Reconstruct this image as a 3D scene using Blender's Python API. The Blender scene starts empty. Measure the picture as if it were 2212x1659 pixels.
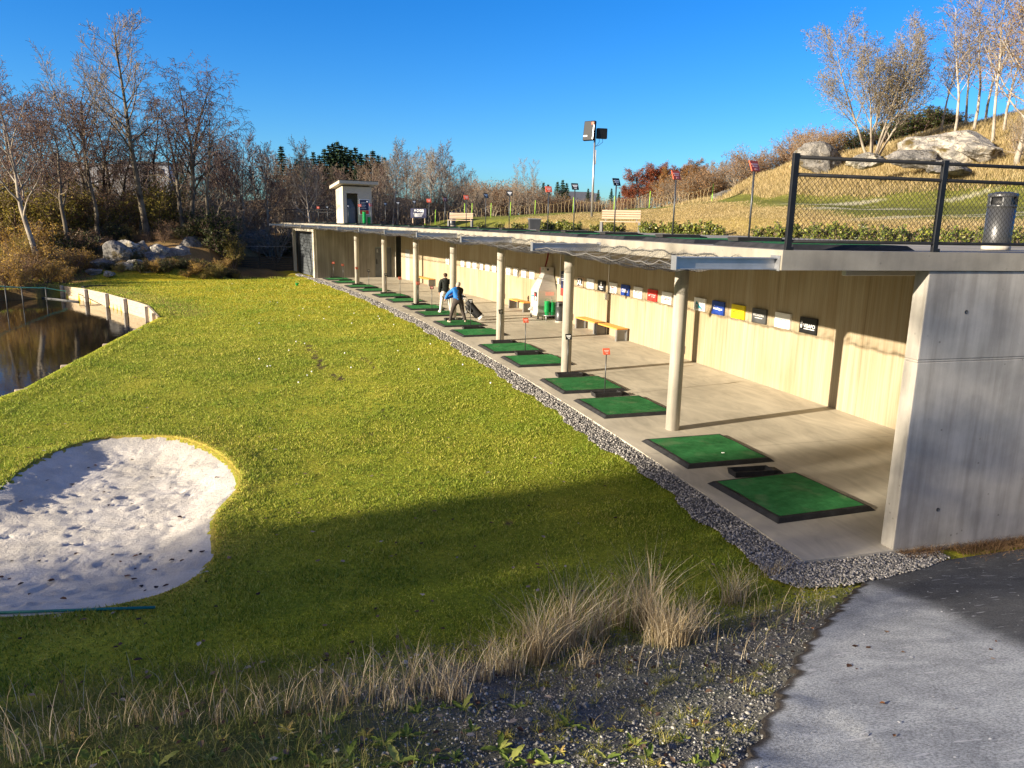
import bpy, bmesh, math, random
import numpy as np
from mathutils import Vector, Matrix
random.seed(7)
RNG = np.random.default_rng(11)
scene = bpy.context.scene
COL = scene.collection
R = math.radians

# ------------------------------------------------------------------ camera
CAM = np.array([0.0, 0.0, 4.0])
FV, CXV, CYV = 2964.5 * 2212 / 4032, 1106.0, 829.5
PITCH, ROLL = 0.20957, -0.0187
_fw = np.array([0, math.cos(PITCH), -math.sin(PITCH)])
_rt = np.array([1.0, 0, 0])
_dn = np.array([0, -math.sin(PITCH), -math.cos(PITCH)])
AX = math.cos(ROLL) * _rt + math.sin(ROLL) * _dn
AY = -math.sin(ROLL) * _rt + math.cos(ROLL) * _dn
cd = bpy.data.cameras.new('camera')
cam = bpy.data.objects.new('camera', cd)
COL.objects.link(cam)
cam.matrix_world = Matrix(((AX[0], -AY[0], -_fw[0], CAM[0]), (AX[1], -AY[1], -_fw[1], CAM[1]),
                           (AX[2], -AY[2], -_fw[2], CAM[2]), (0, 0, 0, 1)))
cd.sensor_width = 36.0
cd.lens = 36.0 * 2964.5 / 4032
cd.clip_start = 0.05
cd.clip_end = 3000
scene.camera = cam


def ray(vx, vy):
    return AX * (vx - CXV) / FV + AY * (vy - CYV) / FV + _fw


def on_z(vx, vy, z):
    d = ray(vx, vy)
    return CAM + d * ((z - CAM[2]) / d[2])


def at_r(vx, vy, r):
    d = ray(vx, vy)
    return CAM + d * (r / math.hypot(d[0], d[1]))


def az_of(vx, vy=480):
    d = ray(vx, vy)
    return math.atan2(d[0], d[1])


# ------------------------------------------------------------------ building arc: s along the front, d inwards
KAP, TH0 = 0.00452, 0.2665
RR = 1 / KAP
C0 = np.array([3.64, 8.63]) + RR * np.array([-math.cos(TH0), -math.sin(TH0)])


def P(s, d, z=0.0):
    t = TH0 + s / RR
    return (C0[0] + (RR + d) * math.cos(t), C0[1] + (RR + d) * math.sin(t), z)


def sdv(x, y):
    vx, vy = x - C0[0], y - C0[1]
    return (np.arctan2(vy, vx) - TH0) * RR, np.hypot(vx, vy) - RR


def th(s):
    return TH0 + s / RR


# ------------------------------------------------------------------ object helpers
def tag(o, label=None, cat=None, group=None, kind=None):
    if label: o['label'] = label
    if cat: o['category'] = cat
    if group: o['group'] = group
    if kind: o['kind'] = kind
    return o


def thing(name, label, cat, loc=(0, 0, 0), rz=0.0, group=None):
    o = bpy.data.objects.new(name, None)
    o.empty_display_size = 0.2
    COL.objects.link(o)
    o.location = loc
    o.rotation_euler = (0, 0, rz)
    return tag(o, label, cat, group)


def copy_tree(o, parent=None):
    c = o.copy()
    COL.objects.link(c)
    c.parent = parent
    for ch in list(o.children):
        copy_tree(ch, c)
    return c


class MB:
    def __init__(s):
        s.v, s.f, s.m, s.uv, s.sm = [], [], [], {}, []

    def add(s, vs, fs, mi=0, smooth=False, uvs=None):
        n = len(s.v)
        if uvs is not None:
            for i, u in enumerate(uvs): s.uv[n + i] = u
        s.v.extend([tuple(map(float, q)) for q in vs])
        for f in fs:
            s.f.append(tuple(i + n for i in f))
            s.m.append(mi)
            s.sm.append(smooth)

    def box(s, c, sz, rz=0.0, mi=0, M=None):
        hx, hy, hz = sz[0] / 2, sz[1] / 2, sz[2] / 2
        cs, sn = math.cos(rz), math.sin(rz)
        vs = []
        for z in (-hz, hz):
            for x, y in ((-hx, -hy), (hx, -hy), (hx, hy), (-hx, hy)):
                q = (c[0] + x * cs - y * sn, c[1] + x * sn + y * cs, c[2] + z)
                if M is not None: q = M @ Vector(q)
                vs.append(q)
        s.add(vs, [(3, 2, 1, 0), (4, 5, 6, 7), (0, 1, 5, 4), (1, 2, 6, 5), (2, 3, 7, 6), (3, 0, 4, 7)], mi)

    def bx(s, x0, x1, y0, y1, z0, z1, mi=0, M=None):
        s.box(((x0 + x1) / 2, (y0 + y1) / 2, (z0 + z1) / 2), (x1 - x0, y1 - y0, z1 - z0), 0, mi, M)

    def prism(s, poly, z0, z1, mi=0, M=None):
        n = len(poly)
        vs = [(x, y, z0) for x, y in poly] + [(x, y, z1) for x, y in poly]
        if M is not None: vs = [M @ Vector(q) for q in vs]
        fs = [tuple(range(n - 1, -1, -1)), tuple(range(n, 2 * n))]
        fs += [(i, (i + 1) % n, n + (i + 1) % n, n + i) for i in range(n)]
        s.add(vs, fs, mi)

    def loft(s, rings, mi=0, smooth=False, cap=True):
        n = len(rings[0])
        vs = [q for r_ in rings for q in r_]
        fs = []
        for k in range(len(rings) - 1):
            for i in range(n):
                j = (i + 1) % n
                fs.append((k * n + i, k * n + j, (k + 1) * n + j, (k + 1) * n + i))
        if cap:
            fs.append(tuple(range(n - 1, -1, -1)))
            fs.append(tuple(range((len(rings) - 1) * n, len(rings) * n)))
        s.add(vs, fs, mi, smooth)

    def lathe(s, prof, n=20, c=(0, 0, 0), mi=0, smooth=True, M=None):
        rings = []
        for r_, z in prof:
            ring = [(c[0] + r_ * math.cos(2 * math.pi * i / n), c[1] + r_ * math.sin(2 * math.pi * i / n), c[2] + z) for i in range(n)]
            if M is not None: ring = [M @ Vector(q) for q in ring]
            rings.append(ring)
        s.loft(rings, mi, smooth)

    def tube(s, pts, rad, n=6, mi=0, cap=True, smooth=True):
        pts = [Vector(p) for p in pts]
        if not hasattr(rad, '__len__'): rad = [rad] * len(pts)
        rings = []
        a = None
        for i, p in enumerate(pts):
            t = (pts[min(i + 1, len(pts) - 1)] - pts[max(i - 1, 0)])
            if t.length < 1e-9: t = Vector((0, 0, 1))
            t.normalize()
            if a is None:
                a = t.orthogonal().normalized()
            else:
                a = a - t * a.dot(t)
                a = a.normalized() if a.length > 1e-6 else t.orthogonal().normalized()
            b = t.cross(a)
            rings.append([p + (a * math.cos(2 * math.pi * k / n) + b * math.sin(2 * math.pi * k / n)) * rad[i] for k in range(n)])
        s.loft(rings, mi, smooth, cap)

    def arc(s, prof, s0, s1, ds=1.0, mi=0, cap=True):
        """closed profile [(d,z)] swept along the building arc, uv = (s, perimeter)"""
        n = len(prof)
        k = max(1, int(math.ceil((s1 - s0) / ds)))
        per = [0.0]
        for i in range(n):
            a, b = prof[i], prof[(i + 1) % n]
            per.append(per[-1] + math.hypot(b[0] - a[0], b[1] - a[1]))
        for i in range(n):
            a, b = prof[i], prof[(i + 1) % n]
            vs, uv, fs = [], [], []
            for j in range(k + 1):
                sj = s0 + (s1 - s0) * j / k
                vs += [P(sj, *a), P(sj, *b)]
                ua, ub = (per[i], per[i + 1])
                if abs(a[0] - b[0]) < 1e-6: ua, ub = a[1], b[1]
                uv += [(sj, ua), (sj, ub)]
                if j < k: fs.append((2 * j, 2 * j + 1, 2 * j + 3, 2 * j + 2))
            s.add(vs, fs, mi, False, uv)
        if cap:
            s.add([P(s0, *q) for q in prof], [tuple(range(n))], mi, False, [(q[0], q[1]) for q in prof])
            s.add([P(s1, *q) for q in prof], [tuple(range(n - 1, -1, -1))], mi, False, [(q[0], q[1]) for q in prof])

    def build(s, name, mats, parent=None, bevel=0.0, fix=True):
        me = bpy.data.meshes.new(name)
        me.from_pydata(s.v, [], s.f)
        if not isinstance(mats, (list, tuple)): mats = [mats]
        for m in mats: me.materials.append(m)
        me.polygons.foreach_set('material_index', s.m)
        me.polygons.foreach_set('use_smooth', s.sm)
        if s.uv:
            ul = me.uv_layers.new(name='UVMap')
            idx = np.zeros(len(me.loops), dtype=np.int32)
            me.loops.foreach_get('vertex_index', idx)
            arr = np.array([s.uv.get(int(i), (0, 0)) for i in idx], dtype=np.float32)
            ul.data.foreach_set('uv', arr.ravel())
        if fix:
            bm = bmesh.new()
            bm.from_mesh(me)
            bmesh.ops.recalc_face_normals(bm, faces=bm.faces)
            bm.to_mesh(me)
            bm.free()
        me.update()
        o = bpy.data.objects.new(name, me)
        COL.objects.link(o)
        if parent: o.parent = parent
        if bevel:
            b = o.modifiers.new('bevel', 'BEVEL')
            b.width = bevel
            b.segments = 2
            b.limit_method = 'ANGLE'
        return o


def np_mesh(name, verts, faces, mats, parent=None, smooth=False, attr=None):
    """fast mesh from numpy arrays (faces all the same size)"""
    me = bpy.data.meshes.new(name)
    nv, (nf, k) = len(verts), faces.shape
    me.vertices.add(nv)
    me.vertices.foreach_set('co', np.ascontiguousarray(verts, dtype=np.float32).ravel())
    me.loops.add(nf * k)
    me.loops.foreach_set('vertex_index', np.ascontiguousarray(faces, dtype=np.int32).ravel())
    me.polygons.add(nf)
    me.polygons.foreach_set('loop_start', np.arange(0, nf * k, k, dtype=np.int32))
    try:
        me.polygons.foreach_set('loop_total', np.full(nf, k, dtype=np.int32))
    except Exception:
        pass
    if smooth:
        me.polygons.foreach_set('use_smooth', np.ones(nf, dtype=bool))
    me.update(calc_edges=True)
    me.validate()
    if not isinstance(mats, (list, tuple)): mats = [mats]
    for m in mats: me.materials.append(m)
    if attr is not None:
        a = me.color_attributes.new('zone', 'FLOAT_COLOR', 'POINT')
        a.data.foreach_set('color', np.ascontiguousarray(attr, dtype=np.float32).ravel())
    if name is None: return me
    o = bpy.data.objects.new(name, me)
    COL.objects.link(o)
    if parent: o.parent = parent
    return o


# ------------------------------------------------------------------ materials
def new_mat(name):
    m = bpy.data.materials.new(name)
    m.use_nodes = True
    nt = m.node_tree
    b = nt.nodes['Principled BSDF']
    b.inputs['Specular IOR Level'].default_value = 0.3
    return m, nt, b


def N(nt, typ, **kw):
    n = nt.nodes.new(typ)
    for k, v in kw.items(): setattr(n, k, v)
    return n


def ramp(nt, stops, fac):
    r_ = N(nt, 'ShaderNodeValToRGB')
    el = r_.color_ramp.elements
    el[0].position, el[0].color = stops[0][0], (*stops[0][1], 1)
    el[1].position, el[1].color = stops[-1][0], (*stops[-1][1], 1)
    for p_, c_ in stops[1:-1]:
        e = el.new(p_)
        e.color = (*c_, 1)
    nt.links.new(fac, r_.inputs['Fac'])
    return r_.outputs['Color']


def coords(nt, coord='Object', scale=(1, 1, 1)):
    tc = N(nt, 'ShaderNodeTexCoord')
    mp = N(nt, 'ShaderNodeMapping')
    mp.inputs['Scale'].default_value = scale
    nt.links.new(tc.outputs[coord], mp.inputs['Vector'])
    return mp.outputs['Vector']


def noise(nt, vec, scale, detail=4, rough=.55, dist=0.0):
    n = N(nt, 'ShaderNodeTexNoise')
    n.inputs['Scale'].default_value = scale
    n.inputs['Detail'].default_value = detail
    n.inputs['Roughness'].default_value = rough
    n.inputs['Distortion'].default_value = dist
    nt.links.new(vec, n.inputs['Vector'])
    return n.outputs['Fac']


def mul(nt, a, b, fac=1.0, mode='MULTIPLY'):
    m = N(nt, 'ShaderNodeMix', data_type='RGBA', blend_type=mode)
    if isinstance(fac, float): m.inputs[0].default_value = fac
    else: nt.links.new(fac, m.inputs[0])
    for s_, i in ((a, 6), (b, 7)):
        if isinstance(s_, tuple): m.inputs[i].default_value = (*s_, 1)
        else: nt.links.new(s_, m.inputs[i])
    return m.outputs[2]


def bump(nt, b, h, strength=.3, dist=.02):
    bp = N(nt, 'ShaderNodeBump')
    bp.inputs['Strength'].default_value = strength
    bp.inputs['Distance'].default_value = dist
    nt.links.new(h, bp.inputs['Height'])
    nt.links.new(bp.outputs['Normal'], b.inputs['Normal'])


def mat(name, c1, c2=None, scale=6.0, rough=.7, metal=0.0, stretch=(1, 1, 1), coord='Object', bmp=0.0, bscale=None, detail=5, spec=.3, lo=.3, hi=.7):
    m, nt, b = new_mat(name)
    b.inputs['Roughness'].default_value = rough
    b.inputs['Metallic'].default_value = metal
    b.inputs['Specular IOR Level'].default_value = spec
    if c2 is None: c2 = tuple(min(1, v * 1.12) for v in c1); c1 = tuple(v * .88 for v in c1)
    v = coords(nt, coord, stretch)
    f = noise(nt, v, scale, detail)
    nt.links.new(ramp(nt, [(lo, c1), (hi, c2)], f), b.inputs['Base Color'])
    if bmp:
        bump(nt, b, noise(nt, v, bscale or scale * 4, 4), bmp)
    return m


def mat_island(name, stops, rough=.7, trans=0.0, spec=.2, big=None):
    """colour picked per loose piece (blade, leaf, stone)"""
    m, nt, b = new_mat(name)
    b.inputs['Roughness'].default_value = rough
    b.inputs['Specular IOR Level'].default_value = spec
    g = N(nt, 'ShaderNodeNewGeometry')
    c = ramp(nt, stops, g.outputs['Random Per Island'])
    if big:
        v = coords(nt, 'Object')
        n_ = noise(nt, v, big[0], 3)
        c = mul(nt, c, ramp(nt, [(.3, big[1]), (.7, big[2])], n_), 1.0)
    nt.links.new(c, b.inputs['Base Color'])
    if trans:
        out = nt.nodes['Material Output']
        t = N(nt, 'ShaderNodeBsdfTranslucent')
        nt.links.new(c, t.inputs['Color'])
        mx = N(nt, 'ShaderNodeMixShader')
        mx.inputs[0].default_value = trans
        nt.links.new(b.outputs[0], mx.inputs[1])
        nt.links.new(t.outputs[0], mx.inputs[2])
        nt.links.new(mx.outputs[0], out.inputs[0])
    return m


M = {}
M['black_metal'] = mat('black_metal', (.012, .013, .015), (.02, .021, .024), 8, .45, .3)
M['rubber'] = mat('rubber', (.016, .016, .017), (.035, .035, .037), 9, .75, bmp=.15)
def turf_mat():
    m, nt, b = new_mat('turf_mat')
    b.inputs['Roughness'].default_value = .9
    b.inputs['Specular IOR Level'].default_value = .15
    v = coords(nt, 'Object')
    oi = N(nt, 'ShaderNodeObjectInfo')
    ad = N(nt, 'ShaderNodeVectorMath', operation='ADD')
    nt.links.new(v, ad.inputs[0]); nt.links.new(oi.outputs['Location'], ad.inputs[1])
    c = ramp(nt, [(.3, (.014, .125, .032)), (.7, (.038, .21, .06))], noise(nt, ad.outputs[0], 9, 6, .65))
    c = mul(nt, c, ramp(nt, [(.35, (.78, .82, .8)), (.62, (1.3, 1.12, 1.25))], noise(nt, ad.outputs[0], 1.6, 4, .6, .6)))
    c = mul(nt, c, (.13, .21, .1), ramp(nt, [(.56, (0, 0, 0)), (.72, (.6, .6, .6))], noise(nt, ad.outputs[0], 2.3, 3, .5)), 'MIX')
    c = mul(nt, c, ramp(nt, [(.3, (.85, .85, .85)), (.7, (1.15, 1.15, 1.15))], oi.outputs['Random']))
    nt.links.new(c, b.inputs['Base Color'])
    bump(nt, b, noise(nt, v, 220, 4, .7), .6, .01)
    return m


M['turf_mat'] = turf_mat()
M['steel'] = mat('galvanised_steel', (.36, .37, .39), (.5, .51, .53), 5, .42, .75)
M['stainless'] = mat('brushed_steel', (.5, .48, .45), (.62, .6, .57), 4, .45, .35, stretch=(1, 1, 6))
M['dark_steel'] = mat('dark_steel', (.06, .065, .07), (.1, .105, .11), 5, .4, .6)
M['grey_paint'] = mat('grey_paint', (.16, .17, .18), (.2, .21, .22), 4, .5)
M['white'] = mat('white_panel', (.74, .74, .73), (.82, .82, .81), 3, .5)
M['black'] = mat('black_panel', (.012, .013, .015), (.02, .02, .022), 3, .5)
M['sign_red'] = mat('red_panel', (.62, .035, .03), (.72, .05, .04), 3, .5)
M['tee_red'] = mat('orange_red_plate', (.68, .09, .04), (.78, .13, .06), 3, .5)
M['sign_blue'] = mat('blue_panel', (.014, .05, .3), (.02, .065, .36), 3, .45)
M['sign_navy'] = mat('navy_panel', (.02, .025, .07), (.03, .035, .09), 3, .5)
M['sign_yellow'] = mat('yellow_panel', (.72, .58, .012), (.8, .65, .02), 3, .5)
M['sign_slate'] = mat('slate_panel', (.06, .063, .066), (.085, .088, .09), 3, .5)
M['sign_grey'] = mat('grey_print', (.3, .31, .31), (.36, .37, .37), 3, .6)
M['print_white'] = mat('white_print', (.78, .78, .77), (.84, .84, .83), 3, .6)
M['print_black'] = mat('black_print', (.015, .015, .015), (.025, .025, .025), 3, .6)
M['print_red'] = mat('red_print', (.6, .03, .03), (.7, .05, .05), 3, .6)
M['print_grey'] = mat('soft_grey_print', (.14, .15, .16), (.2, .21, .22), 3, .6)
M['print_teal'] = mat('teal_print', (.02, .13, .2), (.05, .3, .38), 9, .6)
M['print_green'] = mat('green_print', (.2, .55, .08), (.28, .62, .12), 9, .6)
M['print_pink'] = mat('pale_red_print', (.85, .42, .36), (.9, .5, .44), 9, .6)
M['bench_wood'] = mat('orange_slats', (.62, .25, .05), (.78, .36, .08), 3, .55, stretch=(8, .6, 8), bmp=.1)
M['weather_wood'] = mat('pale_slats', (.42, .3, .2), (.56, .42, .3), 4, .6, stretch=(8, .6, 8), bmp=.1)
M['leg_grey'] = mat('grey_steel_panel', (.19, .19, .19), (.25, .245, .24), 3, .5, .2)
M['basket_green'] = mat('green_plastic', (.01, .34, .09), (.03, .48, .15), 6, .35, spec=.5)
M['red_hose'] = mat('red_hose', (.2, .015, .03), (.28, .03, .04), 6, .5)
M['glass_dark'] = mat('dark_opening', (.008, .009, .011), (.014, .015, .017), 3, .5)
M['lamp_white'] = mat('lamp_cover', (.75, .74, .72), (.8, .79, .77), 3, .4)
M['stake'] = mat('lime_stake', (.28, .6, .03), (.4, .72, .06), 3, .5)
M['net_tan'] = mat('tan_net', (.3, .23, .12), (.4, .31, .17), 3, .8)
M['net_grey'] = mat_island('grey_net', [(0, (.05, .052, .055)), (.5, (.10, .10, .102)), (1, (.2, .19, .18))], .8)
M['ball_white'] = mat('ball_white', (.75, .76, .74), (.82, .82, .8), 5, .4)
M['ball_yellow'] = mat('ball_yellow', (.7, .7, .08), (.8, .78, .12), 5, .4)


def concrete(name, c1, c2, stretch=(1, 1, 1), coord='Object', pits=.5, streak=None, rough=.85, big=.5):
    m, nt, b = new_mat(name)
    b.inputs['Roughness'].default_value = rough
    v = coords(nt, coord, stretch)
    v0 = coords(nt, coord)
    f = noise(nt, v, 1.6, 8, .62)
    c = ramp(nt, [(.28, c1), (.72, c2)], f)
    f2 = noise(nt, v0, big, 3, .5, 1.0)
    c = mul(nt, c, ramp(nt, [(.35, (.82, .82, .84)), (.65, (1.05, 1.04, 1.02))], f2))
    vo = N(nt, 'ShaderNodeTexVoronoi', feature='F1')
    vo.inputs['Scale'].default_value = 9.0
    nt.links.new(v0, vo.inputs['Vector'])
    pit = ramp(nt, [(0.0, (.45, .45, .45)), (.10, (.55, .55, .55)), (.16, (1, 1, 1))], vo.outputs['Distance'])
    sel = ramp(nt, [(.55, (0, 0, 0)), (.62, (1, 1, 1))], noise(nt, v0, 4.0, 2))
    c = mul(nt, c, mul(nt, (1, 1, 1), pit, sel, 'MIX'), pits)
    if streak:
        f3 = noise(nt, coords(nt, coord, streak), 1.0, 6, .6)
        c = mul(nt, c, ramp(nt, [(.35, (.7, .68, .66)), (.6, (1.03, 1.02, 1.0))], f3), .8)
    nt.links.new(c, b.inputs['Base Color'])
    bump(nt, b, noise(nt, v0, 30, 5), .15, .01)
    return m


M['concrete_wall'] = concrete('grey_concrete', (.36, .345, .31), (.55, .525, .475), streak=(7, 7, .5), pits=.8)
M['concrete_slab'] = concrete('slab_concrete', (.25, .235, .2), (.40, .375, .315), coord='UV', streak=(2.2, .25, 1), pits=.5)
M['concrete_column'] = concrete('column_concrete', (.46, .43, .37), (.62, .58, .5), stretch=(2, 2, 1), streak=(9, 9, .5), pits=.6)


def board_wall(name, cols, dark):
    m, nt, b = new_mat(name)
    b.inputs['Roughness'].default_value = .85
    v = coords(nt, 'UV', (9.0, .22, 1))
    f = noise(nt, v, 1.0, 7, .62)
    c = ramp(nt, cols, f)
    v2 = coords(nt, 'UV', (34.0, .5, 1))
    c = mul(nt, c, ramp(nt, [(.3, (.8, .79, .77)), (.7, (1.08, 1.06, 1.04))], noise(nt, v2, 1.0, 4)))
    v3 = coords(nt, 'UV', (.8, .3, 1))
    c = mul(nt, c, ramp(nt, [(.35, dark), (.6, (1, 1, 1))], noise(nt, v3, 1.0, 4, .5, .6)))
    # joints between boards
    sx = N(nt, 'ShaderNodeSeparateXYZ')
    nt.links.new(coords(nt, 'UV'), sx.inputs[0])
    for per, w in ((.148, .04), (3.02, .006)):
        a = N(nt, 'ShaderNodeMath', operation='DIVIDE'); a.inputs[1].default_value = per
        nt.links.new(sx.outputs[0], a.inputs[0])
        fr = N(nt, 'ShaderNodeMath', operation='FRACT'); nt.links.new(a.outputs[0], fr.inputs[0])
        c = mul(nt, c, ramp(nt, [(0, (.72, .7, .68)), (w, (1, 1, 1))], fr.outputs[0]))
    nt.links.new(c, b.inputs['Base Color'])
    bump(nt, b, noise(nt, v2, 1.0, 5), .25, .01)
    return m


M['board_wall'] = board_wall('board_marked_wall', [(.25, (.25, .19, .12)), (.42, (.36, .295, .195)), (.55, (.39, .335, .24)), (.75, (.45, .385, .265))], (.84, .8, .72))
M['board_grey'] = board_wall('grey_board_wall', [(.25, (.2, .18, .15)), (.45, (.3, .28, .24)), (.6, (.36, .34, .3)), (.8, (.42, .4, .36))], (.7, .68, .66))


def floor_mat():
    m, nt, b = new_mat('floor_concrete')
    b.inputs['Roughness'].default_value = .6
    b.inputs['Specular IOR Level'].default_value = .35
    v = coords(nt, 'UV', (.6, 1.6, 1))
    f = noise(nt, v, 1.3, 7, .62, 1.6)
    c = ramp(nt, [(.3, (.41, .375, .305)), (.5, (.52, .475, .385)), (.7, (.61, .555, .45))], f)
    c = mul(nt, c, ramp(nt, [(.35, (.8, .8, .8)), (.6, (1.03, 1.03, 1.03))], noise(nt, coords(nt, 'UV'), .35, 4, .5, 1.2)))
    sx = N(nt, 'ShaderNodeSeparateXYZ')
    nt.links.new(coords(nt, 'UV'), sx.inputs[0])
    a = N(nt, 'ShaderNodeMath', operation='ADD'); a.inputs[1].default_value = 1.55
    nt.links.new(sx.outputs[0], a.inputs[0])
    a2 = N(nt, 'ShaderNodeMath', operation='DIVIDE'); a2.inputs[1].default_value = 6.05
    nt.links.new(a.outputs[0], a2.inputs[0])
    fr = N(nt, 'ShaderNodeMath', operation='FRACT'); nt.links.new(a2.outputs[0], fr.inputs[0])
    c = mul(nt, c, ramp(nt, [(0, (.45, .43, .4)), (.004, (1, 1, 1))], fr.outputs[0]))
    nt.links.new(c, b.inputs['Base Color'])
    bump(nt, b, noise(nt, coords(nt, 'UV'), 60, 4), .08, .005)
    return m


M['floor'] = floor_mat()


def text_shape(txt, size, bold=0.0):
    cu = bpy.data.curves.new('t', 'FONT')
    cu.body = txt
    cu.size = size
    cu.align_x = 'CENTER'
    cu.align_y = 'CENTER'
    cu.offset = bold
    cu.resolution_u = 3
    o = bpy.data.objects.new('t', cu)
    COL.objects.link(o)
    dg = bpy.context.evaluated_depsgraph_get()
    me = bpy.data.meshes.new_from_object(o.evaluated_get(dg))
    vs = [tuple(v.co) for v in me.vertices]
    fs = [tuple(p.vertices) for p in me.polygons]
    bpy.data.objects.remove(o)
    bpy.data.curves.remove(cu)
    bpy.data.meshes.remove(me)
    return vs, fs

# ------------------------------------------------------------------ shapes that need evaluating are made first, while the scene is empty
_TXT = {}
_text_raw = text_shape


def text_shape(txt, size, bold=0.0):
    k = (txt, size, bold)
    if k not in _TXT: _TXT[k] = _text_raw(txt, size, bold)
    return _TXT[k]


for _t in (('VISAFO', .12, .003), ('AIDER', .14, .0), ('POLARDRIX', .085, .0), ('MISTROL', .125, .0), ('Nistad Bygg as', .085, .003), ('Canon', .15, .003), ('Din Sparebank', .06, .0), ('din tryggleik', .05, .0),
           ('Ryger', .15, .0), ('Olden', .16, .006), ('Tekst as', .09, .004), ('FORUS-AS', .07, .004), ('Teknologi', .055, .003), ('1', .17, .004), ('XL', .32, .012), ('5', .4, .01), ('OGSJ', .26, .012)):
    text_shape(*_t)


def skin(name, chains, m, sub=2):
    """chains: list of [(x,y,z,r), ...]; points with the same position are shared. one continuous surface"""
    vs, rad, es, key = [], [], [], {}

    def vid(q):
        k = tuple(round(c, 4) for c in q[:3])
        if k not in key:
            key[k] = len(vs)
            vs.append(q[:3])
            rad.append(q[3] if hasattr(q[3], '__len__') else (q[3], q[3]))
        return key[k]
    for ch in chains:
        ids = [vid(q) for q in ch]
        for a, b_ in zip(ids[:-1], ids[1:]):
            if a != b_: es.append((a, b_))
    me = bpy.data.meshes.new('sk')
    me.from_pydata(vs, es, [])
    o = bpy.data.objects.new('sk', me)
    COL.objects.link(o)
    o.modifiers.new('skin', 'SKIN').use_smooth_shade = True
    if not me.skin_vertices:
        bpy.context.view_layer.objects.active = o
        bpy.ops.mesh.customdata_skin_add()
    for i, sv in enumerate(me.skin_vertices[0].data):
        sv.radius = rad[i]
        sv.use_root = (i == 0)
    ss = o.modifiers.new('sub', 'SUBSURF'); ss.levels = sub; ss.render_levels = sub
    dg = bpy.context.evaluated_depsgraph_get()
    res = bpy.data.meshes.new_from_object(o.evaluated_get(dg))
    bpy.data.objects.remove(o)
    res.name = name
    res.materials.clear()
    res.materials.append(m)
    for p_ in res.polygons: p_.use_smooth = True
    r_ = bpy.data.objects.new(name, res)
    COL.objects.link(r_)
    return r_


M['skin'] = mat('skin', (.50, .30, .22), (.58, .36, .27), 12, .6)
M['hair_brown'] = mat('brown_hair', (.035, .018, .01), (.07, .036, .02), 40, .6, bmp=.3)
M['hair_grey'] = mat('grey_hair', (.3, .27, .24), (.42, .39, .35), 40, .7, bmp=.3)
M['sweater'] = mat('dark_sweater', (.018, .022, .021), (.032, .037, .035), 14, .9, bmp=.3)
M['white_trousers'] = mat('white_trousers', (.62, .59, .54), (.74, .71, .66), 9, .85, bmp=.3)
M['blue_jacket'] = mat('blue_jacket', (.012, .13, .46), (.02, .19, .6), 9, .7, bmp=.25)
M['grey_trousers'] = mat('grey_trousers', (.045, .036, .032), (.07, .056, .05), 9, .85, bmp=.3)
M['shoe_white'] = mat('pale_shoe', (.6, .58, .46), (.7, .68, .55), 9, .6)
M['shoe_tan'] = mat('tan_shoe', (.42, .35, .27), (.5, .43, .33), 9, .6)
M['belt'] = mat('black_cloth', (.014, .014, .015), (.022, .022, .024), 9, .7)


def hand(wr, dr, up, side, curl=.6, s=1.0):
    """five fingers and a thumb rooted in a palm; dr = pointing direction, up = back of the hand, side = thumb side"""
    wr, dr, up, side = Vector(wr), Vector(dr).normalized(), Vector(up).normalized(), Vector(side).normalized()
    pc = wr + dr * .05 * s
    ch = [[(*wr, .026), (*pc, (.036, .02))]]
    for k, (o_, l_) in enumerate(((.026, .075), (.009, .085), (-.009, .08), (-.026, .062))):
        b0 = pc + dr * .04 * s + side * o_
        b1 = b0 + (dr * math.cos(curl) - up * math.sin(curl)) * l_ * .55 * s
        b2 = b1 + (dr * math.cos(curl * 2.2) - up * math.sin(curl * 2.2)) * l_ * .5 * s
        ch.append([(*pc, (.036, .02)), (*b0, .0095), (*b1, .009), (*b2, .0075)])
    t0 = pc - dr * .02 + side * .03
    ch.append([(*pc, (.036, .02)), (*t0, .013), (*(t0 + side * .025 + dr * .025 - up * .01), .0105), (*(t0 + side * .022 + dr * .055 - up * .02), .009)])
    return ch


def head_chain(nk, hc, fw, sideways):
    """neck to crown, with nose, chin and ears"""
    nk, hc, fw, sd_ = Vector(nk), Vector(hc), Vector(fw).normalized(), Vector(sideways).normalized()
    up = (hc - nk).normalized()
    top = hc + up * .085
    ch = [[(*nk, .058), (*(nk.lerp(hc, .55) + fw * .005), .062), (*hc, (.082, .098)), (*top, (.055, .065))],
          [(*hc, (.082, .098)), (*(hc + fw * .085 - up * .015), .02), (*(hc + fw * .112 - up * .03), .012)],
          [(*(nk.lerp(hc, .55) + fw * .005), .062), (*(nk.lerp(hc, .5) + fw * .07), .035)]]
    for q in (1, -1):
        ch.append([(*hc, (.082, .098)), (*(hc + sd_ * .082 * q - up * .02), .016), (*(hc + sd_ * .095 * q - up * .0), .014)])
    return ch


def limb(*pts): return [tuple(p) for p in pts]


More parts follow.
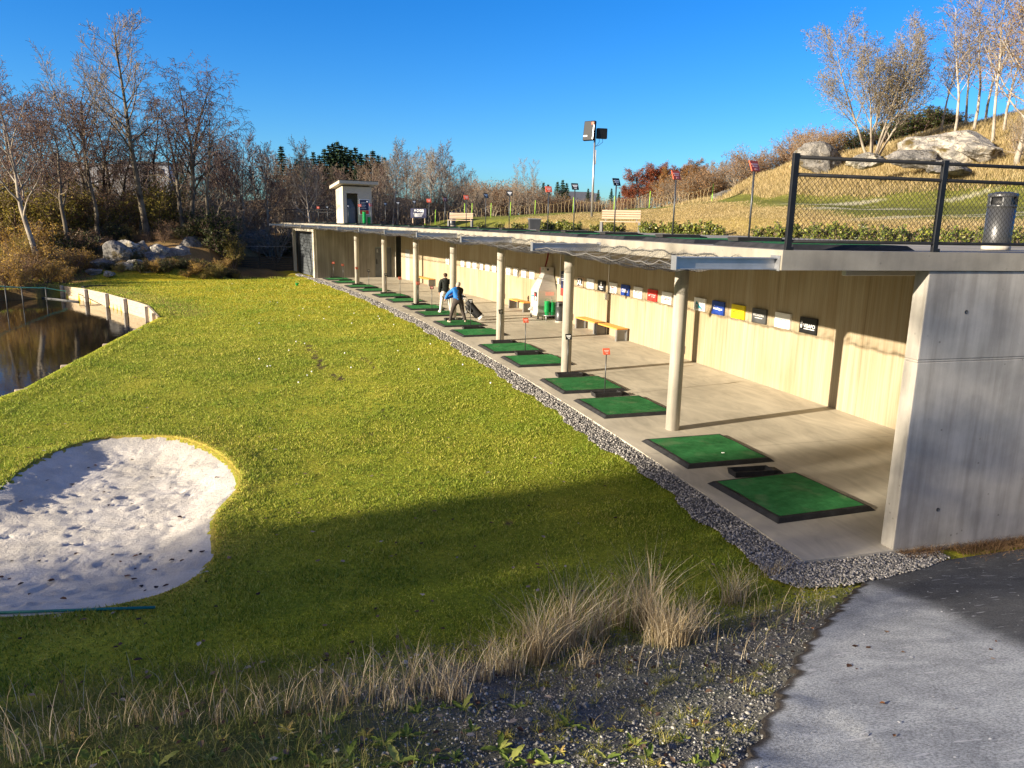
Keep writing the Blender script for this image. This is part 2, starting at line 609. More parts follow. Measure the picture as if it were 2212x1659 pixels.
def build_person(label, spec, loc, rz):
    t = thing('person', label, 'person', loc, rz)
    S = spec
    pel, chest, nk, hc = S['pelvis'], S['chest'], S['neck'], S['head']
    mid = tuple((a + b_) / 2 for a, b_ in zip(pel, chest))
    ch = [[(*pel, (.14, .1)), (*mid, (.13, .095)), (*chest, (.16, .105)), (*nk, .058)]]
    ch += head_chain(nk, hc, S['face'], S['hside'])
    for q in ('L', 'R'):
        sh, el, wr = S['sh' + q], S['el' + q], S['wr' + q]
        ch.append([(*chest, (.16, .105)), (*sh, .062), (*el, .042), (*wr, .026)])
        ch += hand(wr, *S['hand' + q])
        hp, kn, an, toe = S['hip' + q], S['kn' + q], S['an' + q], S['toe' + q]
        ch.append([(*pel, (.14, .1)), (*hp, .088), (*kn, .058), (*an, .038), (*toe, .032)])
    ch = [[(*q[:3], (q[3][0] * 1.14, q[3][1] * 1.14) if hasattr(q[3], '__len__') else q[3] * (1.16 if q[3] > .03 else 1.0)) for q in c_] for c_ in ch]
    body = skin('body', ch, M['skin'])
    body.parent = t
    # clothes are cut from the body surface and stand off it a little
    bones = [('top', pel, chest), ('top', chest, tuple(np.array(nk) * .9 + np.array(chest) * .1)), ('head', nk, hc), ('head', hc, tuple(np.array(hc) + (0, 0, .1)))]
    for q in ('L', 'R'):
        sh, el, wr = S['sh' + q], S['el' + q], S['wr' + q]
        cf = tuple(el[i] + (wr[i] - el[i]) * S.get('cuff', .9) for i in range(3))
        hd = Vector(wr) + Vector(S['hand' + q][0]).normalized() * .1
        bones += [('top', chest, sh), ('top', sh, el), ('top', el, cf), ('hand', tuple(np.array(cf) * .5 + np.array(wr) * .5), wr), ('hand', wr, tuple(hd))]
        hp, kn, an, toe = S['hip' + q], S['kn' + q], S['an' + q], S['toe' + q]
        bones += [('leg', pel, hp), ('leg', hp, kn), ('leg', kn, an), ('foot', (an[0], an[1], an[2] - .05), toe)]
    me = body.data
    co = np.array([v.co[:] for v in me.vertices]); nr = np.array([v.normal[:] for v in me.vertices])
    dist = []
    for kd, p_, q_ in bones:
        p_, q_ = np.array(p_, float), np.array(q_, float)
        w_ = q_ - p_
        tt = np.clip(((co - p_) @ w_) / (w_ @ w_ + 1e-9), 0, 1)
        dist.append(np.linalg.norm(co - p_ - tt[:, None] * w_, axis=1))
    dist = np.array(dist)
    kind = np.array([k_[0] for k_ in bones])[dist.argmin(0)]
    wz = pel[2] + S.get('hem', -.02)
    torso_ = np.minimum(dist[0], dist[1]) < .2

    def cloth(nm, mk, keep, off, seed):
        ff = [tuple(p_.vertices) for p_ in me.polygons if keep[list(p_.vertices)].any()]
        us = sorted({i for f_ in ff for i in f_})
        ix = {v: i for i, v in enumerate(us)}
        fold = .003 * np.sin(co[:, 2] * 55 + co[:, 0] * 23 + seed) + .002 * np.sin(co[:, 2] * 31 - co[:, 1] * 47)
        vv = co + nr * (off + fold)[:, None]
        mb = MB()
        mb.add([vv[i] for i in us], [tuple(ix[i] for i in f_) for f_ in ff], 0, True)
        o = mb.build(nm, M[mk], t, fix=False)
        sm_ = o.modifiers.new('thickness', 'SOLIDIFY'); sm_.thickness = .008; sm_.offset = -1
        return o
    is_arm = np.isin(dist.argmin(0), [i for i, b_ in enumerate(bones) if b_[0] == 'top' and i > 3])
    cloth(S['top_name'], S['top'], (kind == 'top') & ((co[:, 2] > wz) | is_arm), .024, 1)
    cloth('trousers', S['trousers'], (kind == 'leg') | ((kind == 'top') & ~is_arm & (co[:, 2] < wz + .06)), .016, 2)
    if S.get('panel'):
        kp = (kind == 'top') & ~is_arm & (co[:, 2] > pel[2] + .02) & (nr[:, 1] < .35) & (co[:, 0] - chest[0] > -.01) & (co[:, 0] - chest[0] < .1)
        kp |= is_arm & (np.linalg.norm(co - np.array(S['shR']), axis=1) < .17) & (nr[:, 1] < .6)
        cloth('jacket_panel', 'belt', kp, .030, 1)
    for q in ('L', 'R'):
        an, toe = Vector(S['an' + q]), Vector(S['toe' + q])
        dr = (toe - an); dr.z = 0; dr.normalize()
        sh_ = skin('shoe', [[(an.x - dr.x * .05, an.y - dr.y * .05, .045, .042), (an.x + dr.x * .06, an.y + dr.y * .06, .05, .048), (an.x + dr.x * .17, an.y + dr.y * .17, .036, .036)]], M[S['shoes']])
        sh_.parent = t
    # hair cap
    hcv, fw = Vector(hc), Vector(S['face']).normalized()
    up = (hcv - Vector(nk)).normalized()
    hr = skin('hair', [[(*(hcv - fw * .045 - up * .085), (.07, .06)), (*(hcv - fw * .04 - up * .03), (.094, .088)), (*(hcv - fw * .026 + up * .03), (.104, .108)), (*(hcv + up * .1 - fw * .01), (.075, .085))]], M[S['hair']])
    hr.parent = t
    return t


# local frame: x = inwards (right in the photo), y = along the building, away from the camera, z up
p1 = dict(pelvis=(0, 0, .94), chest=(.0, .0, 1.32), neck=(.0, .02, 1.50), head=(.005, .05, 1.65), face=(-.25, 1, -.05), hside=(1, .25, 0),
          shL=(-.2, .0, 1.42), elL=(-.26, -.02, 1.13), wrL=(-.25, .06, .89), handL=((.02, .1, -1), (-1, 0, 0), (0, 1, -.1), .5),
          shR=(.2, .0, 1.42), elR=(.33, -.08, 1.16), wrR=(.2, -.02, .99), handR=((-.9, .5, -.2), (.3, -.3, .9), (.3, .9, .2), .7),
          hipL=(-.11, .0, .9), knL=(-.16, .02, .5), anL=(-.22, .0, .09), toeL=(-.27, .15, .04),
          hipR=(.11, .0, .9), knR=(.17, .02, .5), anR=(.25, -.02, .09), toeR=(.3, .12, .04), top='sweater', top_name='sweater', trousers='white_trousers', shoes='shoe_white', hair='hair_brown', cuff=.8)
per1 = build_person('man in dark sweater and white trousers, back turned, hand on hip', p1, (*P(25.75, 1.64)[:2], .062), th(25.7))
p2 = dict(pelvis=(.02, 0, .90), chest=(-.0, .12, 1.22), neck=(.03, .2, 1.38), head=(.06, .26, 1.49), face=(-.15, .75, -.6), hside=(1, .15, 0),
          shL=(-.17, .12, 1.31), elL=(-.36, .26, 1.12), wrL=(-.44, .36, .92), handL=((-.35, .45, -.8), (-.7, -.5, .2), (.3, .7, .4), 1.0),
          shR=(.17, .18, 1.29), elR=(-.02, .36, 1.08), wrR=(-.36, .42, .93), handR=((-.9, .1, -.4), (.2, .8, .5), (-.3, .5, .8), 1.0),
          hipL=(-.1, .0, .86), knL=(-.22, .09, .48), anL=(-.33, .0, .09), toeL=(-.4, .14, .04),
          hipR=(.12, .0, .86), knR=(.2, .1, .48), anR=(.3, .0, .09), toeR=(.33, .16, .04), top='blue_jacket', top_name='jacket', trousers='grey_trousers', shoes='shoe_tan', hair='hair_grey', cuff=.92, hem=-.06, panel=True)
per2 = build_person('man in a bright blue and black jacket bending to swing a golf club', p2, (*P(22.36, 1.18)[:2], .062), th(22.3) - .05)
c2 = thing('golf_club', 'golf club held low in both hands by the man in the blue jacket', 'golf club', (*P(22.36, 1.18)[:2], .062), th(22.3) - .05)
mb = MB(); mb.tube([(-.62, .30, 1.06), (-.42, .46, .84)], .014, 8); mb.build('grip', M['black'], c2)
mb = MB(); mb.tube([(-.42, .46, .84), (.12, .86, .08)], [.006, .0045], 6); mb.build('shaft', M['stainless'], c2)
mb = MB(); mb.loft([[(.1, .84, .02), (.22, .86, .02), (.22, .88, .02), (.1, .87, .02)], [(.1, .84, .09), (.2, .86, .07), (.2, .875, .07), (.1, .865, .09)]]); mb.build('club_head', M['stainless'], c2)
# golf bag on its stand
gb = thing('golf_bag', 'black and white golf stand bag leaning behind the man in the blue jacket', 'golf bag', P(23.35, 2.05, 0), th(23.3))
B0, B1 = Vector((.40, -.12, .15)), Vector((-.14, .1, .80))
ax_ = (B1 - B0).normalized()
mb = MB()
mb.tube([B0, B0 + ax_ * .06, B0.lerp(B1, .4), B0.lerp(B1, .8), B1], [.13, .14, .135, .14, .125], 18)
bg = mb.build('bag_body', M['belt'], gb)
sdv_ = ax_.cross(Vector((0, 1, 0))).normalized()
bk = ax_.cross(sdv_)
for nm, mk, t0, t1, off, rad in (('pocket', 'black', .08, .5, sdv_ * .13 - bk * .07, .09), ('pocket', 'black', .5, .86, sdv_ * .14 + bk * .03, .095), ('side_pocket', 'sign_slate', .15, .7, -bk * .15, .065), ('white_panel', 'white', .1, .34, -bk * .19 + sdv_ * .05, .035), ('white_panel', 'white', .3, .42, sdv_ * .215 - bk * .05, .025), ('base_trim', 'white', -.05, .05, sdv_ * .0, .143)):
    mb = MB()
    a, b_ = B0.lerp(B1, t0) + off, B0.lerp(B1, t1) + off
    mb.tube([a, a.lerp(b_, .12), a.lerp(b_, .88), b_], [rad * .6, rad, rad, rad * .6] if nm != 'base_trim' else [rad] * 4, 12)
    mb.build(nm, M[mk], gb)
for q in (-.14, .16):
    mb = MB(); mb.tube([B0.lerp(B1, .78), (-.42, q, .0)], .012, 6); mb.build('stand_leg', M['steel'], gb)
mb = MB(); mb.tube([B0.lerp(B1, .35) + sdv_ * .2, B0.lerp(B1, .6) + sdv_ * .3, B0.lerp(B1, .9) + sdv_ * .2], [.02, .028, .02], 8); mb.build('strap', M['belt'], gb)
for k in range(7):
    a = 2 * math.pi * k / 7
    q = B1 + (sdv_ * math.cos(a) + bk * math.sin(a)) * .07
    e = q + ax_ * (.16 + .08 * ((k * 3) % 4) / 3)
    mb = MB(); mb.tube([q - ax_ * .1, e], .008, 5); cl = mb.build('club_shaft', M['stainless'], gb)
    mb = MB(); mb.tube([e - ax_ * .02, e + ax_ * .03, e + ax_ * .07 + bk * .03], [.02, .035, .022], 8); mb.build('club_head', M['black'] if k % 3 else M['white'], cl)
# wire ball basket and loose balls on the mat
mb = MB()
mb.lathe([(.0, 0), (.085, 0), (.12, .16), (.128, .16), (.125, .17), (.11, .165), (.08, .012), (0, .012)], 16)
wb = mb.build('ball_basket', M['basket_green']); wb.location = P(25.75, 2.05, .066)
tag(wb, 'green basket of yellow balls on the mat behind the man in white trousers', 'basket')


def ball_mesh(name, m):
    me = bpy.data.meshes.new(name)
    bm = bmesh.new(); bmesh.ops.create_icosphere(bm, subdivisions=2, radius=.0214)
    for f_ in bm.faces: f_.smooth = True
    bm.to_mesh(me); bm.free(); me.materials.append(m)
    return me


BALLM = {k: ball_mesh('golf_ball', M[k]) for k in ('ball_white', 'ball_yellow')}


def ball(loc, label, group, k='ball_white', sc=1.0):
    o = bpy.data.objects.new('golf_ball', BALLM[k])
    COL.objects.link(o)
    o.location = loc
    o.scale = (sc, sc, sc)
    return tag(o, label, 'golf ball', group)


for k in range(16):
    q = P(25.75 + RNG.uniform(-.07, .07), 2.05 + RNG.uniform(-.07, .07), .1 + .012 * k)
    ball(q, 'yellow ball in the green basket on the mat', 'balls in the basket', 'ball_yellow')
for k in range(13):
    q = P(26.89 + RNG.uniform(-.06, .06), 1.4 + (k - 6) * .046, .055)
    ball(q, 'white ball in the tray by the man in white trousers', 'balls in the tray', 'ball_white' if k % 4 else 'ball_yellow')

# ================================================================== terrain heights
TOE = np.array([(-60, 3.0), (-12, 5.4), (-5, 5.9), (0, 7.0), (3.3, 8.1), (5, 8.8), (8, 9.75), (14, 11.6), (40, 20)])
BUNKER_V = [(-60, 1095), (0, 1065), (50, 1020), (120, 985), (200, 958), (300, 950), (400, 955), (470, 985), (515, 1025), (523, 1050), (510, 1075),
            (470, 1110), (462, 1150), (470, 1190), (440, 1240), (360, 1285), (250, 1310), (150, 1328), (0, 1338), (-120, 1330)]
BUNK = np.array([on_z(x, y, -.08)[:2] for x, y in BUNKER_V] + [(-10.2, 7.6), (-11.2, 9.2), (-10.2, 10.6)])
SHORE_V = [(-140, 965), (-60, 905), (0, 862), (50, 845), (150, 790), (240, 742), (310, 705), (343, 689)]
WALL_V = [(343, 686), (320, 660), (300, 655), (230, 635), (180, 625), (135, 618)]
LAKE = np.array([on_z(x, y, -.1)[:2] for x, y in SHORE_V] + [on_z(x, y, -.05)[:2] for x, y in WALL_V] + [(-27.3, 43.0), (-28.7, 41.0), (-33, 38.2), (-45, 34), (-75, 25), (-70, 4), (-24, 9.5)])
WATER_Z = -.68


def smooth_loop(poly, n=4, it=2):
    p = np.asarray(poly, float)
    for _ in range(it):
        q = np.roll(p, -1, 0)
        p = np.stack([.75 * p + .25 * q, .25 * p + .75 * q], 1).reshape(-1, 2)
    return p


BUNK = smooth_loop(BUNK)


def poly_dist(poly, x, y):
    """distance to the outline, positive inside"""
    x = np.asarray(x, float); y = np.asarray(y, float)
    best = np.full(x.shape, 1e9)
    ins = np.zeros(x.shape, bool)
    n = len(poly)
    for i in range(n):
        x0, y0 = poly[i]; x1, y1 = poly[(i + 1) % n]
        dx, dy = x1 - x0, y1 - y0
        t = np.clip(((x - x0) * dx + (y - y0) * dy) / (dx * dx + dy * dy + 1e-12), 0, 1)
        best = np.minimum(best, np.hypot(x - x0 - t * dx, y - y0 - t * dy))
        c = ((y0 > y) != (y1 > y)) & (x < dx * (y - y0) / (dy if abs(dy) > 1e-12 else 1e-12) + x0)
        ins ^= c
    return np.where(ins, best, -best)


def vnoise(x, y, sc, seed=0):
    x = np.asarray(x, float) / sc + seed * 17.3; y = np.asarray(y, float) / sc - seed * 9.1
    xi, yi = np.floor(x), np.floor(y)
    u, v = x - xi, y - yi
    u = u * u * (3 - 2 * u); v = v * v * (3 - 2 * v)

    def h(a, b):
        q = np.sin(a * 127.1 + b * 311.7 + seed * 74.7) * 43758.5453
        return q - np.floor(q)
    return (h(xi, yi) * (1 - u) + h(xi + 1, yi) * u) * (1 - v) + (h(xi, yi + 1) * (1 - u) + h(xi + 1, yi + 1) * u) * v - .5


def sst(a, b, x):
    t = np.clip((x - a) / (b - a), 0, 1)
    return t * t * (3 - 2 * t)


def toe_e(x, y):
    yt = np.interp(x, TOE[:, 0], TOE[:, 1])
    return (yt - y) * .9


def table(tab, x, y):
    az = np.arctan2(x, y); r = np.hypot(x, y)
    keys = [az_of(k) for k, _ in tab]
    zz = np.stack([np.interp(r, [q[0] for q in rows], [q[1] for q in rows]) for _, rows in tab])
    az = np.clip(az, keys[0], keys[-1])
    i = np.clip(np.searchsorted(keys, az) - 1, 0, len(keys) - 2)
    k = np.array(keys)
    t = (az - k[i]) / (k[i + 1] - k[i])
    t = t * t * (3 - 2 * t) * .5 + t * .5
    j = np.arange(len(az)) if az.ndim == 1 else None
    return zz[i, j] * (1 - t) + zz[i + 1, j] * t


FAR_LOW = [(-700, [(50, -.4), (55, .4), (75, 2.5), (140, 5), (400, 12)]),
           (60, [(50.3, -.35), (53, .2), (64, 1.6), (75, 2.6), (140, 5), (400, 12)]),
           (130, [(54.6, -.1), (57, .3), (62, 1.2), (75, 2.6), (140, 5), (400, 12)]),
           (210, [(54.5, -.05), (58, .9), (61, 2.0), (75, 2.8), (140, 5), (400, 12)]),
           (340, [(54.5, -.05), (57, 1.0), (60, 2.3), (75, 2.9), (140, 5.5), (400, 12)]),
           (450, [(55, -.05), (57.5, .9), (61, 2.4), (75, 3.0), (140, 6), (400, 12)]),
           (500, [(57, -.05), (60, .3), (66, 1.9), (75, 2.6), (140, 6), (400, 12)]),
           (600, [(60, -.05), (63, -.3), (68, .4), (78, 2.4), (140, 6), (400, 14)]),
           (655, [(60, -.05), (63, 0), (68, 1.2), (78, 2.6), (140, 6), (400, 14)])]


def zlow(x, y):
    x = np.atleast_1d(np.asarray(x, float)); y = np.atleast_1d(np.asarray(y, float))
    s, d = sdv(x, y)
    r = np.hypot(x, y)
    e = toe_e(x, y)
    h = np.where(e > 0, .37 * (np.sqrt(e * e + .25) - .5), 0)
    h = np.minimum(h, 2.15 - .6 * np.exp(-(np.maximum(e - 2.5, 0)) / 2.0))
    h = np.where(y < -4, 2.1 + 0 * h, h)
    z = -.07 + h
    near = np.exp(-(r / 60) ** 2)
    lawn = sst(-.6, -2.5, d)
    z = z + lawn * near * (.07 * vnoise(x, y, 5.0, 1) + .03 * vnoise(x, y, 1.7, 2))
    z = z + sst(.1, 1.2, e) * (.10 * vnoise(x, y, .9, 3) + .05 * vnoise(x, y, .35, 4)) * (x < 2.2 + .0 * x)
    # bunker
    b = poly_dist(BUNK, x, y)
    z = np.where(b > -1.6, z + .06 * np.exp(-np.where(b < 0, -b / .6, b / .2)) * sst(9.3, 12.5, y), z)
    z = np.where(b > 0, z - .34 * sst(0, .45, b) - .45 * sst(.2, 1.2, b), z)
    # far left ground
    left = r > 49
    fl = table(FAR_LOW, x, y)
    rock = sst(53.5, 60, r) * (.5 * vnoise(x, y, 2.2, 5) + .25 * vnoise(x, y, .8, 6))
    w = sst(49, 54.5, r) * (1 - sst(-1.0, 1.5, d) * (s < 57))
    z = np.where(left, z * (1 - w) + (fl + rock) * w, z)
    # lake
    l = poly_dist(LAKE, x, y)
    z = np.where(l > 0, -1.6, z)
    return z


HILL = [(-200, [(60, 2.6), (80, 3.2), (110, 5), (180, 7), (400, 16)]),
        (640, [(60, 2.6), (75, 2.8), (110, 5), (180, 6.5), (400, 16)]),
        (860, [(56, 3.6), (75, 3.6), (110, 5), (180, 7.5), (400, 16)]),
        (1010, [(45, 3.72), (52, 3.95), (60, 4.35), (70, 4.55), (110, 5), (180, 7), (400, 12)]),
        (1150, [(39, 3.72), (45, 4.05), (53, 4.6), (60, 4.72), (70, 4.75), (110, 4.5), (200, 5), (400, 8)]),
        (1300, [(33, 3.72), (40, 4.1), (50, 4.8), (58, 5.0), (70, 5.0), (110, 4.6), (200, 5), (400, 8)]),
        (1400, [(30, 3.72), (36, 4.1), (48, 5.1), (56, 5.35), (70, 5.4), (110, 6), (200, 8), (400, 10)]),
        (1540, [(25, 3.72), (30, 4.05), (44, 5.45), (52, 5.75), (60, 5.9), (90, 8.3), (130, 11), (400, 14)]),
        (1640, [(22, 3.72), (28, 4.1), (40, 5.35), (46, 5.6), (62, 8.2), (75, 9.0), (120, 12), (400, 16)]),
        (1740, [(20, 3.72), (26, 4.1), (35, 5.05), (42, 5.5), (60, 9.5), (75, 10.5), (120, 12), (400, 16)]),
        (1850, [(19, 3.72), (24, 3.95), (31, 4.7), (38, 5.2), (56, 9.6), (66, 10.6), (120, 12), (400, 16)]),
        (2050, [(16, 3.72), (22, 3.95), (29, 4.6), (37, 5.25), (54, 11.2), (62, 12.2), (120, 13), (400, 16)]),
        (2212, [(15, 3.72), (20, 3.9), (28, 4.55), (36, 5.3), (54, 12.3), (62, 13.4), (120, 14), (400, 16)]),
        (3200, [(14, 3.72), (20, 3.9), (28, 4.6), (36, 5.4), (54, 12.5), (62, 13.6), (120, 15), (400, 18)])]


def zhill(x, y):
    x = np.atleast_1d(np.asarray(x, float)); y = np.atleast_1d(np.asarray(y, float))
    z = table(HILL, x, y)
    z = np.where(z > 4, 4 + (z - 4) * np.cos(np.clip(np.arctan2(x, y), 0, 1.2)) ** 1.1, z)
    r = np.hypot(x, y)
    s, d = sdv(x, y)
    up = sst(9.3, 16, d)
    z = z * 1.0 + up * (.18 * vnoise(x, y, 4, 7) + .07 * vnoise(x, y, 1.3, 8)) * sst(10, 40, r)
    z = np.where((d < 9.6) & (s < 56), 3.70, np.where((d < 12) & (s < 56), 3.70 + (z - 3.70) * sst(9.6, 12, d), z))
    return z


def gz(x, y):
    """ground height at one point, whichever level it stands on"""
    s, d = sdv(np.array([x]), np.array([y]))
    az = math.degrees(math.atan2(x, y))
    if (d[0] > 6 and s[0] > 0) and az > az0_deg:
        return float(zhill(x, y)[0])
    return float(zlow(x, y)[0])


AZ0 = math.atan2(P(56.0, 6.0)[0], P(56.0, 6.0)[1])
az0_deg = math.degrees(AZ0)


def on_ground(vx, vy, off=0.0):
    """where the line of sight meets the low ground (used to read world positions off the plan)"""
    d = ray(vx, vy)
    t = np.geomspace(.8, 130, 260)
    for _ in range(2):
        q = CAM[None] + d[None] * t[:, None]
        i = int(np.argmax(q[:, 2] < zlow(q[:, 0], q[:, 1]) + off))
        t = np.linspace(t[max(i - 1, 0)], t[i] + 1e-6, 40)
    return CAM + d * _hit(d, t, off)


def _hit(d, t, off):
    q = CAM[None] + d[None] * t[:, None]
    i = int(np.argmax(q[:, 2] < zlow(q[:, 0], q[:, 1]) + off))
    return t[i]


# ================================================================== ground materials
def zone_mat(name, rough=.95, fine=(30, .35), bumps=(40, .4, .03), mid=None):
    """vertex colours are the true colours of the ground cover, broken up by noise"""
    m, nt, b = new_mat(name)
    b.inputs['Roughness'].default_value = rough
    b.inputs['Specular IOR Level'].default_value = .1
    a = N(nt, 'ShaderNodeVertexColor', layer_name='zone')
    v = coords(nt, 'Object')
    c = a.outputs['Color']
    lo, hi = 1 - fine[1], 1 + fine[1]
    c = mul(nt, c, ramp(nt, [(.3, (lo, lo, lo)), (.7, (hi, hi, hi * .9))], noise(nt, v, fine[0], 5, .65)))
    if mid:
        c = mul(nt, c, ramp(nt, [(.3, mid[1]), (.7, mid[2])], noise(nt, v, mid[0], 4, .6, .5)))
    nt.links.new(c, b.inputs['Base Color'])
    bump(nt, b, noise(nt, v, bumps[0], 6, .7), bumps[1], bumps[2])
    return m


M['lawn'] = zone_mat('lawn_ground', fine=(14, .3), bumps=(22, .8, .06), mid=(1.1, (.85, .92, .8), (1.15, 1.06, 1.1)))
M['hill'] = zone_mat('hill_ground', fine=(5, .35), bumps=(9, .8, .08), mid=(.5, (.85, .85, .8), (1.12, 1.1, 1.0)))


def az_grid(a0, a1, r0f, r1f, nr, na):
    az = np.linspace(a0, a1, na)
    rs0 = np.array([r0f(a) for a in az]); rs1 = np.array([r1f(a) for a in az])
    t = np.linspace(0, 1, nr)[:, None]
    r = rs0[None, :] * (rs1 / rs0)[None, :] ** t
    x = r * np.sin(az)[None, :]; y = r * np.cos(az)[None, :]
    i = np.arange(nr - 1)[:, None] * na + np.arange(na - 1)[None, :]
    f = np.stack([i, i + 1, i + na + 1, i + na], -1).reshape(-1, 4)
    return x.ravel(), y.ravel(), f


def r_at_d(a, dd, smin=0.3):
    """distance along azimuth a at which the arc offset d=dd is reached"""
    dx, dy = math.sin(a), math.cos(a)
    b = -2 * (C0[0] * dx + C0[1] * dy); c = C0[0] ** 2 + C0[1] ** 2 - (RR + dd) ** 2
    disc = b * b - 4 * c
    return (-b + math.sqrt(max(disc, 0))) / 2


SCAR_V = [(664 + 32 * t + 3 * math.sin(t * 19), 742 + 52 * t + 2 * math.sin(t * 31), .07 + .05 * math.sin(t * 23) ** 2) for t in np.linspace(0, 1, 14)] + [(708 + 30 * t, 804 + 16 * t, .05 + .05 * math.sin(t * 17) ** 2) for t in np.linspace(0, 1, 6)] + [(780 + 34 * t, 770 + 26 * t, .04 + .04 * math.sin(t * 13) ** 2) for t in np.linspace(0, 1, 8)] + [(826, 888, .06), (829, 900, .05), (800, 940, .05), (1100, 1130, .06)]
SCAR = np.array([(*on_ground(a, b_)[:2], c_) for a, b_, c_ in SCAR_V])


def scar(x, y):
    o = np.zeros(len(x))
    for sx, sy, sr in SCAR:
        o = np.maximum(o, np.exp(-(((x - sx) / sr) ** 2 + ((y - sy) / (sr * 2.2)) ** 2)))
    return np.clip(o + .5 * vnoise(x, y, .18, 30) * (o > .05), 0, 1)


def lawn_colour(x, y):
    s, d = sdv(x, y); r = np.hypot(x, y)
    e = toe_e(x, y)
    g1 = np.array((.21, .25, .022)); g2 = np.array((.40, .39, .045)); dry = np.array((.42, .31, .09))
    n = vnoise(x, y, 3.5, 21) + .6 * vnoise(x, y, 1.1, 22)
    t = np.clip(.5 + n * .9, 0, 1)[:, None]
    c = g1 * (1 - t) + g2 * t
    far = sst(22, 45, r)[:, None]
    c = c * (1 - far) + np.array((.45, .38, .025)) * far
    c = c * (1 - .15 * sst(0.1, .35, vnoise(x, y, 9, 23)))[:, None]
    b = poly_dist(BUNK, x, y)
    rim = np.exp(-np.maximum(-b, 0) / .28)[:, None] * (b < .05)[:, None] * .6
    c = c * (1 - rim) + dry * rim
    sc = sst(.35, .6, scar(x, y))[:, None]
    c = c * (1 - sc) + np.array((.09, .065, .04)) * sc
    # worn strip near the lake wall
    lw = poly_dist(LAKE, x, y)
    wn = np.exp(-((lw + 1.2) / 1.0) ** 2)[:, None] * sst(33, 36, r)[:, None] * .6
    c = c * (1 - wn) + np.array((.2, .15, .09)) * wn
    # bank soil
    k = sst(.15, .9, e + .5 * vnoise(x, y, .7, 25))[:, None]
    soil = np.array((.13, .127, .118)) * (1 + .5 * vnoise(x, y, .3, 26))[:, None]
    grs = np.array((.11, .115, .035))
    left = sst(.6, -1.6, x + .5 * (y - 4) + .8 * vnoise(x, y, .8, 27))[:, None]
    c = c * (1 - k) + (soil * (1 - left) + grs * left) * k
    # woods floor beyond the lake
    w = np.maximum(sst(54.5, 58, r + 1.2 * vnoise(x, y, 3, 28)), sst(-26.2, -27.4, x + .4 * vnoise(x, y, 1.5, 28)) * (y > 24))[:, None] * (1 - sst(-2, 0, d) * (s < 56))[:, None]
    litter = np.array((.2, .13, .06)) * (1 + .7 * vnoise(x, y, 2.0, 29))[:, None]
    c = c * (1 - w) + litter * w
    return np.clip(np.concatenate([c, np.ones((len(x), 1))], 1), 0, 1)


def low_r1(a):
    return 420.0


def fringe(poly, width, off, n_sub=3, sel=None, jit=.0):
    """strip of turf that follows a curved edge exactly"""
    n = len(poly)
    pts = []
    for i in range(n):
        a, b = poly[i], poly[(i + 1) % n]
        L = np.linalg.norm(b - a); k = max(1, int(L / .12))
        for j in range(k): pts.append(a + (b - a) * j / k)
    pts = np.array(pts)
    t = np.roll(pts, -1, 0) - np.roll(pts, 1, 0)
    t /= np.linalg.norm(t, axis=1)[:, None] + 1e-9
    nrm = np.stack([t[:, 1], -t[:, 0]], 1)
    # make it point outwards
    if poly_dist(poly, pts[:1, 0] + nrm[:1, 0] * .05, pts[:1, 1] + nrm[:1, 1] * .05)[0] > 0: nrm = -nrm
    rows = [pts + nrm * (w * width) for w in np.linspace(0, 1, n_sub + 1)]
    return np.array(rows)


gx, gy, gf = az_grid(-R(46), R(46), lambda a: .7, low_r1, 420, 420)
gzv = zlow(gx, gy)
_s, _d = sdv(gx, gy)
_ga = np.arctan2(gx, gy)
_hid = (((_d > 6.9) & (_s > .5)) | ((np.hypot(gx, gy) > 64) & (_d > 3))) & (_ga > AZ0 + .002)
gf = gf[~_hid[gf].all(1)]
Vv = [np.stack([gx, gy, gzv], 1)]
Ff = [gf]
nv = len(gx)
# the rest of the ground, coarse, all the way round
ax_, ay_, af_ = az_grid(R(46), R(314), lambda a: .7, lambda a: 420.0 if a > 1.45 else 30.0, 90, 120)
Vv.append(np.stack([ax_, ay_, zlow(ax_, ay_)], 1)); Ff.append(af_ + nv); nv += len(ax_)
# turf edge along the bunker and the shore
shore_poly = LAKE
for poly, wd, of in ((BUNK, .5, .012), (LAKE, .7, .02)):
    rows = fringe(poly, wd, of)
    k = rows.shape[1]
    zz = []
    for ri, row in enumerate(rows):
        inn = row + (rows[-1] - rows[0]) * .35 if ri == 0 else row
        z_ = np.maximum(zlow(row[:, 0], row[:, 1]), zlow(inn[:, 0], inn[:, 1]) if ri == 0 else -9) + of * (1 - ri / 3.2)
        zz.append(z_)
    low = zz[0] - (.09 if poly is BUNK else .25)
    rr_ = [np.concatenate([rows[0], low[:, None]], 1)] + [np.concatenate([rows[i], zz[i][:, None]], 1) for i in range(4)]
    vv = np.concatenate(rr_)
    i = (np.arange(4)[:, None] * k + np.arange(k)[None, :]); j = (np.arange(4)[:, None] * k + (np.arange(k)[None, :] + 1) % k)
    ff = np.stack([i, j, j + k, i + k], -1).reshape(-1, 4)
    if poly is LAKE: ff = ff[(np.hypot(vv[:, 0], vv[:, 1])[ff] < 38).all(1) & (vv[:, 0][ff] > -24).all(1)]
    Vv.append(vv); Ff.append(ff + nv); nv += len(vv)
VV = np.concatenate(Vv); FF = np.concatenate(Ff)
# leave the lake bed steps out near the shore: keep it simple, the bed lies under dark water
lawn = np_mesh('lawn', VV, FF, M['lawn'], smooth=True, attr=lawn_colour(VV[:, 0], VV[:, 1]))
tag(lawn, kind='structure')


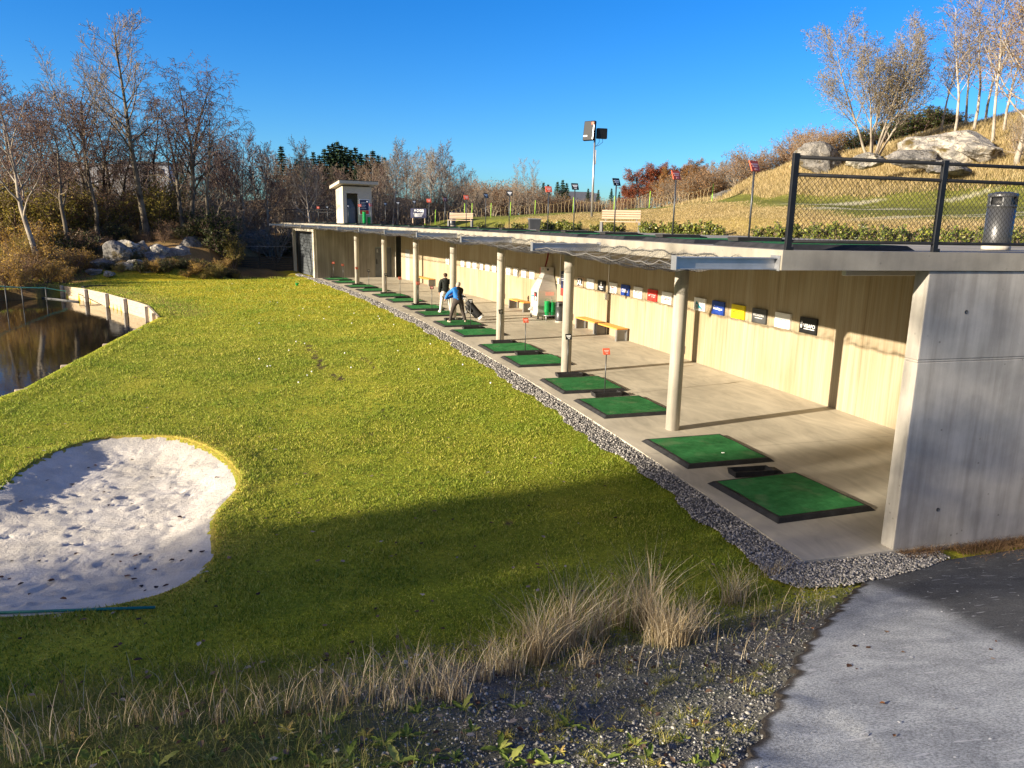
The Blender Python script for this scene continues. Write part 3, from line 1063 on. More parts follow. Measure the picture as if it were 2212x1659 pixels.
def hill_colour(x, y):
    s, d = sdv(x, y); r = np.hypot(x, y); az = np.arctan2(x, y)
    gold = np.array((.40, .29, .13)); green = np.array((.16, .17, .035)); olive = np.array((.20, .17, .045)); litter = np.array((.13, .085, .045))
    n = vnoise(x, y, 6, 31) + .6 * vnoise(x, y, 2, 32)
    t = np.clip(.35 + n * .9, 0, 1)[:, None]
    c = gold * (1 - t * .8) + olive * t * .8
    k = [az_of(q) for q in (900, 1010, 1150, 1300, 1400, 1540, 1640, 1850, 2212)]
    g0 = np.interp(az, k, [40, 50, 52, 50, 48, 44, 38, 28.5, 26]) + 2 * vnoise(x, y, 4, 33)
    g1 = np.interp(az, k, [62, 66, 68, 68, 66, 60, 47, 40, 38.5]) + 2 * vnoise(x, y, 4, 34)
    g = (sst(-2.5, .5, r - g0) * (1 - sst(-.5, 4.5, r - g1)))[:, None]
    c = c * (1 - g) + green * g
    # frost-pale streaks on the green at the right
    fr = (sst(.22, .34, vnoise(x * .35, y * 2.2, 1.2, 35)) * sst(az_of(1650), az_of(1750), az))[:, None] * g * .7
    c = c * (1 - fr) + np.array((.5, .47, .4)) * fr
    w = sst(0, 6, r - np.interp(az, k, [58, 74, 76, 74, 74, 66, 64, 72, 72]))[:, None]
    c = c * (1 - w) + litter * (1 + .5 * vnoise(x, y, 3, 36))[:, None] * w
    deck = ((d < 9.6) & (s < 56))[:, None]
    c = np.where(deck, np.array((.1, .08, .05)), c)
    return np.clip(np.concatenate([c, np.ones((len(x), 1))], 1), 0, 1)


def hill_r0(a):
    r_ = r_at_d(a, 8.8)
    x, y = r_ * math.sin(a), r_ * math.cos(a)
    s, d = sdv(x, y)
    if s > 56.2: return max(r_ * .0 + 63, 56.2)
    if s < .3:
        # line s = .3 reached from the camera side
        lo, hi = 5.0, 60.0
        for _ in range(40):
            m_ = (lo + hi) / 2
            if sdv(m_ * math.sin(a), m_ * math.cos(a))[0] < .3: lo = m_
            else: hi = m_
        return hi
    return r_


hx, hy, hf = az_grid(AZ0, R(60), hill_r0, lambda a: 420.0, 260, 420)
hz = zhill(hx, hy)
hill = np_mesh('hillside', np.stack([hx, hy, hz], 1), hf, M['hill'], smooth=True, attr=hill_colour(hx, hy))
tag(hill, kind='structure')

# ------------------------------------------------------------------ water
m, nt, b = new_mat('pond_water')
b.inputs['Base Color'].default_value = (.012, .010, .007, 1)
b.inputs['Roughness'].default_value = .04
b.inputs['Specular IOR Level'].default_value = .5
b.inputs['IOR'].default_value = 1.33
v = coords(nt, 'Object', (1, 1, 1))
bump(nt, b, noise(nt, v, 3.0, 3, .55, .4), .05, .05)
M['water'] = m
mb = MB()
wp = [tuple(q) for q in (LAKE + 0)]
cen = LAKE.mean(0)
mb.add([(x, y, WATER_Z) for x, y in wp], [tuple(range(len(wp)))])
tag(mb.build('water', M['water']), kind='structure')

# ------------------------------------------------------------------ bunker sand
m, nt, b = new_mat('bunker_sand')
b.inputs['Roughness'].default_value = .95
v = coords(nt, 'Object')
c = ramp(nt, [(.3, (.50, .465, .41)), (.7, (.66, .62, .55))], noise(nt, v, 2.5, 6, .6))
c = mul(nt, c, ramp(nt, [(.3, (.86, .85, .82)), (.62, (1.04, 1.03, 1.03))], noise(nt, v, .55, 4, .55, .8)))
nt.links.new(c, b.inputs['Base Color'])
c = mul(nt, c, ramp(nt, [(.35, (.82, .82, .82)), (.65, (1.12, 1.12, 1.12))], noise(nt, v, 90, 3, .7)))
nt.links.new(c, b.inputs['Base Color'])
bump(nt, b, noise(nt, v, 18, 7, .75), .8, .035)
M['sand'] = m
bx0, by0 = BUNK.min(0) - .2; bx1, by1 = BUNK.max(0) + .2
nx, ny = int((bx1 - bx0) / .05), int((by1 - by0) / .05)
X, Y = np.meshgrid(np.linspace(bx0, bx1, nx), np.linspace(by0, by1, ny))
xf, yf = X.ravel(), Y.ravel()
bd = poly_dist(BUNK, xf, yf)
zb = -.075 - .17 * sst(0, .8, bd) - .05 * sst(.3, 2, bd) + .06 * np.exp(-np.maximum(bd, 0) / .25) * sst(9.3, 12.5, yf)
zb = zb + sst(0, .5, bd) * (.05 * vnoise(xf, yf, 1.2, 41) + .02 * np.abs(vnoise(xf, yf, .4, 42)) + .028 * vnoise(xf, yf, .17, 43) + .02 * np.abs(vnoise(xf, yf, .3, 44)))
# footprints and ridges raked into the sand
for k in range(900):
    px, py = RNG.uniform(bx0, bx1), RNG.uniform(by0, by1)
    a = RNG.uniform(0, 6.3); ca, sa = math.cos(a), math.sin(a)
    l_, w_ = RNG.uniform(.06, .14), RNG.uniform(.035, .06)
    near = (np.abs(xf - px) < .5) & (np.abs(yf - py) < .5)
    u = ((xf[near] - px) * ca + (yf[near] - py) * sa) / l_; q = (-(xf[near] - px) * sa + (yf[near] - py) * ca) / w_
    g2 = u * u + q * q
    zb[near] += RNG.uniform(.006, .028) * (-np.exp(-g2) + .55 * np.exp(-(np.sqrt(g2) - 1.5) ** 2 * 3))
ke = bd > -.12
idx = np.arange(nx * ny).reshape(ny, nx)
q = np.stack([idx[:-1, :-1], idx[:-1, 1:], idx[1:, 1:], idx[1:, :-1]], -1).reshape(-1, 4)
q = q[ke[q].all(1)]
used = np.unique(q); rm = np.full(nx * ny, -1); rm[used] = np.arange(len(used))
zs = np.where(bd < .25, np.minimum(zb, zb), zb)
sand = np_mesh('bunker_sand', np.stack([xf, yf, zs + .0], 1)[used], rm[q], M['sand'], smooth=True)
tag(sand, kind='structure')

SAND_Z = zb.copy()
SNX, SNY, SBX0, SBY0, SBX1, SBY1 = nx, ny, bx0, by0, bx1, by1

# ================================================================== the range building
S_END = 55.8
bld = thing('driving_range_building', 'long curved concrete driving range building with open tee bays under a flat roof deck', 'building')
# floor
mb = MB()
prof = [(0, 0), (0, -.35), (5.9, -.35), (5.9, 0)]
mb.arc(prof, 0.02, 48.3, .5)
fl = mb.build('floor', M['floor'])
me = fl.data
# planar uv along the arc for the floor
ul = me.uv_layers['UVMap']
for p_ in me.polygons:
    if abs(p_.normal.z) > .8:
        for li in p_.loop_indices:
            co = me.vertices[me.loops[li].vertex_index].co
            s_, d_ = sdv(co.x, co.y)
            ul.data[li].uv = (s_, d_)
tag(fl, kind='structure')
# roof slab with a front lip
mb = MB()
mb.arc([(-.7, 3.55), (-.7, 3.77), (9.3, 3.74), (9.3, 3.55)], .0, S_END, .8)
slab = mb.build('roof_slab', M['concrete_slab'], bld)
# back wall with the doorway gap near the far end
mb = MB()
mb.arc([(5.85, 0), (5.85, 3.54), (6.1, 3.54), (6.1, -.3), (5.85, -.3)], .26, 46.75, .5)
mb.build('back_wall', M['board_wall'], bld)
# end wall, square to the front, running away to the right
E0 = np.array(P(0.03, 1.33)[:2]); tdir = np.array([math.cos(TH0), math.sin(TH0)]); ndir = np.array([-math.sin(TH0), math.cos(TH0)])


def epl(a, b_): return tuple(E0 + tdir * a + ndir * b_)


mb = MB()
mb.prism([epl(0, 0), epl(13, 0), epl(13, .22), epl(0, .22)], -.5, 2.44)
mb.prism([epl(0, .004), epl(13, .004), epl(13, .218), epl(0, .218)], 2.44, 2.47)
mb.prism([epl(0, 0), epl(13, 0), epl(13, .22), epl(0, .22)], 2.47, 3.545)
# formwork tie holes
ew = mb.build('end_wall', M['concrete_wall'], bld, bevel=.012)
for a in (.62, 2.1):
    for z in (.5, 3.05):
        mb = MB()
        c = epl(a, -.001)
        Mx = Matrix.Translation((c[0], c[1], z)) @ Matrix.Rotation(TH0, 4, 'Z') @ Matrix.Rotation(R(90), 4, 'X')
        mb.lathe([(.0, 0), (.022, 0), (.026, .003), (.026, .001)], 10, M=Mx)
        mb.build('tie_hole', M['sign_slate'], bld)
# columns
col_s = [(5.93, 1.31), (11.92, 1.36), (17.81, 1.37), (24.11, 1.5), (29.6, 1.36), (36.5, 1.53), (42.29, 1.38)]
for i, (s, d_c) in enumerate(col_s):
    mb = MB()
    x, y, _ = P(s, d_c)
    mb.lathe([(.138, 0), (.138, 2.9), (.141, 2.905), (.141, 2.925), (.138, 2.93), (.138, 3.55)], 28)
    o = mb.build('column', M['concrete_column'], bld)
    o.location = (x, y, 0)
    o.rotation_euler = (0, 0, i * 1.3)
# far cross wall with doors
mb = MB()
for (d0, d1, z0, z1) in ((0.16, 4.38, 0, 3.55), (5.62, 5.86, 0, 3.55), (4.38, 5.62, 2.15, 3.55)):
    A = P(48.2, d0); B = P(48.2, d1); C_ = P(48.42, d1); D_ = P(48.42, d0)
    n0 = len(mb.v)
    vs = [(*q[:2], z) for z in (z0, z1) for q in (A, B, C_, D_)]
    uv = [(d0, z0), (d1, z0), (d1, z0), (d0, z0), (d0, z1), (d1, z1), (d1, z1), (d0, z1)]
    mb.add(vs, [(3, 2, 1, 0), (4, 5, 6, 7), (0, 1, 5, 4), (1, 2, 6, 5), (2, 3, 7, 6), (3, 0, 4, 7)], 0, False, uv)
mb.build('cross_wall', M['board_grey'], bld)
M['door_grey'] = mat('grey_door', (.13, .14, .15), (.17, .18, .185), 3, .5)
fr_ = Matrix.Translation(P(48.28, 0)) @ Matrix.Rotation(th(48.28), 4, 'Z')
for x0 in (4.40, 5.01):
    mb = MB()
    mb.bx(x0, x0 + .6, -.03, .03, .01, 2.14, M=fr_)
    o = mb.build('door', M['door_grey'], bld)
    if x0 < 5:
        mb = MB()
        mb.bx(x0 + .08, x0 + .13, -.06, -.03, .95, 1.3, M=fr_)
        mb.bx(x0 + .08, x0 + .22, -.075, -.045, 1.0, 1.025, M=fr_)
        mb.build('handle', M['black_metal'], o)
        mb = MB()
        for zz in (1.83, 1.94):
            pts = [fr_ @ Vector((x0 + .17 + .045 * math.cos(a), -.036, zz + .05 * math.sin(a))) for a in np.linspace(0, 6.283, 13)]
            mb.tube(pts, .009, 5)
        mb.build('door_number', M['print_white'], o)
mb = MB()
mb.bx(5.88, 5.93, -.25, -.0, 0, 3.5, M=fr_)
mb.build('door_trim', M['concrete_column'], bld)
# passage behind the gap in the back wall
mb = MB()
for d0, d1, s0, s1 in ((5.87, 8.0, 48.2, 48.4), (6.12, 8.0, 46.5, 46.7), (8.0, 8.2, 46.5, 48.4)):
    mb.arc([(d0, 0), (d1, 0), (d1, 3.5), (d0, 3.5)], s0, s1, .5)
mb.build('passage_wall', M['sign_slate'], bld)
mb = MB()
mb.arc([(5.9, 2.95), (5.98, 2.95), (5.98, 3.2), (5.9, 3.2)], 46.8, 48.15, .5)
mb.build('door_header', mat('dark_red_beam', (.1, .03, .025), (.14, .045, .035), 4, .6), bld)
# door in the back wall near the far end
mb = MB()
mb.arc([(5.83, .0), (5.83, 2.1), (5.856, 2.1), (5.856, .0)], 44.9, 45.8, .5)
mb.build('door', mat('pale_grey_door', (.3, .32, .32), (.36, .38, .37), 3, .5), bld)
# garage door bay at the far end
mb = MB()
for s in (48.22, 54.45):
    mb.arc([(-.02, -.1), (.16, -.1), (.16, 3.55), (-.02, 3.55)], s, s + .42, .2)
mb.arc([(.02, 3.2), (.16, 3.2), (.16, 3.55), (.02, 3.55)], 48.65, 54.44, .5)
mb.arc([(.0, -.2), (8.2, -.2), (8.2, 3.54), (8.0, 3.54), (8.0, .0), (.0, .0)], 54.9, 55.1, .2)
mb.build('garage_frame', M['concrete_column'], bld)
mb = MB()
k = 14
for i in range(k):
    z0, z1 = 3.0 * i / k, 3.0 * (i + 1) / k
    mb.arc([(.30, z0 + .012), (.285, z0 + .03), (.285, z1 - .02), (.30, z1), (.34, z1), (.34, z0 + .012)], 48.8, 53.6, 5)
gd = mb.build('garage_door', mat('charcoal_door', (.075, .085, .095), (.1, .11, .12), 2, .45, spec=.4), bld)
mb = MB()
mb.arc([(.26, 0), (.40, 0), (.40, 3.2), (.26, 3.2)], 53.62, 54.4, .5)
mb.arc([(.27, 3.0), (.40, 3.0), (.40, 3.2), (.27, 3.2)], 48.66, 53.6, .5)
mb.build('garage_track', M['black_metal'], bld)

# brackets and catch net under the roof edge
BS = [0.12] + [5.35 * i for i in range(1, 11)]
for s in BS:
    mb = MB()
    Mx = Matrix.Translation(P(s, -.7, 3.62)) @ Matrix.Rotation(th(s), 4, 'Z')
    L = 1.25
    for z, h in ((-.06, .012), (.06, .012)):
        mb.bx(-L, 0, -.05, .05, z - h / 2, z + h / 2, M=Mx)
    mb.bx(-L, 0, -.006, .006, -.054, .054, M=Mx)
    mb.bx(-.012, -.001, -.09, .09, -.08, .09, M=Mx)
    mb.bx(-L - .008, -L, -.06, .06, -.075, .08, M=Mx)
    mb.build('bracket', M['steel'], bld)
nets = []


def net_pt(u, w, s0, s1):
    """u along (0..1) between two brackets, w across (0 slab .. 1 tip)"""
    s = s0 + (s1 - s0) * u
    sagu = 4 * u * (1 - u)
    d = -.72 - 1.2 * w + .28 * sagu * w
    z = 3.66 - .05 * w - sagu * (.06 * w + .13 * math.sin(math.pi * min(w * 1.0, 1)) * (1 - .25 * w)) - .05 * math.sin(math.pi * w)
    z += .02 * math.sin(s * 9.1 + w * 7) + .018 * math.sin(s * 23.0 - w * 5)
    return P(s, d, z)


wv, wf = [], []


def strand(pts, rad):
    """flat-sided thin cord"""
    base = len(wv)
    pts = np.array(pts)
    for i, p_ in enumerate(pts):
        t = pts[min(i + 1, len(pts) - 1)] - pts[max(i - 1, 0)]
        t = t / (np.linalg.norm(t) + 1e-9)
        a = np.cross(t, (0, 0, 1.0) if abs(t[2]) < .9 else (.3, .95, 0.0)); a /= np.linalg.norm(a) + 1e-9
        b_ = np.cross(t, a)
        for k_ in range(3):
            an = 2.0944 * k_
            wv.append(p_ + rad * (a * math.cos(an) + b_ * math.sin(an)))
    for i in range(len(pts) - 1):
        for k_ in range(3):
            j = (k_ + 1) % 3
            wf.append((base + i * 3 + k_, base + i * 3 + j, base + i * 3 + 3 + j, base + i * 3 + 3 + k_))


for bi in range(len(BS) - 1):
    s0, s1 = BS[bi], BS[bi + 1]
    cell = .062 if bi == 0 else (.085 if bi < 3 else .13)
    rad = .0016 if bi == 0 else (.002 if bi < 3 else .003)
    nu = int((s1 - s0) / cell); nw = int(1.5 / cell)
    for k_ in range(-nw, nu + 1):
        for sg in (1, -1):
            pts = []
            for j in range(nw + 1):
                u = (k_ + j) / nu if sg > 0 else (k_ + nw - j) / nu
                if 0 <= u <= 1: pts.append(net_pt(u, j / nw, s0, s1))
            if len(pts) > 1: strand(pts, rad)
    for w in (0.02, 1.0):
        strand([net_pt(u, w, s0, s1) for u in np.linspace(0, 1, 24)], .007)
np_mesh('catch_net', np.array(wv), np.array(wf), M['net_grey'], bld)
# tube lamp under the near end of the slab, small lamps, conduits and boxes
Mx = Matrix.Translation(P(1.95, 2.7, 3.41)) @ Matrix.Rotation(th(1.8), 4, 'Z')
mb = MB()
mb.bx(-1.0, .75, -.05, .05, -.055, .03, M=Mx)
mb.build('ceiling_lamp', M['lamp_white'], bld, bevel=.015)
for s in (24.6, 39.5, 10.5):
    mb = MB()
    Mx = Matrix.Translation(P(s, 5.7, 3.3)) @ Matrix.Rotation(th(s), 4, 'Z')
    mb.bx(-.1, .15, -.12, .12, -.08, .08, M=Mx)
    mb.build('wall_lamp', M['lamp_white'], bld, bevel=.01)
for s, zb in ((13.2, .38), (21.45, .38), (29.1, .5), (36.9, .5), (43.6, .6), (18.45, 1.5), (22.75, 1.75)):
    mb = MB()
    x, y, _ = P(s, 5.825)
    mb.tube([(x, y, zb), (x, y, 3.55)], .014, 8)
    mb.build('conduit', M['lamp_white'], bld)
    mb = MB()
    Mx = Matrix.Translation(P(s, 5.79, zb - .1)) @ Matrix.Rotation(th(s), 4, 'Z')
    mb.bx(-.05, .06, -.07, .07, -.12, .12, M=Mx)
    mb.build('socket_box', M['leg_grey'] if zb < 1 else M['lamp_white'], bld, bevel=.008)
# down-slope kiosk and rails are things of their own
rl = thing('roof_railing', 'black two-bar railing across the far end of the roof deck', 'railing')
mb = MB()
pa, pb = Vector(P(55.2, -.35, 3.75)), Vector(P(48.6, 2.4, 3.75))
for h in (1.02, .82, .12):
    mb.tube([pa + Vector((0, 0, h)), pb + Vector((0, 0, h))], .028, 6)
mb.build('rail', M['black_metal'], rl)
for t in (0, .33, .66, 1):
    mb = MB()
    q = pa.lerp(pb, t)
    mb.box((q.x, q.y, q.z + .53), (.06, .06, 1.06), .4)
    mb.build('post', M['black_metal'], rl)

# ------------------------------------------------------------------ chain-link fence on the near end of the deck
fe = thing('chain_link_fence', 'black chain-link fence with two top rails on the near end of the roof deck', 'fence')
F0 = np.array(P(.03, -.62)[:2])


def fpl(a, z, off=.0):
    q = F0 + tdir * a + ndir * (.05 + off)
    return Vector((q[0], q[1], z))


fence_x = [.03, 2.02, 4.0, 6.0, 8.0]
for a in fence_x:
    mb = MB()
    q = fpl(a, 0)
    mb.box((q.x, q.y, 4.27), (.07, .045, 1.08), TH0)
    mb.box((q.x - ndir[0] * .03, q.y - ndir[1] * .03, 3.735), (.1, .02, .14), TH0)
    mb.build('post', M['black_metal'], fe, bevel=.004)
for z, r_ in ((4.77, .021), (4.585, .021), (3.865, .019)):
    mb = MB()
    mb.tube([fpl(-.0, z), fpl(8.0, z)], r_, 10)
    mb.build('rail', M['black_metal'], fe)
wv, wf = [], []
cell = .066
nz = int(round(.72 / (cell / 2) / 2)) * 2
z0_, z1_ = 3.865, 4.585
hz_ = (z1_ - z0_) / nz
for k_ in range(int(8.0 / cell)):
    for ph in (0, 1):
        pts = []
        for j in range(nz + 1):
            a = k_ * cell + ((cell / 2 if j % 2 else 0) if ph == 0 else cell / 2 + (0 if j % 2 else cell / 2))
            p_ = fpl(a + cell * .02, z0_ + j * hz_, .004 if (j + ph) % 2 else -.004)
            pts.append(np.array(p_))
        strand(pts, .0036)
np_mesh('wire_mesh', np.array(wv), np.array(wf), M['black_metal'], fe)

# ================================================================== tee mats, trays, tee signs
ORD = ['first', 'second', 'third', 'fourth', 'fifth', 'sixth', 'seventh', 'eighth', 'ninth', 'tenth', 'eleventh', 'twelfth', 'thirteenth',
       'fourteenth', 'fifteenth', 'sixteenth', 'seventeenth', 'eighteenth', 'nineteenth', 'twentieth']


def make_mat_proto():
    t = thing('tee_mat', 'x', 'golf mat')
    mb = MB()
    o_, i_ = .865, .74
    h = .055
    # bevelled rubber frame, open in the middle
    ring0 = [(-o_, -o_, 0), (o_, -o_, 0), (o_, o_, 0), (-o_, o_, 0)]
    ring1 = [(-.80, -.80, h), (.80, -.80, h), (.80, .80, h), (-.80, .80, h)]
    ring2 = [(-i_, -i_, h), (i_, -i_, h), (i_, i_, h), (-i_, i_, h)]
    ring3 = [(-i_, -i_, .02), (i_, -i_, .02), (i_, i_, .02), (-i_, i_, .02)]
    mb.loft([ring0, ring1, ring2, ring3], cap=False)
    mb.build('rubber_frame', M['rubber'], t, bevel=.006)
    # turf sheet, slightly wavy, edges lifting a little
    n = 22
    vs, fs = [], []
    for j in range(n + 1):
        for i in range(n + 1):
            x = -.752 + 1.504 * i / n; y = -.752 + 1.504 * j / n
            z = .058 + .006 * math.sin(x * 3.1 + 1) * math.cos(y * 2.3) + .012 * max(0, math.sin(y * 4.2 + .6)) * max(0, (abs(x) - .55) / .2) ** 2
            vs.append((x, y, z))
    for j in range(n):
        for i in range(n):
            a = j * (n + 1) + i
            fs.append((a, a + 1, a + n + 2, a + n + 1))
    mb = MB(); mb.add(vs, fs, 0, True)
    mb.build('turf', M['turf_mat'], t)
    mb = MB()
    for x, y, l, hz in ((-.77, .1, .5, 1), (.77, -.1, .55, 1), (.05, -.77, .5, 0), (-.1, .77, .45, 0)):
        sx, sy = (.02, l) if hz else (l, .02)
        mb.box((x, y, .052), (sx, sy, .016))
    mb.build('slot', M['black'], t)
    return t


def make_tray_proto():
    t = thing('ball_tray', 'x', 'ball tray')
    mb = MB()
    mb.loft([[(-.34, -.12, 0), (.34, -.12, 0), (.34, .12, 0), (-.34, .12, 0)], [(-.36, -.14, .1), (.36, -.14, .1), (.36, .14, .1), (-.36, .14, .1)],
             [(-.335, -.115, .1), (.335, -.115, .1), (.335, .115, .1), (-.335, .115, .1)], [(-.32, -.1, .03), (.32, -.1, .03), (.32, .1, .03), (-.32, .1, .03)]])
    mb.build('tray_body', M['rubber'], t, bevel=.004)
    mb = MB()
    mb.loft([[(.36, -.12, 0), (.58, -.12, 0), (.58, .12, 0), (.36, .12, 0)], [(.362, -.1, .085), (.5, -.1, .07), (.5, .1, .07), (.362, .1, .085)]])
    mb.build('side_ramp', M['rubber'], t, bevel=.004)
    return t


def make_tee_sign_proto(colname, pm, h=1.0):
    t = thing('tee_sign', 'x', 'tee sign')
    mb = MB()
    mb.tube([(0, 0, .0), (0, 0, h)], .014, 8)
    mb.build('pole', M['dark_steel'], t)
    mb = MB()
    Mx = Matrix.Translation((0, 0, h + .05)) @ Matrix.Rotation(R(-24), 4, 'X')
    mb.bx(-.086, .086, -.008, .008, -.078, .078, M=Mx)
    pl = mb.build('plate', M[colname], t, bevel=.003)
    mb = MB()
    ink = 'print_white' if colname == 'black' else 'print_pink'
    for x0, x1, z0, z1 in ((-.062, .062, .012, .036), (-.047, .047, -.02, .003), (-.022, .0, -.062, -.042), (.008, .03, -.062, -.042)):
        mb.bx(x0, x1, -.0105, -.0085, z0, z1, M=Mx)
    mb.build('printed_text', M[ink], pl)
    return t


matp = make_mat_proto()
mats_low = [(2.04, 1.20, .05), (4.44, 1.18, 0), (7.87, 1.14, 0), (10.26, 1.14, 0), (13.75, 1.17, .01), (16.1, 1.14, 0), (19.7, 1.17, 0), (22.35, 1.2, 0), (25.75, 1.3, 0),
            (28.3, 1.36, 0), (31.7, 1.36, 0), (34.4, 1.3, 0), (37.85, 1.2, 0), (40.55, 1.15, 0), (44.05, 1.15, 0), (46.8, 1.2, 0)]
used_m = [False]


def place(proto, used, loc, rz, label, group):
    o = proto if not used[0] else copy_tree(proto)
    used[0] = True
    o.location = loc
    o.rotation_euler = (0, 0, rz)
    o['label'] = label
    o['group'] = group
    return o


LOWN = ['nearest the end wall, crossed by tree shadows', 'second from the end wall with a tee peg']
for i, (s, d, r_) in enumerate(mats_low):
    lb = 'green tee mat in a black frame, ' + (LOWN[i] if i < 2 else 'under the man in the blue jacket' if i == 7 else 'under the man in white trousers' if i == 8 else ORD[i] + ' ground-floor mat from the end wall')
    place(matp, used_m, P(s, d, .001), th(s) + r_ + RNG.uniform(-.02, .02), lb, 'tee mats along the open front of the bays')
up_s = [2.3, 4.58, 7.0, 9.2, 10.9, 14.0, 16.3, 18.5, 21.25, 23.6, 26.0, 28.9, 31.4, 34.5, 37.0, 39.9, 45.4, 48.0]
up_d = [.3] * 18
for i, s in enumerate(up_s):
    place(matp, used_m, P(s - 1.2, .42, 3.772), th(s), 'tee mat on the edge of the roof deck, ' + ORD[i] + ' from the fence', 'tee mats along the edge of the roof deck')
tray = make_tray_proto(); used_t = [False]
for i, (s, d, r_) in enumerate(mats_low):
    if i == 1: continue
    dd = d + (.1 if i else .03)
    place(tray, used_t, P(s + (1.04 if i == 0 else 1.14), dd, .001), th(s) + RNG.uniform(-.08, .08), 'black ball tray ' + ('without a sign beside the mat nearest the end wall' if i == 0 else 'full of balls by the man in white trousers' if i == 8 else 'beyond the ' + ORD[i] + ' ground-floor mat from the end wall'), 'ball trays between the mats')
for i, s in enumerate(up_s):
    place(tray, used_t, P(s, .42, 3.775), th(s), 'black ball tray beyond the ' + ORD[i] + ' roof deck mat from the fence', 'ball trays on the roof deck')
SR, SB = make_tee_sign_proto('tee_red', 'x'), make_tee_sign_proto('black', 'k')
M['sign_brown'] = mat('brown_plate', (.11, .03, .025), (.15, .045, .035), 3, .5)
SN = make_tee_sign_proto('sign_brown', 'x')
SP = {'r': (SR, [False]), 'b': (SB, [False]), 'n': (SN, [False])}
CN = {'r': 'orange-red', 'b': 'black', 'n': 'dark brownish red'}
low_c = [None, None, 'r', 'b', 'r', 'b', 'b', 'n', 'n', 'r', 'r', 'b', 'b', 'r', 'r', 'r']
for i, (s, d, r_) in enumerate(mats_low):
    k = low_c[i]
    if not k: continue
    place(*SP[k], P(s + 1.14, d + .05, .03), th(s) + R(8) + RNG.uniform(-.25, .25), '%s plate on a pole in the tray of the %s ground-floor mat' % (CN[k], ORD[i]), 'tee signs on the ground floor')
up_c = 'rrbbrbbrnrbbbrrbbr'
for i, s in enumerate(up_s):
    k = up_c[i]
    place(*SP[k], P(s, .32, 3.80), th(s) + R(8) + RNG.uniform(-.3, .3), '%s plate on a pole on the roof deck, %s from the fence' % (CN[k], ORD[i]), 'tee signs on the roof deck')
# tee peg on the second mat
mb = MB()
s, d, _ = mats_low[1]
mb.lathe([(.012, 0), (.006, .01), (.005, .05), (.011, .06), (.004, .062)], 10)
pg = mb.build('tee_peg', M['ball_white'])
pg.location = P(s - .35, d + .12, .062); pg.rotation_euler = (R(70), 0, .6)
tag(pg, 'small white tee peg lying on the second mat', 'tee')

# ================================================================== boards on the back wall
GW = 'advert boards along the back wall'
WX = 5.85


def board(s, name, label, face, prints, w=.6, h=.38, z=1.76, cat='sign'):
    t = thing('wall_sign', label, cat, P(s, WX, z), th(s), GW)
    mb = MB()
    mb.bx(-.055, -.002, -w / 2, w / 2, -h / 2, h / 2)
    bo = mb.build('panel', M[face], t, bevel=.004)
    for nm, mk, parts in prints:
        mb = MB()
        for pr in parts:
            if pr[0] == 'bar':
                _, y0, y1, z0, z1 = pr
                mb.bx(-.0585, -.0565, -y1, -y0, z0, z1)
            elif pr[0] == 'poly':
                pts = pr[1]
                vs = [(-.0585, -y, z_) for y, z_ in pts] + [(-.0565, -y, z_) for y, z_ in pts]
                n = len(pts)
                mb.add(vs, [tuple(range(n)), tuple(range(2 * n - 1, n - 1, -1))] + [(i, (i + 1) % n, n + (i + 1) % n, n + i) for i in range(n)])
            elif pr[0] == 'txt':
                _, tx, size, y0, z0, sx, bd_ = pr
                vs, fs = text_shape(tx, size, bd_)
                mb.add([(-.0586, -(x * sx + y0), y + z0) for x, y, _z in vs], fs)
        mb.build(nm, M[mk], bo, fix=False)
    return t


def T(tx, size, y=0, z=0, sx=1.0, b_=.0): return ('txt', tx, size, y, z, sx, b_)


board(7.77, '', 'black board lettered VISAFO in white, nearest the end wall', 'black', [('lettering', 'print_white', [T('VISAFO', .12, .06, -.01, 1.05, .003), ('bar', -.13, .25, -.088, -.07)]), ('emblem', 'print_white', [('poly', [(-.26, .02), (-.225, -.0), (-.19, .02), (-.205, -.06), (-.225, -.08), (-.245, -.06)]), ('poly', [(-.25, .09), (-.238, .09), (-.228, .02), (-.24, .03)]), ('poly', [(-.205, .09), (-.193, .09), (-.2, .03), (-.214, .02)])])])
board(8.71, '', 'white board lettered AIDER in grey capitals', 'white', [('lettering', 'print_grey', [T('AIDER', .14, .0, -.02, 1.05)])])
board(9.65, '', 'slate grey board with the word POLARDRIX over a thin line', 'sign_slate', [('lettering', 'print_white', [T('POLARDRIX', .085, .0, .015, 1.0), ('bar', -.16, .16, -.06, -.045)])])
board(10.58, '', 'yellow board lettered MISTROL in black', 'sign_yellow', [('lettering', 'print_black', [T('MISTROL', .125, .0, -.02, .95)])])
board(11.52, '', 'bright blue board with the words Nistad Bygg as in white', 'sign_blue', [('lettering', 'print_white', [T('Nistad Bygg as', .085, .0, -.02, .95, .003)]), ('emblem', 'print_white', [('poly', [(-.2, .045), (-.17, .075), (-.14, .045), (-.15, .045), (-.17, .062), (-.19, .045)])])])
board(12.46, '', 'white board with a blue-green house gable', 'white', [('picture', 'print_teal', [('poly', [(-.2, -.1), (-.2, .02), (-.16, .1), (-.05, .02), (.2, -.12)])]), ('picture', 'white', [('bar', -.17, -.08, -.09, .0)]), ('base_line', 'print_black', [('bar', -.22, .2, -.135, -.122)])])
board(14.34, '', 'white board lettered Canon in red beside the nearest column', 'white', [('lettering', 'print_red', [T('Canon', .15, .0, -.02, 1.0, .003)])])
board(15.26, '', 'red board with small white lettering', 'sign_red', [('lettering', 'print_white', [T('Din Sparebank', .06, .08, .02, 1.0), T('din tryggleik', .05, .1, -.04, 1.0)]), ('emblem', 'print_white', [('poly', [(-.17 + .03 * math.cos(a), -.01 + .03 * math.sin(a)) for a in np.linspace(0, 5.9, 10)])])])
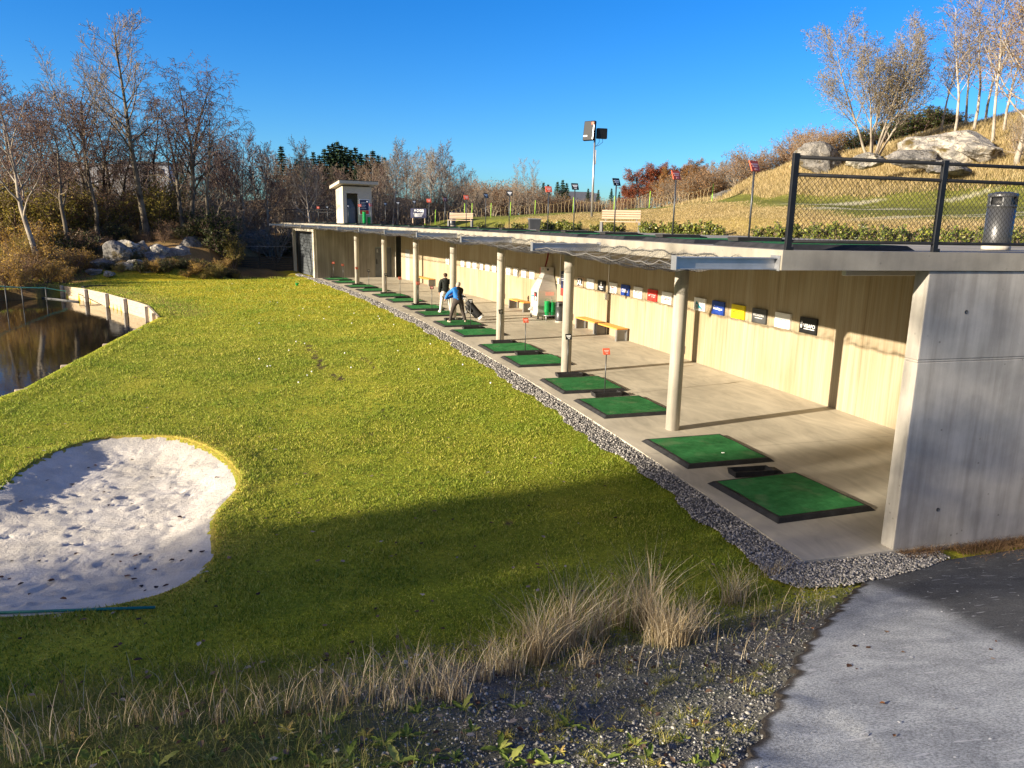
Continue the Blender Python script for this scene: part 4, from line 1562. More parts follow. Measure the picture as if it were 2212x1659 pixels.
board(16.22, '', 'white board with the word Ryger in thin dark script', 'white', [('lettering', 'print_black', [T('Ryger', .15, .0, .02, 1.0)]), ('small_line', 'sign_grey', [('bar', -.14, .14, -.115, -.107)])])
board(17.13, '', 'blue board lettered Olden in white', 'sign_blue', [('lettering', 'print_white', [T('Olden', .16, .0, -.02, 1.1, .006)])])
board(18.05, '', 'white board with red lettering over a grey box', 'white', [('lettering', 'print_red', [T('Tekst as', .09, .0, .02, 1.0, .004)]), ('grey_box', 'sign_grey', [('bar', -.16, .12, -.17, -.03)])])
board(18.97, '', 'black board with a white shield over two white lines', 'black', [('emblem', 'print_white', [('poly', [(.045 * math.cos(a), .085 + .075 * math.sin(a)) for a in np.linspace(0, 5.9, 14)])]), ('lettering', 'print_white', [T('FORUS-AS', .07, 0, -.04, 1.1, .004), T('Teknologi', .055, 0, -.115, 1.0, .003)])])
board(19.9, '', 'white board with a thin slanted stroke and a green numeral 1', 'white', [('stroke', 'print_grey', [('poly', [(-.09, -.09), (-.082, -.09), (-.03, .1), (-.038, .1)])]), ('lettering', 'print_green', [T('1', .17, .07, -.06, 1.0, .004)])])
board(20.82, '', 'cream board with big outlined letters XL', 'weather_wood', [('lettering', 'print_black', [('bar', -.24, .24, -.15, .15)])])
# the XL letters sit on a black field
t = [o for o in bpy.data.objects if o.get('label', '').startswith('cream board')][0]
mb = MB(); vs, fs = text_shape('XL', .32, .012)
mb.add([(-.0605, -(x * 1.15), y - .01) for x, y, _z in vs], fs)
mb.build('lettering', M['print_white'], t, fix=False)
far = [25.72, 26.67, 27.63, 28.59, 30.48, 31.41, 32.35, 33.3, 34.22, 35.19, 36.9, 37.7]
fprints = [[('print', 'sign_grey', [('bar', -.1, .1, -.08, -.06), ('bar', -.03, .03, -.15, -.12)])],
           [('print', 'sign_grey', [('bar', -.16, .16, .04, .055), ('bar', -.14, .1, 0, .012)])],
           [('print', 'print_black', [('poly', [(-.1, .02), (-.05, .1), (.02, .04), (.08, .09), (.1, .02)])]), ('red_print', 'print_pink', [('bar', -.05, .06, -.1, -.05)])],
           [('print', 'print_black', [('bar', -.18, .12, .05, .075)]), ('red_dot', 'print_red', [('poly', [(.02 + .06 * math.cos(a), -.07 + .04 * math.sin(a)) for a in np.linspace(0, 5.8, 10)])])],
           [('print', 'sign_grey', [('poly', [(-.12, -.02), (-.08, .04), (0, -.01), (.08, .05), (.1, .04), (0, -.03), (-.08, .02)])])],
           [('red_print', 'print_red', [('bar', -.18, -.13, .0, .04)]), ('print', 'sign_grey', [('bar', -.1, .16, 0, .035)])],
           [('print', 'print_black', [('bar', -.02, .12, 0, .06), ('bar', -.1, -.02, .05, .06)])],
           [('print', 'sign_grey', [('poly', [(.0 + .07 * math.cos(a), .07 * math.sin(a)) for a in np.linspace(0, 5.8, 10)]), ('bar', -.18, -.1, -.02, 0)])],
           [('print', 'print_pink', [('bar', -.16, .14, .02, .035), ('bar', -.1, .16, -.06, -.05)])],
           [('red_print', 'print_red', [('poly', [(-.06, -.1), (.0, -.05), (.07, -.06), (.05, -.1)])]), ('print', 'print_black', [('bar', -.12, .12, .07, .1)])],
           [('print', 'sign_grey', [('bar', -.1, .1, -.02, .02)])],
           [('print', 'sign_grey', [('bar', -.12, .12, .0, .03), ('bar', -.05, .05, -.1, -.07)])]]
fl_ = ['with one short grey line low down, next to the red poster', 'with two thin grey lines', 'with a small dark peaked outline and pale red print', 'with a black bar over a red dot',
       'with a grey swoosh, beside the middle column', 'with a red square before a grey line', 'with a small dark block right of centre', 'with a grey ring', 'with two pale red lines',
       'with a black line over a small red animal shape', 'with one grey block, half behind a column', 'furthest from the end wall, above the far bench']
for s, pr, lb in zip(far, fprints, fl_):
    board(s, '', 'white back-wall board ' + lb, 'white', pr, w=.58, h=.39, z=1.71)
t = board(22.3, '', 'tall navy and red information poster partly behind a column', 'sign_navy', [('lettering', 'print_white', [('bar', -.24, .1, .35, .38), ('bar', -.24, .2, .27, .29), ('bar', -.24, .18, .2, .215), ('bar', -.24, .2, .13, .145)]), ('red_foot', 'sign_red', [('bar', -.3, .3, -.5, -.2)])], w=.64, h=1.02, z=1.57)
t = board(24.5, '', 'red poster with a white figure behind the ball machine', 'sign_red', [('lettering', 'print_white', [T('5', .4, .0, -.05, 1.0, .01), ('bar', -.24, .24, .2, .215)])], w=.62, h=.62, z=1.8)

# ================================================================== benches
M['slat_gap'] = mat('slat_gap', (.1, .04, .01), (.14, .06, .02), 3, .7)


def bench(label, s, d, z, rz, back=False, wood='bench_wood', L=1.72, group='benches'):
    t = thing('bench', label, 'bench', P(s, d, z), rz, group)
    W = .44
    mb = MB()
    for k in range(5):
        x0 = -W / 2 + k * W / 5
        mb.bx(x0 + .006, x0 + W / 5 - .006, -L / 2 + .0, L / 2 - .0, .41, .455)
    mb.build('seat', M[wood], t, bevel=.004)
    for y in (-L / 2 + .06, L / 2 - .06):
        mb = MB()
        # folded steel end: side posts, foot bar and inset panel
        mb.bx(-W / 2, -W / 2 + .05, y - .05, y + .05, .012, .408)
        mb.bx(W / 2 - .05, W / 2, y - .05, y + .05, .012, .408)
        mb.bx(-W / 2 + .05, W / 2 - .05, y - .05, y + .05, .36, .407)
        mb.bx(-W / 2, W / 2, y - .055, y + .055, 0, .014)
        mb.bx(-W / 2 + .05, W / 2 - .05, y - .012, y + .012, .02, .358)
        mb.build('leg', M['leg_grey'], t, bevel=.004)
    if back:
        mb = MB()
        Mx = Matrix.Translation((W / 2 - .02, 0, .46)) @ Matrix.Rotation(R(12), 4, 'Y')
        for k in range(4):
            mb.bx(-.02, .02, -L / 2 + .04, L / 2 - .04, .09 + k * .1, .09 + k * .1 + .075, M=Mx)
        mb.build('backrest', M['weather_wood'], t, bevel=.004)
        for y in (-L / 2 + .2, L / 2 - .2):
            mb = MB()
            mb.bx(.021, .05, y - .025, y + .025, -.06, .5, M=Mx)
            mb.build('back_support', M['leg_grey'], t)
    return t


bench('orange slatted bench against the back wall, nearer of a touching pair', 17.55, 5.55, .0, th(17.5))
bench('orange slatted bench against the back wall, further of a touching pair', 19.32, 5.55, .0, th(19.3))
bench('orange slatted bench between the ball machine and the wall adverts with grey prints', 26.45, 5.55, .0, th(26.4), L=1.9)
bench('orange slatted bench by the far door beyond the man in dark sweater', 41.5, 5.6, 0, th(41.5), L=3.2)
bench('pale slatted park bench with backrest on the roof deck before the golden slope', 22.2, 8.3, 3.74, R(78), True, 'weather_wood')
bench('pale slatted park bench with backrest far along the roof deck beside a dark bin', 42.5, 8.6, 3.74, R(80), True, 'weather_wood')

# ================================================================== ball machine with baskets
dm = thing('ball_dispenser', 'stainless steel golf ball dispenser with a tapering hopper against the back wall', 'ball machine', P(23.5, 5.42, 0), th(23.5))
mb = MB()
a, c_ = .44, .42
mb.loft([[(-a, -c_, .12), (a * .95, -c_, .12), (a * .95, c_, .12), (-a, c_, .12)], [(-a, -c_, 1.22), (a * .95, -c_, 1.22), (a * .95, c_, 1.22), (-a, c_, 1.22)],
         [(-.08, -.2, 1.93), (.36, -.2, 1.93), (.36, .2, 1.93), (-.08, .2, 1.93)]])
bd_ = mb.build('cabinet', M['stainless'], dm, bevel=.01)
mb = MB()
mb.bx(-.09, .36, -.21, .21, 1.931, 2.2)
hp = mb.build('hopper_top', M['stainless'], dm, bevel=.01)
mb = MB()
mb.bx(.03, .12, -.2135, -.2105, 2.06, 2.15)
mb.bx(-.0935, -.091, -.1, -.04, 2.07, 2.15)
mb.build('port', M['black'], hp)
mb = MB()
mb.bx(a * .95 + .002, a * .95 + .06, -c_, c_, .0, 1.5)
mb.build('back_panel', M['black_metal'], dm)
for x, y in ((-a + .03, -c_ + .03), (-a + .03, c_ - .03), (a - .06, -c_ + .03), (a - .06, c_ - .03)):
    mb = MB(); mb.bx(x - .03, x + .03, y - .03, y + .03, 0, .12); mb.build('leg', M['leg_grey'], dm)
mb = MB(); mb.bx(-a - .02, -a - .002, -.3, -.02, .78, 1.14); pn = mb.build('control_panel', M['black'], dm, bevel=.004)
mb = MB(); mb.bx(-a - .025, -a - .021, -.16, -.06, .98, 1.08); mb.build('screen', M['sign_red'], pn)
mb = MB(); mb.bx(-a - .025, -a - .021, -.27, -.12, .8, .95); mb.build('card_slot', M['white'], pn)
mb = MB(); mb.bx(-a - .004, -a - .001, .0, .38, .94, .99); mb.build('green_strip', M['print_teal'], dm)
mb = MB(); mb.bx(-.1, .3, -c_ - .004, -c_ - .001, 1.0, 1.16); mb.build('faded_label', M['print_pink'], dm)
mb = MB()
for z in (.78, .9):
    mb.lathe([(0, 0), (.022, 0), (.018, .012), (0, .014)], 12, M=Matrix.Translation((.2, -c_ - .002, z)) @ Matrix.Rotation(R(90), 4, 'X'))
mb.build('knob', M['grey_paint'], dm)
mb = MB(); mb.loft([[(-a - .16, .1, .34), (-a - .16, .32, .34), (-a, .32, .3), (-a, .1, .3)], [(-a - .14, .1, .38), (-a - .14, .32, .38), (-a, .32, .5), (-a, .1, .5)]]); mb.build('chute', M['stainless'], dm)
mb = MB()
pts = [(.08 + .34 * t, .1 + .5 * t - .18 * math.sin(t * 3.1), 2.2 + 1.33 * t) for t in np.linspace(0, 1, 10)]
mb.tube(pts, .035, 8)
mb.build('feed_hose', M['red_hose'], dm)
rk = thing('basket_rack', 'low steel rack holding stacked green baskets beside the ball machine', 'rack', P(22.62, 5.42, 0), th(22.6))
mb = MB()
for y in (-.2, .2):
    mb.tube([(-.36, y, .22), (.36, y, .22)], .016, 6)
for x in (-.36, .36):
    mb.tube([(x, -.2, .22), (x, .2, .22)], .016, 6)
for k in range(5):
    mb.tube([(-.3 + .15 * k, -.2, .22), (-.3 + .15 * k, .2, .22)], .009, 5)
mb.build('shelf', M['steel'], rk)
for x in (-.34, .34):
    for y in (-.2, .2):
        mb = MB(); mb.tube([(x, y, 0), (x, y, .22)], .02, 6); mb.build('leg', M['steel'], rk)


def basket_stack(label, loc, rz, n, group, h0=.0):
    t = thing('basket_stack', label, 'baskets', loc, rz, group)
    mb = MB()
    for k in range(n):
        z = k * .048
        mb.lathe([(.085, z), (.115, z + .15), (.125, z + .15), (.125, z + .165), (.112, z + .16)], 14)
    mb.lathe([(.0, 0), (.085, 0), (.085, .006), (0, .008)], 14)
    mb.build('basket_bodies', M['basket_green'], t, fix=False)
    mb = MB()
    zt = (n - 1) * .048 + .16
    mb.tube([(.12 * math.cos(a), .02, zt + .1 * math.sin(a)) for a in np.linspace(0, math.pi, 9)], .006, 5)
    mb.build('handle', M['basket_green'], t)
    return t


for i, (x, y, n) in enumerate(((-.25, -.08, 10), (-.02, -.1, 9), (.2, -.06, 7), (.12, .12, 8))):
    q = Matrix.Translation(P(22.62, 5.42, .235)) @ Matrix.Rotation(th(22.6), 4, 'Z') @ Vector((x, y, 0))
    basket_stack('stack of green ball baskets on the steel rack, ' + ['tallest and furthest from the wall', 'second from the open side', 'lowest and nearest the wall', 'tucked behind the others'][i], q, th(22.6) + i, n, 'basket stacks by the machine')


def bin_(name, label, loc, rz, sc=1.0, low=False):
    t = thing(name, label, 'bin', loc, rz)
    mb = MB()
    mb.lathe([(.185 * sc, .06 * sc), (.195 * sc, .1 * sc), (.195 * sc, .66 * sc)], 40)
    mb.build('bin_body', M['bin_grey'], t)
    mb = MB()
    mb.lathe([(.2 * sc, 0), (.2 * sc, .05 * sc), (.185 * sc, .062 * sc)], 40)
    mb.build('bin_base', M['concrete_column'], t)
    mb = MB()
    # hood with openings: posts and a domed lid
    for k in range(4):
        a0 = k * math.pi / 2 + .35; a1 = a0 + .75
        ring = lambda z, r_: [(r_ * math.cos(a), r_ * math.sin(a), z) for a in np.linspace(a0, a1, 7)]
        n = 7
        vs = ring(.66 * sc, .2 * sc) + ring(.8 * sc, .2 * sc) + ring(.66 * sc, .185 * sc) + ring(.8 * sc, .185 * sc)
        fs = [(i, i + 1, n + i + 1, n + i) for i in range(n - 1)] + [(2 * n + i, 3 * n + i, 3 * n + i + 1, 2 * n + i + 1) for i in range(n - 1)]
        fs += [(0, n, 3 * n, 2 * n), (n - 1, 3 * n - 1, 4 * n - 1, 2 * n - 1)]
        mb.add(vs, fs, 0, True)
    mb.lathe([(.2 * sc, .64 * sc), (.203 * sc, .66 * sc), (.2 * sc, .675 * sc), (.185 * sc, .68 * sc)], 40)
    mb.lathe([(.2 * sc, .79 * sc), (.206 * sc, .8 * sc), (.205 * sc, .83 * sc), (.185 * sc, .85 * sc), (.1 * sc, .872 * sc), (0, .878 * sc)], 40)
    mb.build('hood', M['bin_grey'], t)
    mb = MB()
    mb.lathe([(.165 * sc, .62 * sc), (.165 * sc, .79 * sc)], 24)
    mb.build('liner', M['black'], t)
    return t


M['bin_grey'] = mat('bin_steel', (.07, .073, .078), (.1, .103, .108), 3, .38, .55, bmp=.03)
bq = at_r(2150, 541, 12.7)
bin_('litter_bin', 'round dark grey litter bin with a domed hood behind the chain-link fence', (bq[0], bq[1], 3.77), .6, .9)
bin_('litter_bin', 'round dark bin between the ball machine and a column', P(21.95, 5.5, 0), .2, 1.0)
bin_('litter_bin', 'round black bin standing beside the far park bench on the roof', P(44.6, 8.9, 3.74), .2, 1.15)
t = thing('storage_box', 'small grey box with a lid on the roof deck between tee signs', 'box', P(29.3, 7.5, 3.74), th(29) - .3)
mb = MB(); mb.loft([[(-.26, -.26, 0), (.26, -.26, 0), (.26, .26, 0), (-.26, .26, 0)], [(-.3, -.29, .5), (.3, -.29, .5), (.3, .29, .5), (-.3, .29, .5)]]); mb.build('box_body', M['bin_grey'], t, bevel=.02)
mb = MB(); mb.bx(-.32, .32, -.31, .31, .5, .55); mb.build('lid', M['grey_paint'], t, bevel=.015)

# ================================================================== roof kiosk
KS, KD = 46.8, 2.6
kz = thing('roof_kiosk', 'small pale timber kiosk with a slanting roof and dark doorway on the roof deck', 'kiosk', at_r(742, 484, 54.5).tolist()[:2] + [3.76], th(KS) + R(1))
M['kiosk_wood'] = mat('pale_cladding', (.42, .37, .29), (.54, .49, .4), 3, .75, stretch=(1, 1, 14), bmp=.1)
W_, D_ = 2.05, 1.75
mb = MB()
mb.bx(0, .09, .0, D_, 0, 2.55); mb.bx(W_ - .09, W_, 0, D_, 0, 2.55); mb.bx(.09, W_ - .09, D_ - .09, D_, 0, 2.55)
mb.bx(.09, .27, .0, .09, 0, 2.55); mb.bx(.27, 1.05, 0, .09, 2.1, 2.55); mb.bx(1.05, W_ - .09, 0, .09, 0, 2.55)
mb.build('walls', M['kiosk_wood'], kz, bevel=.006)
mb = MB()
mb.add([(-.35, -.45, 2.72), (W_ + .35, -.45, 2.72), (W_ + .35, D_ + .3, 2.42), (-.35, D_ + .3, 2.42), (-.35, -.45, 2.92), (W_ + .35, -.45, 2.92), (W_ + .35, D_ + .3, 2.62), (-.35, D_ + .3, 2.62)],
       [(3, 2, 1, 0), (4, 5, 6, 7), (0, 1, 5, 4), (1, 2, 6, 5), (2, 3, 7, 6), (3, 0, 4, 7)])
rf = mb.build('roof', M['kiosk_wood'], kz)
mb = MB()
mb.add([(-.37, -.47, 2.925), (W_ + .37, -.47, 2.925), (W_ + .37, D_ + .32, 2.625), (-.37, D_ + .32, 2.625), (-.37, -.47, 2.955), (W_ + .37, -.47, 2.955), (W_ + .37, D_ + .32, 2.655), (-.37, D_ + .32, 2.655)],
       [(3, 2, 1, 0), (4, 5, 6, 7), (0, 1, 5, 4), (1, 2, 6, 5), (2, 3, 7, 6), (3, 0, 4, 7)])
mb.build('roof_felt', M['rubber'], rf)
mb = MB()
mb.loft([[(.32, .5, .02), (1.0, .5, .02), (1.0, 1.3, .02), (.32, 1.3, .02)], [(.32, .5, 1.15), (1.0, .5, 1.15), (1.0, 1.3, 1.15), (.32, 1.3, 1.15)], [(.5, .7, 1.75), (.8, .7, 1.75), (.8, 1.1, 1.75), (.5, 1.1, 1.75)]])
mb.build('inner_machine', M['grey_paint'], kz)
mb = MB(); mb.bx(1.14, 1.86, -.03, -.004, .68, 1.72); po = mb.build('poster', M['white'], kz)
mb = MB(); mb.bx(1.18, 1.82, -.036, -.031, .98, 1.68); mb.build('poster_print', M['sign_navy'], po)
mb = MB(); mb.bx(1.18, 1.82, -.036, -.031, .72, .97); mb.build('poster_print', M['sign_red'], po)
mb = MB()
for k in range(5): mb.bx(1.24, 1.62 - .05 * (k % 2), -.039, -.0365, 1.1 + .1 * k, 1.12 + .1 * k)
mb.lathe([(0, 0), (.06, 0), (.06, .002), (0, .002)], 14, M=Matrix.Translation((1.72, -.0365, 1.56)) @ Matrix.Rotation(R(90), 4, 'X'))
mb.build('poster_text', M['print_white'], po)
kl = kz.location
kr = Matrix.Translation(kl) @ Matrix.Rotation(kz.rotation_euler[2], 4, 'Z')
basket_stack('tall stack of green ball baskets before the kiosk poster', kr @ Vector((1.38, -.35, .02)), .3, 15, 'basket stacks at the kiosk')
basket_stack('short dark green basket stack at the right corner of the kiosk', kr @ Vector((1.72, -.33, .02)), .3, 8, 'basket stacks at the kiosk')

# ================================================================== light mast, stakes, banner
lp = at_r(1278, 474, 46)
lm = thing('light_mast', 'pale steel mast carrying two black floodlights on the golden slope', 'floodlight mast', (lp[0], lp[1], zhill(lp[0], lp[1])[0] - .1), 0)
M['flood_navy'] = mat('flood_navy', (.004, .006, .011), (.007, .009, .015), 3, .5, spec=.2)
mb = MB()
mb.tube([(0, 0, 0), (0, 0, 4.5)], [.075, .055], 12)
mb.build('mast', M['steel'], lm)
mb = MB(); mb.tube([(0, 0, 3.9), (0, 0, 5.2)], .05, 10); mb.build('mast_head', M['black_metal'], lm)
mb = MB(); mb.tube([(.09, 0, 3.1), (.09, 0, 3.9)], .03, 8); mb.build('gear_tube', M['white'], lm)
mb = MB()
Mx = Matrix.Translation((-.28, -.1, 4.95)) @ Matrix.Rotation(R(-38), 4, 'Z') @ Matrix.Rotation(R(-8), 4, 'X')
mb.bx(-.42, .30, -.1, .1, -.55, .55, M=Mx)
fl1 = mb.build('floodlight', M['flood_navy'], lm, bevel=.03)
mb = MB(); mb.bx(.1, .25, -.106, -.101, .33, .46, M=Mx); mb.build('orange_mark', M['tee_red'], fl1)
mb = MB(); mb.bx(-.38, -.12, -.106, -.101, -.34, -.26, M=Mx); mb.build('white_label', M['white'], fl1)
mb = MB(); mb.bx(.24, .285, -.108, -.101, -.5, .3, M=Mx); mb.build('edge_strip', M['steel'], fl1)
mb = MB()
Mx = Matrix.Translation((.38, .0, 4.83)) @ Matrix.Rotation(R(14), 4, 'Z')
mb.bx(-.3, .32, -.12, .12, -.3, .28, M=Mx)
mb.build('floodlight', M['black_metal'], lm, bevel=.03)
mb = MB()
for x in (.25, .45): mb.tube([(x, 0, 4.53), (x + .02, 0, 4.35), (x * .5, 0, 4.15), (.03, 0, 4.1)], .012, 5)
mb.build('cable', M['black_metal'], lm)
nf = thing('stake_net_fence', 'long low tan net strung between lime green stakes along the golf green', 'fence')
stk = [(918, 462), (940, 463), (1003, 468), (1019, 466), (1060, 467), (1102, 464), (1155, 463), (1237, 461), (1325, 457), (1401, 452), (1455, 447), (1535, 444)]
sp = []
rk_ = np.interp([q[0] for q in stk], [900, 1000, 1155, 1325, 1535], [62, 62, 62, 58, 52])
for (vx, vy), r_ in zip(stk, rk_):
    a = az_of(vx, 470)
    x, y = r_ * math.sin(a), r_ * math.cos(a)
    z = zhill(x, y)[0]
    sp.append(Vector((x, y, z)))
    mb = MB(); mb.tube([(x, y, z - .1), (x + .03, y, z + 1.15)], .024, 6); mb.build('stake', M['stake'], nf)
wv, wf = [], []
for a, b_ in zip(sp[:-1], sp[1:]):
    L = (b_ - a).length
    n = max(2, int(L / .33))
    for k in range(n):
        t = k / n
        q = a.lerp(b_, t)
        gz_ = zhill(q.x, q.y)[0]
        sag = .28 * math.sin(math.pi * t)
        bow = .07 * math.sin(k * 1.3)
        strand([(q.x, q.y, gz_ + .02), (q.x + bow, q.y, gz_ + .5), (q.x - bow * .6, q.y, gz_ + 1.02 - sag)], .014)
    for hh in (1.02,):
        pts = []
        for t in np.linspace(0, 1, 14):
            q = a.lerp(b_, t)
            pts.append((q.x, q.y, zhill(q.x, q.y)[0] + hh - (.28 * math.sin(math.pi * t) * hh)))
        strand(pts, .008)
np_mesh('net', np.array(wv), np.array(wf), M['net_tan'], nf)
bn = at_r(904, 461, 60.5)
t = thing('banner_sign', 'small navy board with white lettering by the woods behind the roof deck', 'sign', (bn[0], bn[1], bn[2] - .35), -.25)
mb = MB(); mb.bx(-.65, .65, -.02, .02, 0, .72); pb_ = mb.build('panel', M['sign_navy'], t)
mb = MB()
mb.lathe([(0, 0), (.09, 0), (.09, .003), (0, .003)], 14, M=Matrix.Translation((-.27, -.0205, .56)) @ Matrix.Rotation(R(90), 4, 'X'))
vs, fs = text_shape('OGSJ', .26, .012)
mb.add([(x + .15, -.0225, y + .55) for x, y, _z in vs], fs)
for k in range(4): mb.bx(-.42 + .03 * k, .42 - .05 * k, -.0235, -.0205, .32 - .07 * k, .355 - .07 * k)
mb.build('lettering', M['print_white'], pb_, fix=False)
for x in (-.5, .5):
    mb = MB(); mb.bx(x - .03, x + .03, .021, .06, -.4, .6); mb.build('post', M['weather_wood'], t)

# ================================================================== pond edge
M['plank'] = mat('pale_planks', (.42, .32, .2), (.62, .5, .34), 3, .75, stretch=(1, 1, 9), bmp=.15)
M['plank_grey'] = mat('weathered_planks', (.3, .28, .25), (.42, .4, .36), 4, .8, stretch=(1, 1, 6), bmp=.15)
M['wet_black'] = mat('black_hose', (.01, .01, .011), (.018, .018, .02), 9, .4)
wl = [Vector((*on_z(x, y, -.05)[:2], 0)) for x, y in WALL_V]
pw = thing('pond_wall', 'pale plank retaining wall with timber posts along the far side of the pond', 'retaining wall')
cen_ = Vector((*LAKE.mean(0), 0))
for j in range(4):
    mb = MB()
    for a, b_ in zip(wl[:-1], wl[1:]):
        dr = (b_ - a).normalized(); nn = Vector((dr.y, -dr.x, 0))
        if nn.dot(cen_ - a) < 0: nn = -nn
        z0 = -1.0 + .245 * j
        o_ = nn * (.05 + .008 * (j % 2))
        vs = [(*(a + o_)[:2], z0), (*(b_ + o_)[:2], z0), (*(b_ + o_ - nn * .09)[:2], z0), (*(a + o_ - nn * .09)[:2], z0)]
        vs += [(x, y, z0 + .238 + (.03 * math.sin(x * 2) if j == 3 else 0)) for x, y, z in vs]
        mb.add(vs, [(3, 2, 1, 0), (4, 5, 6, 7), (0, 1, 5, 4), (1, 2, 6, 5), (2, 3, 7, 6), (3, 0, 4, 7)])
    mb.build('plank', M['plank'], pw)
L_ = [0]
for a, b_ in zip(wl[:-1], wl[1:]): L_.append(L_[-1] + (b_ - a).length)
for t in (.02, .22, .44, .62, .80, .985):
    dd = t * L_[-1]
    i = max(k for k in range(len(L_)) if L_[k] <= dd); i = min(i, len(wl) - 2)
    q = wl[i].lerp(wl[i + 1], (dd - L_[i]) / (L_[i + 1] - L_[i]))
    dr = (wl[i + 1] - wl[i]).normalized(); nn = Vector((dr.y, -dr.x, 0))
    if nn.dot(cen_ - q) < 0: nn = -nn
    q = q + nn * .16
    mb = MB(); mb.box((q.x, q.y, -.5), (.17, .15, 1.02 if t > .1 else 1.2), math.atan2(dr.y, dr.x))
    mb.build('post', M['plank_grey'] if t not in (.02, .985) else M['plank'], pw, bevel=.01)
hc_ = thing('hose_coil', 'black coiled hose hanging on the plank wall of the pond', 'hose')
q = wl[4].lerp(wl[5], .66) if len(wl) > 5 else wl[-1]
q = Vector((*on_z(183, 634, -.35)[:2], -.35)) + (cen_ - wl[3]).normalized() * .1
mb = MB()
for k in range(5):
    rr_k = .3 + .03 * math.sin(k * 2)
    mb.tube([(q.x + rr_k * math.cos(a) * .8, q.y - rr_k * math.cos(a) * .5 + .03 * k, q.z + rr_k * 1.2 * math.sin(a)) for a in np.linspace(0, 6.3, 22)], .035, 6)
mb.build('coil', M['wet_black'], hc_)
mb = MB(); mb.tube([(q.x, q.y, q.z + .3), (q.x + .2, q.y + .3, q.z + .42), (q.x + .8, q.y + 1.0, q.z + .4)], .03, 6); mb.build('tail', M['wet_black'], hc_)
sh_e = thing('shore_edging', 'thin grey board edging the grass along the near side of the pond', 'edging')
mb = MB()
spts = [Vector((*q, 0)) for q in LAKE[:8]]
for a, b_ in zip(spts[:-1], spts[1:]):
    dr = (b_ - a).normalized(); nn = Vector((dr.y, -dr.x, 0))
    if nn.dot(cen_ - a) < 0: nn = -nn
    o_ = nn * .10
    vs = [(*(a + o_)[:2], -.9), (*(b_ + o_)[:2], -.9), (*(b_ + o_ - nn * .05)[:2], -.9), (*(a + o_ - nn * .05)[:2], -.9)]
    vs += [(x, y, -.11) for x, y, z in vs]
    mb.add(vs, [(3, 2, 1, 0), (4, 5, 6, 7), (0, 1, 5, 4), (1, 2, 6, 5), (2, 3, 7, 6), (3, 0, 4, 7)])
mb.build('board', M['plank_grey'], sh_e)
for i, (vx, vy) in enumerate(((52, 843), (148, 790), (236, 744), (300, 713))):
    q = on_z(vx, vy, -.06)
    a = math.atan2(*(q[:2] - CAM[:2])) * -1
    st = thing('shore_post', 'short pale post top at the pond edge, %s from the left' % ORD[i], 'post', (q[0] - .06, q[1], -.9), .6 - .1 * i, 'post tops along the near pond edge')
    mb = MB(); mb.loft([[(-.14, -.09, 0), (.14, -.09, 0), (.14, .09, 0), (-.14, .09, 0)], [(-.14, -.09, .84), (.14, -.09, .84), (.14, .09, .86), (-.14, .09, .86)]]); mb.build('post_top', M['plank'], st, bevel=.015)
rp = thing('rope_barrier', 'pale green rope strung between thin posts in the pond', 'rope')
rpts = [Vector(at_r(vx, vy, r_)) for vx, vy, r_ in ((-60, 612, 44), (10, 619, 46), (46, 621, 47), (98, 622, 49), (142, 629, 49.5))]
mb = MB(); mb.tube(rpts, .028, 5); mb.build('rope', mat('green_rope', (.1, .42, .3), (.14, .5, .36), 5, .6), rp)
for q in rpts[1:4]:
    mb = MB(); mb.tube([(q.x, q.y, -1.0), (q.x, q.y, q.z + .05)], .025, 6); mb.build('post', M['sign_slate'], rp)
lg = thing('floating_boom', 'grey floating boom lying on the water by the plank wall', 'boom')
mb = MB(); mb.tube([(*on_z(-80, 640, -.66)[:2], -.66), (*on_z(60, 641, -.66)[:2], -.66), (*on_z(120, 646, -.66)[:2], -.66), (*on_z(170, 652, -.66)[:2], -.66)], .05, 8); mb.build('float', M['sign_slate'], lg)
# rake across the bunker
rkp = [on_z(-110, 1327, -.07), on_z(60, 1324, -.08), on_z(200, 1321, -.07), on_z(335, 1312, -.03)]
rk2 = thing('bunker_rake', 'teal green rake handle lying across the near edge of the sand bunker', 'rake')
A_, B_ = Vector(rkp[0]), Vector(rkp[3])
mb = MB(); mb.tube([A_, A_.lerp(B_, .5), B_], .016, 8); mb.build('handle', mat('teal_plastic', (.015, .16, .13), (.025, .2, .17), 6, .4), rk2)
mb = MB(); mb.tube([A_ + Vector((-.05, -.3, -.02)), A_ + Vector((-.05, .3, -.02))], .02, 6); mb.build('rake_head', M['black'], rk2)
# slat wall and rail beyond the lawn
sf = thing('slat_wall', 'dark horizontal slat wall with a thin top rail at the far end of the lawn', 'fence')
a, b_ = Vector((*on_z(489, 588, 0)[:2], -.1)), Vector(P(54.7, -.1, -.1))
dr = (b_ - a).normalized(); rz_ = math.atan2(dr.y, dr.x)
M['dark_slat'] = mat('dark_slats', (.03, .026, .022), (.05, .043, .036), 4, .8)
mb = MB()
for k in range(9):
    c = a.lerp(b_, .5); mb.box((c.x, c.y, .06 + k * .135), ((b_ - a).length, .04, .085), rz_)
mb.build('slats', M['dark_slat'], sf)
for t in (0, .25, .5, .75, 1):
    c = a.lerp(b_, t); mb = MB(); mb.box((c.x, c.y + .05, .9), (.07, .07, 2.1), rz_); mb.build('post', M['dark_slat'], sf)
mb = MB(); mb.tube([a + Vector((0, .05, 2.05)), b_ + Vector((0, .05, 2.05))], .03, 6); mb.build('rail', M['leg_grey'], sf)

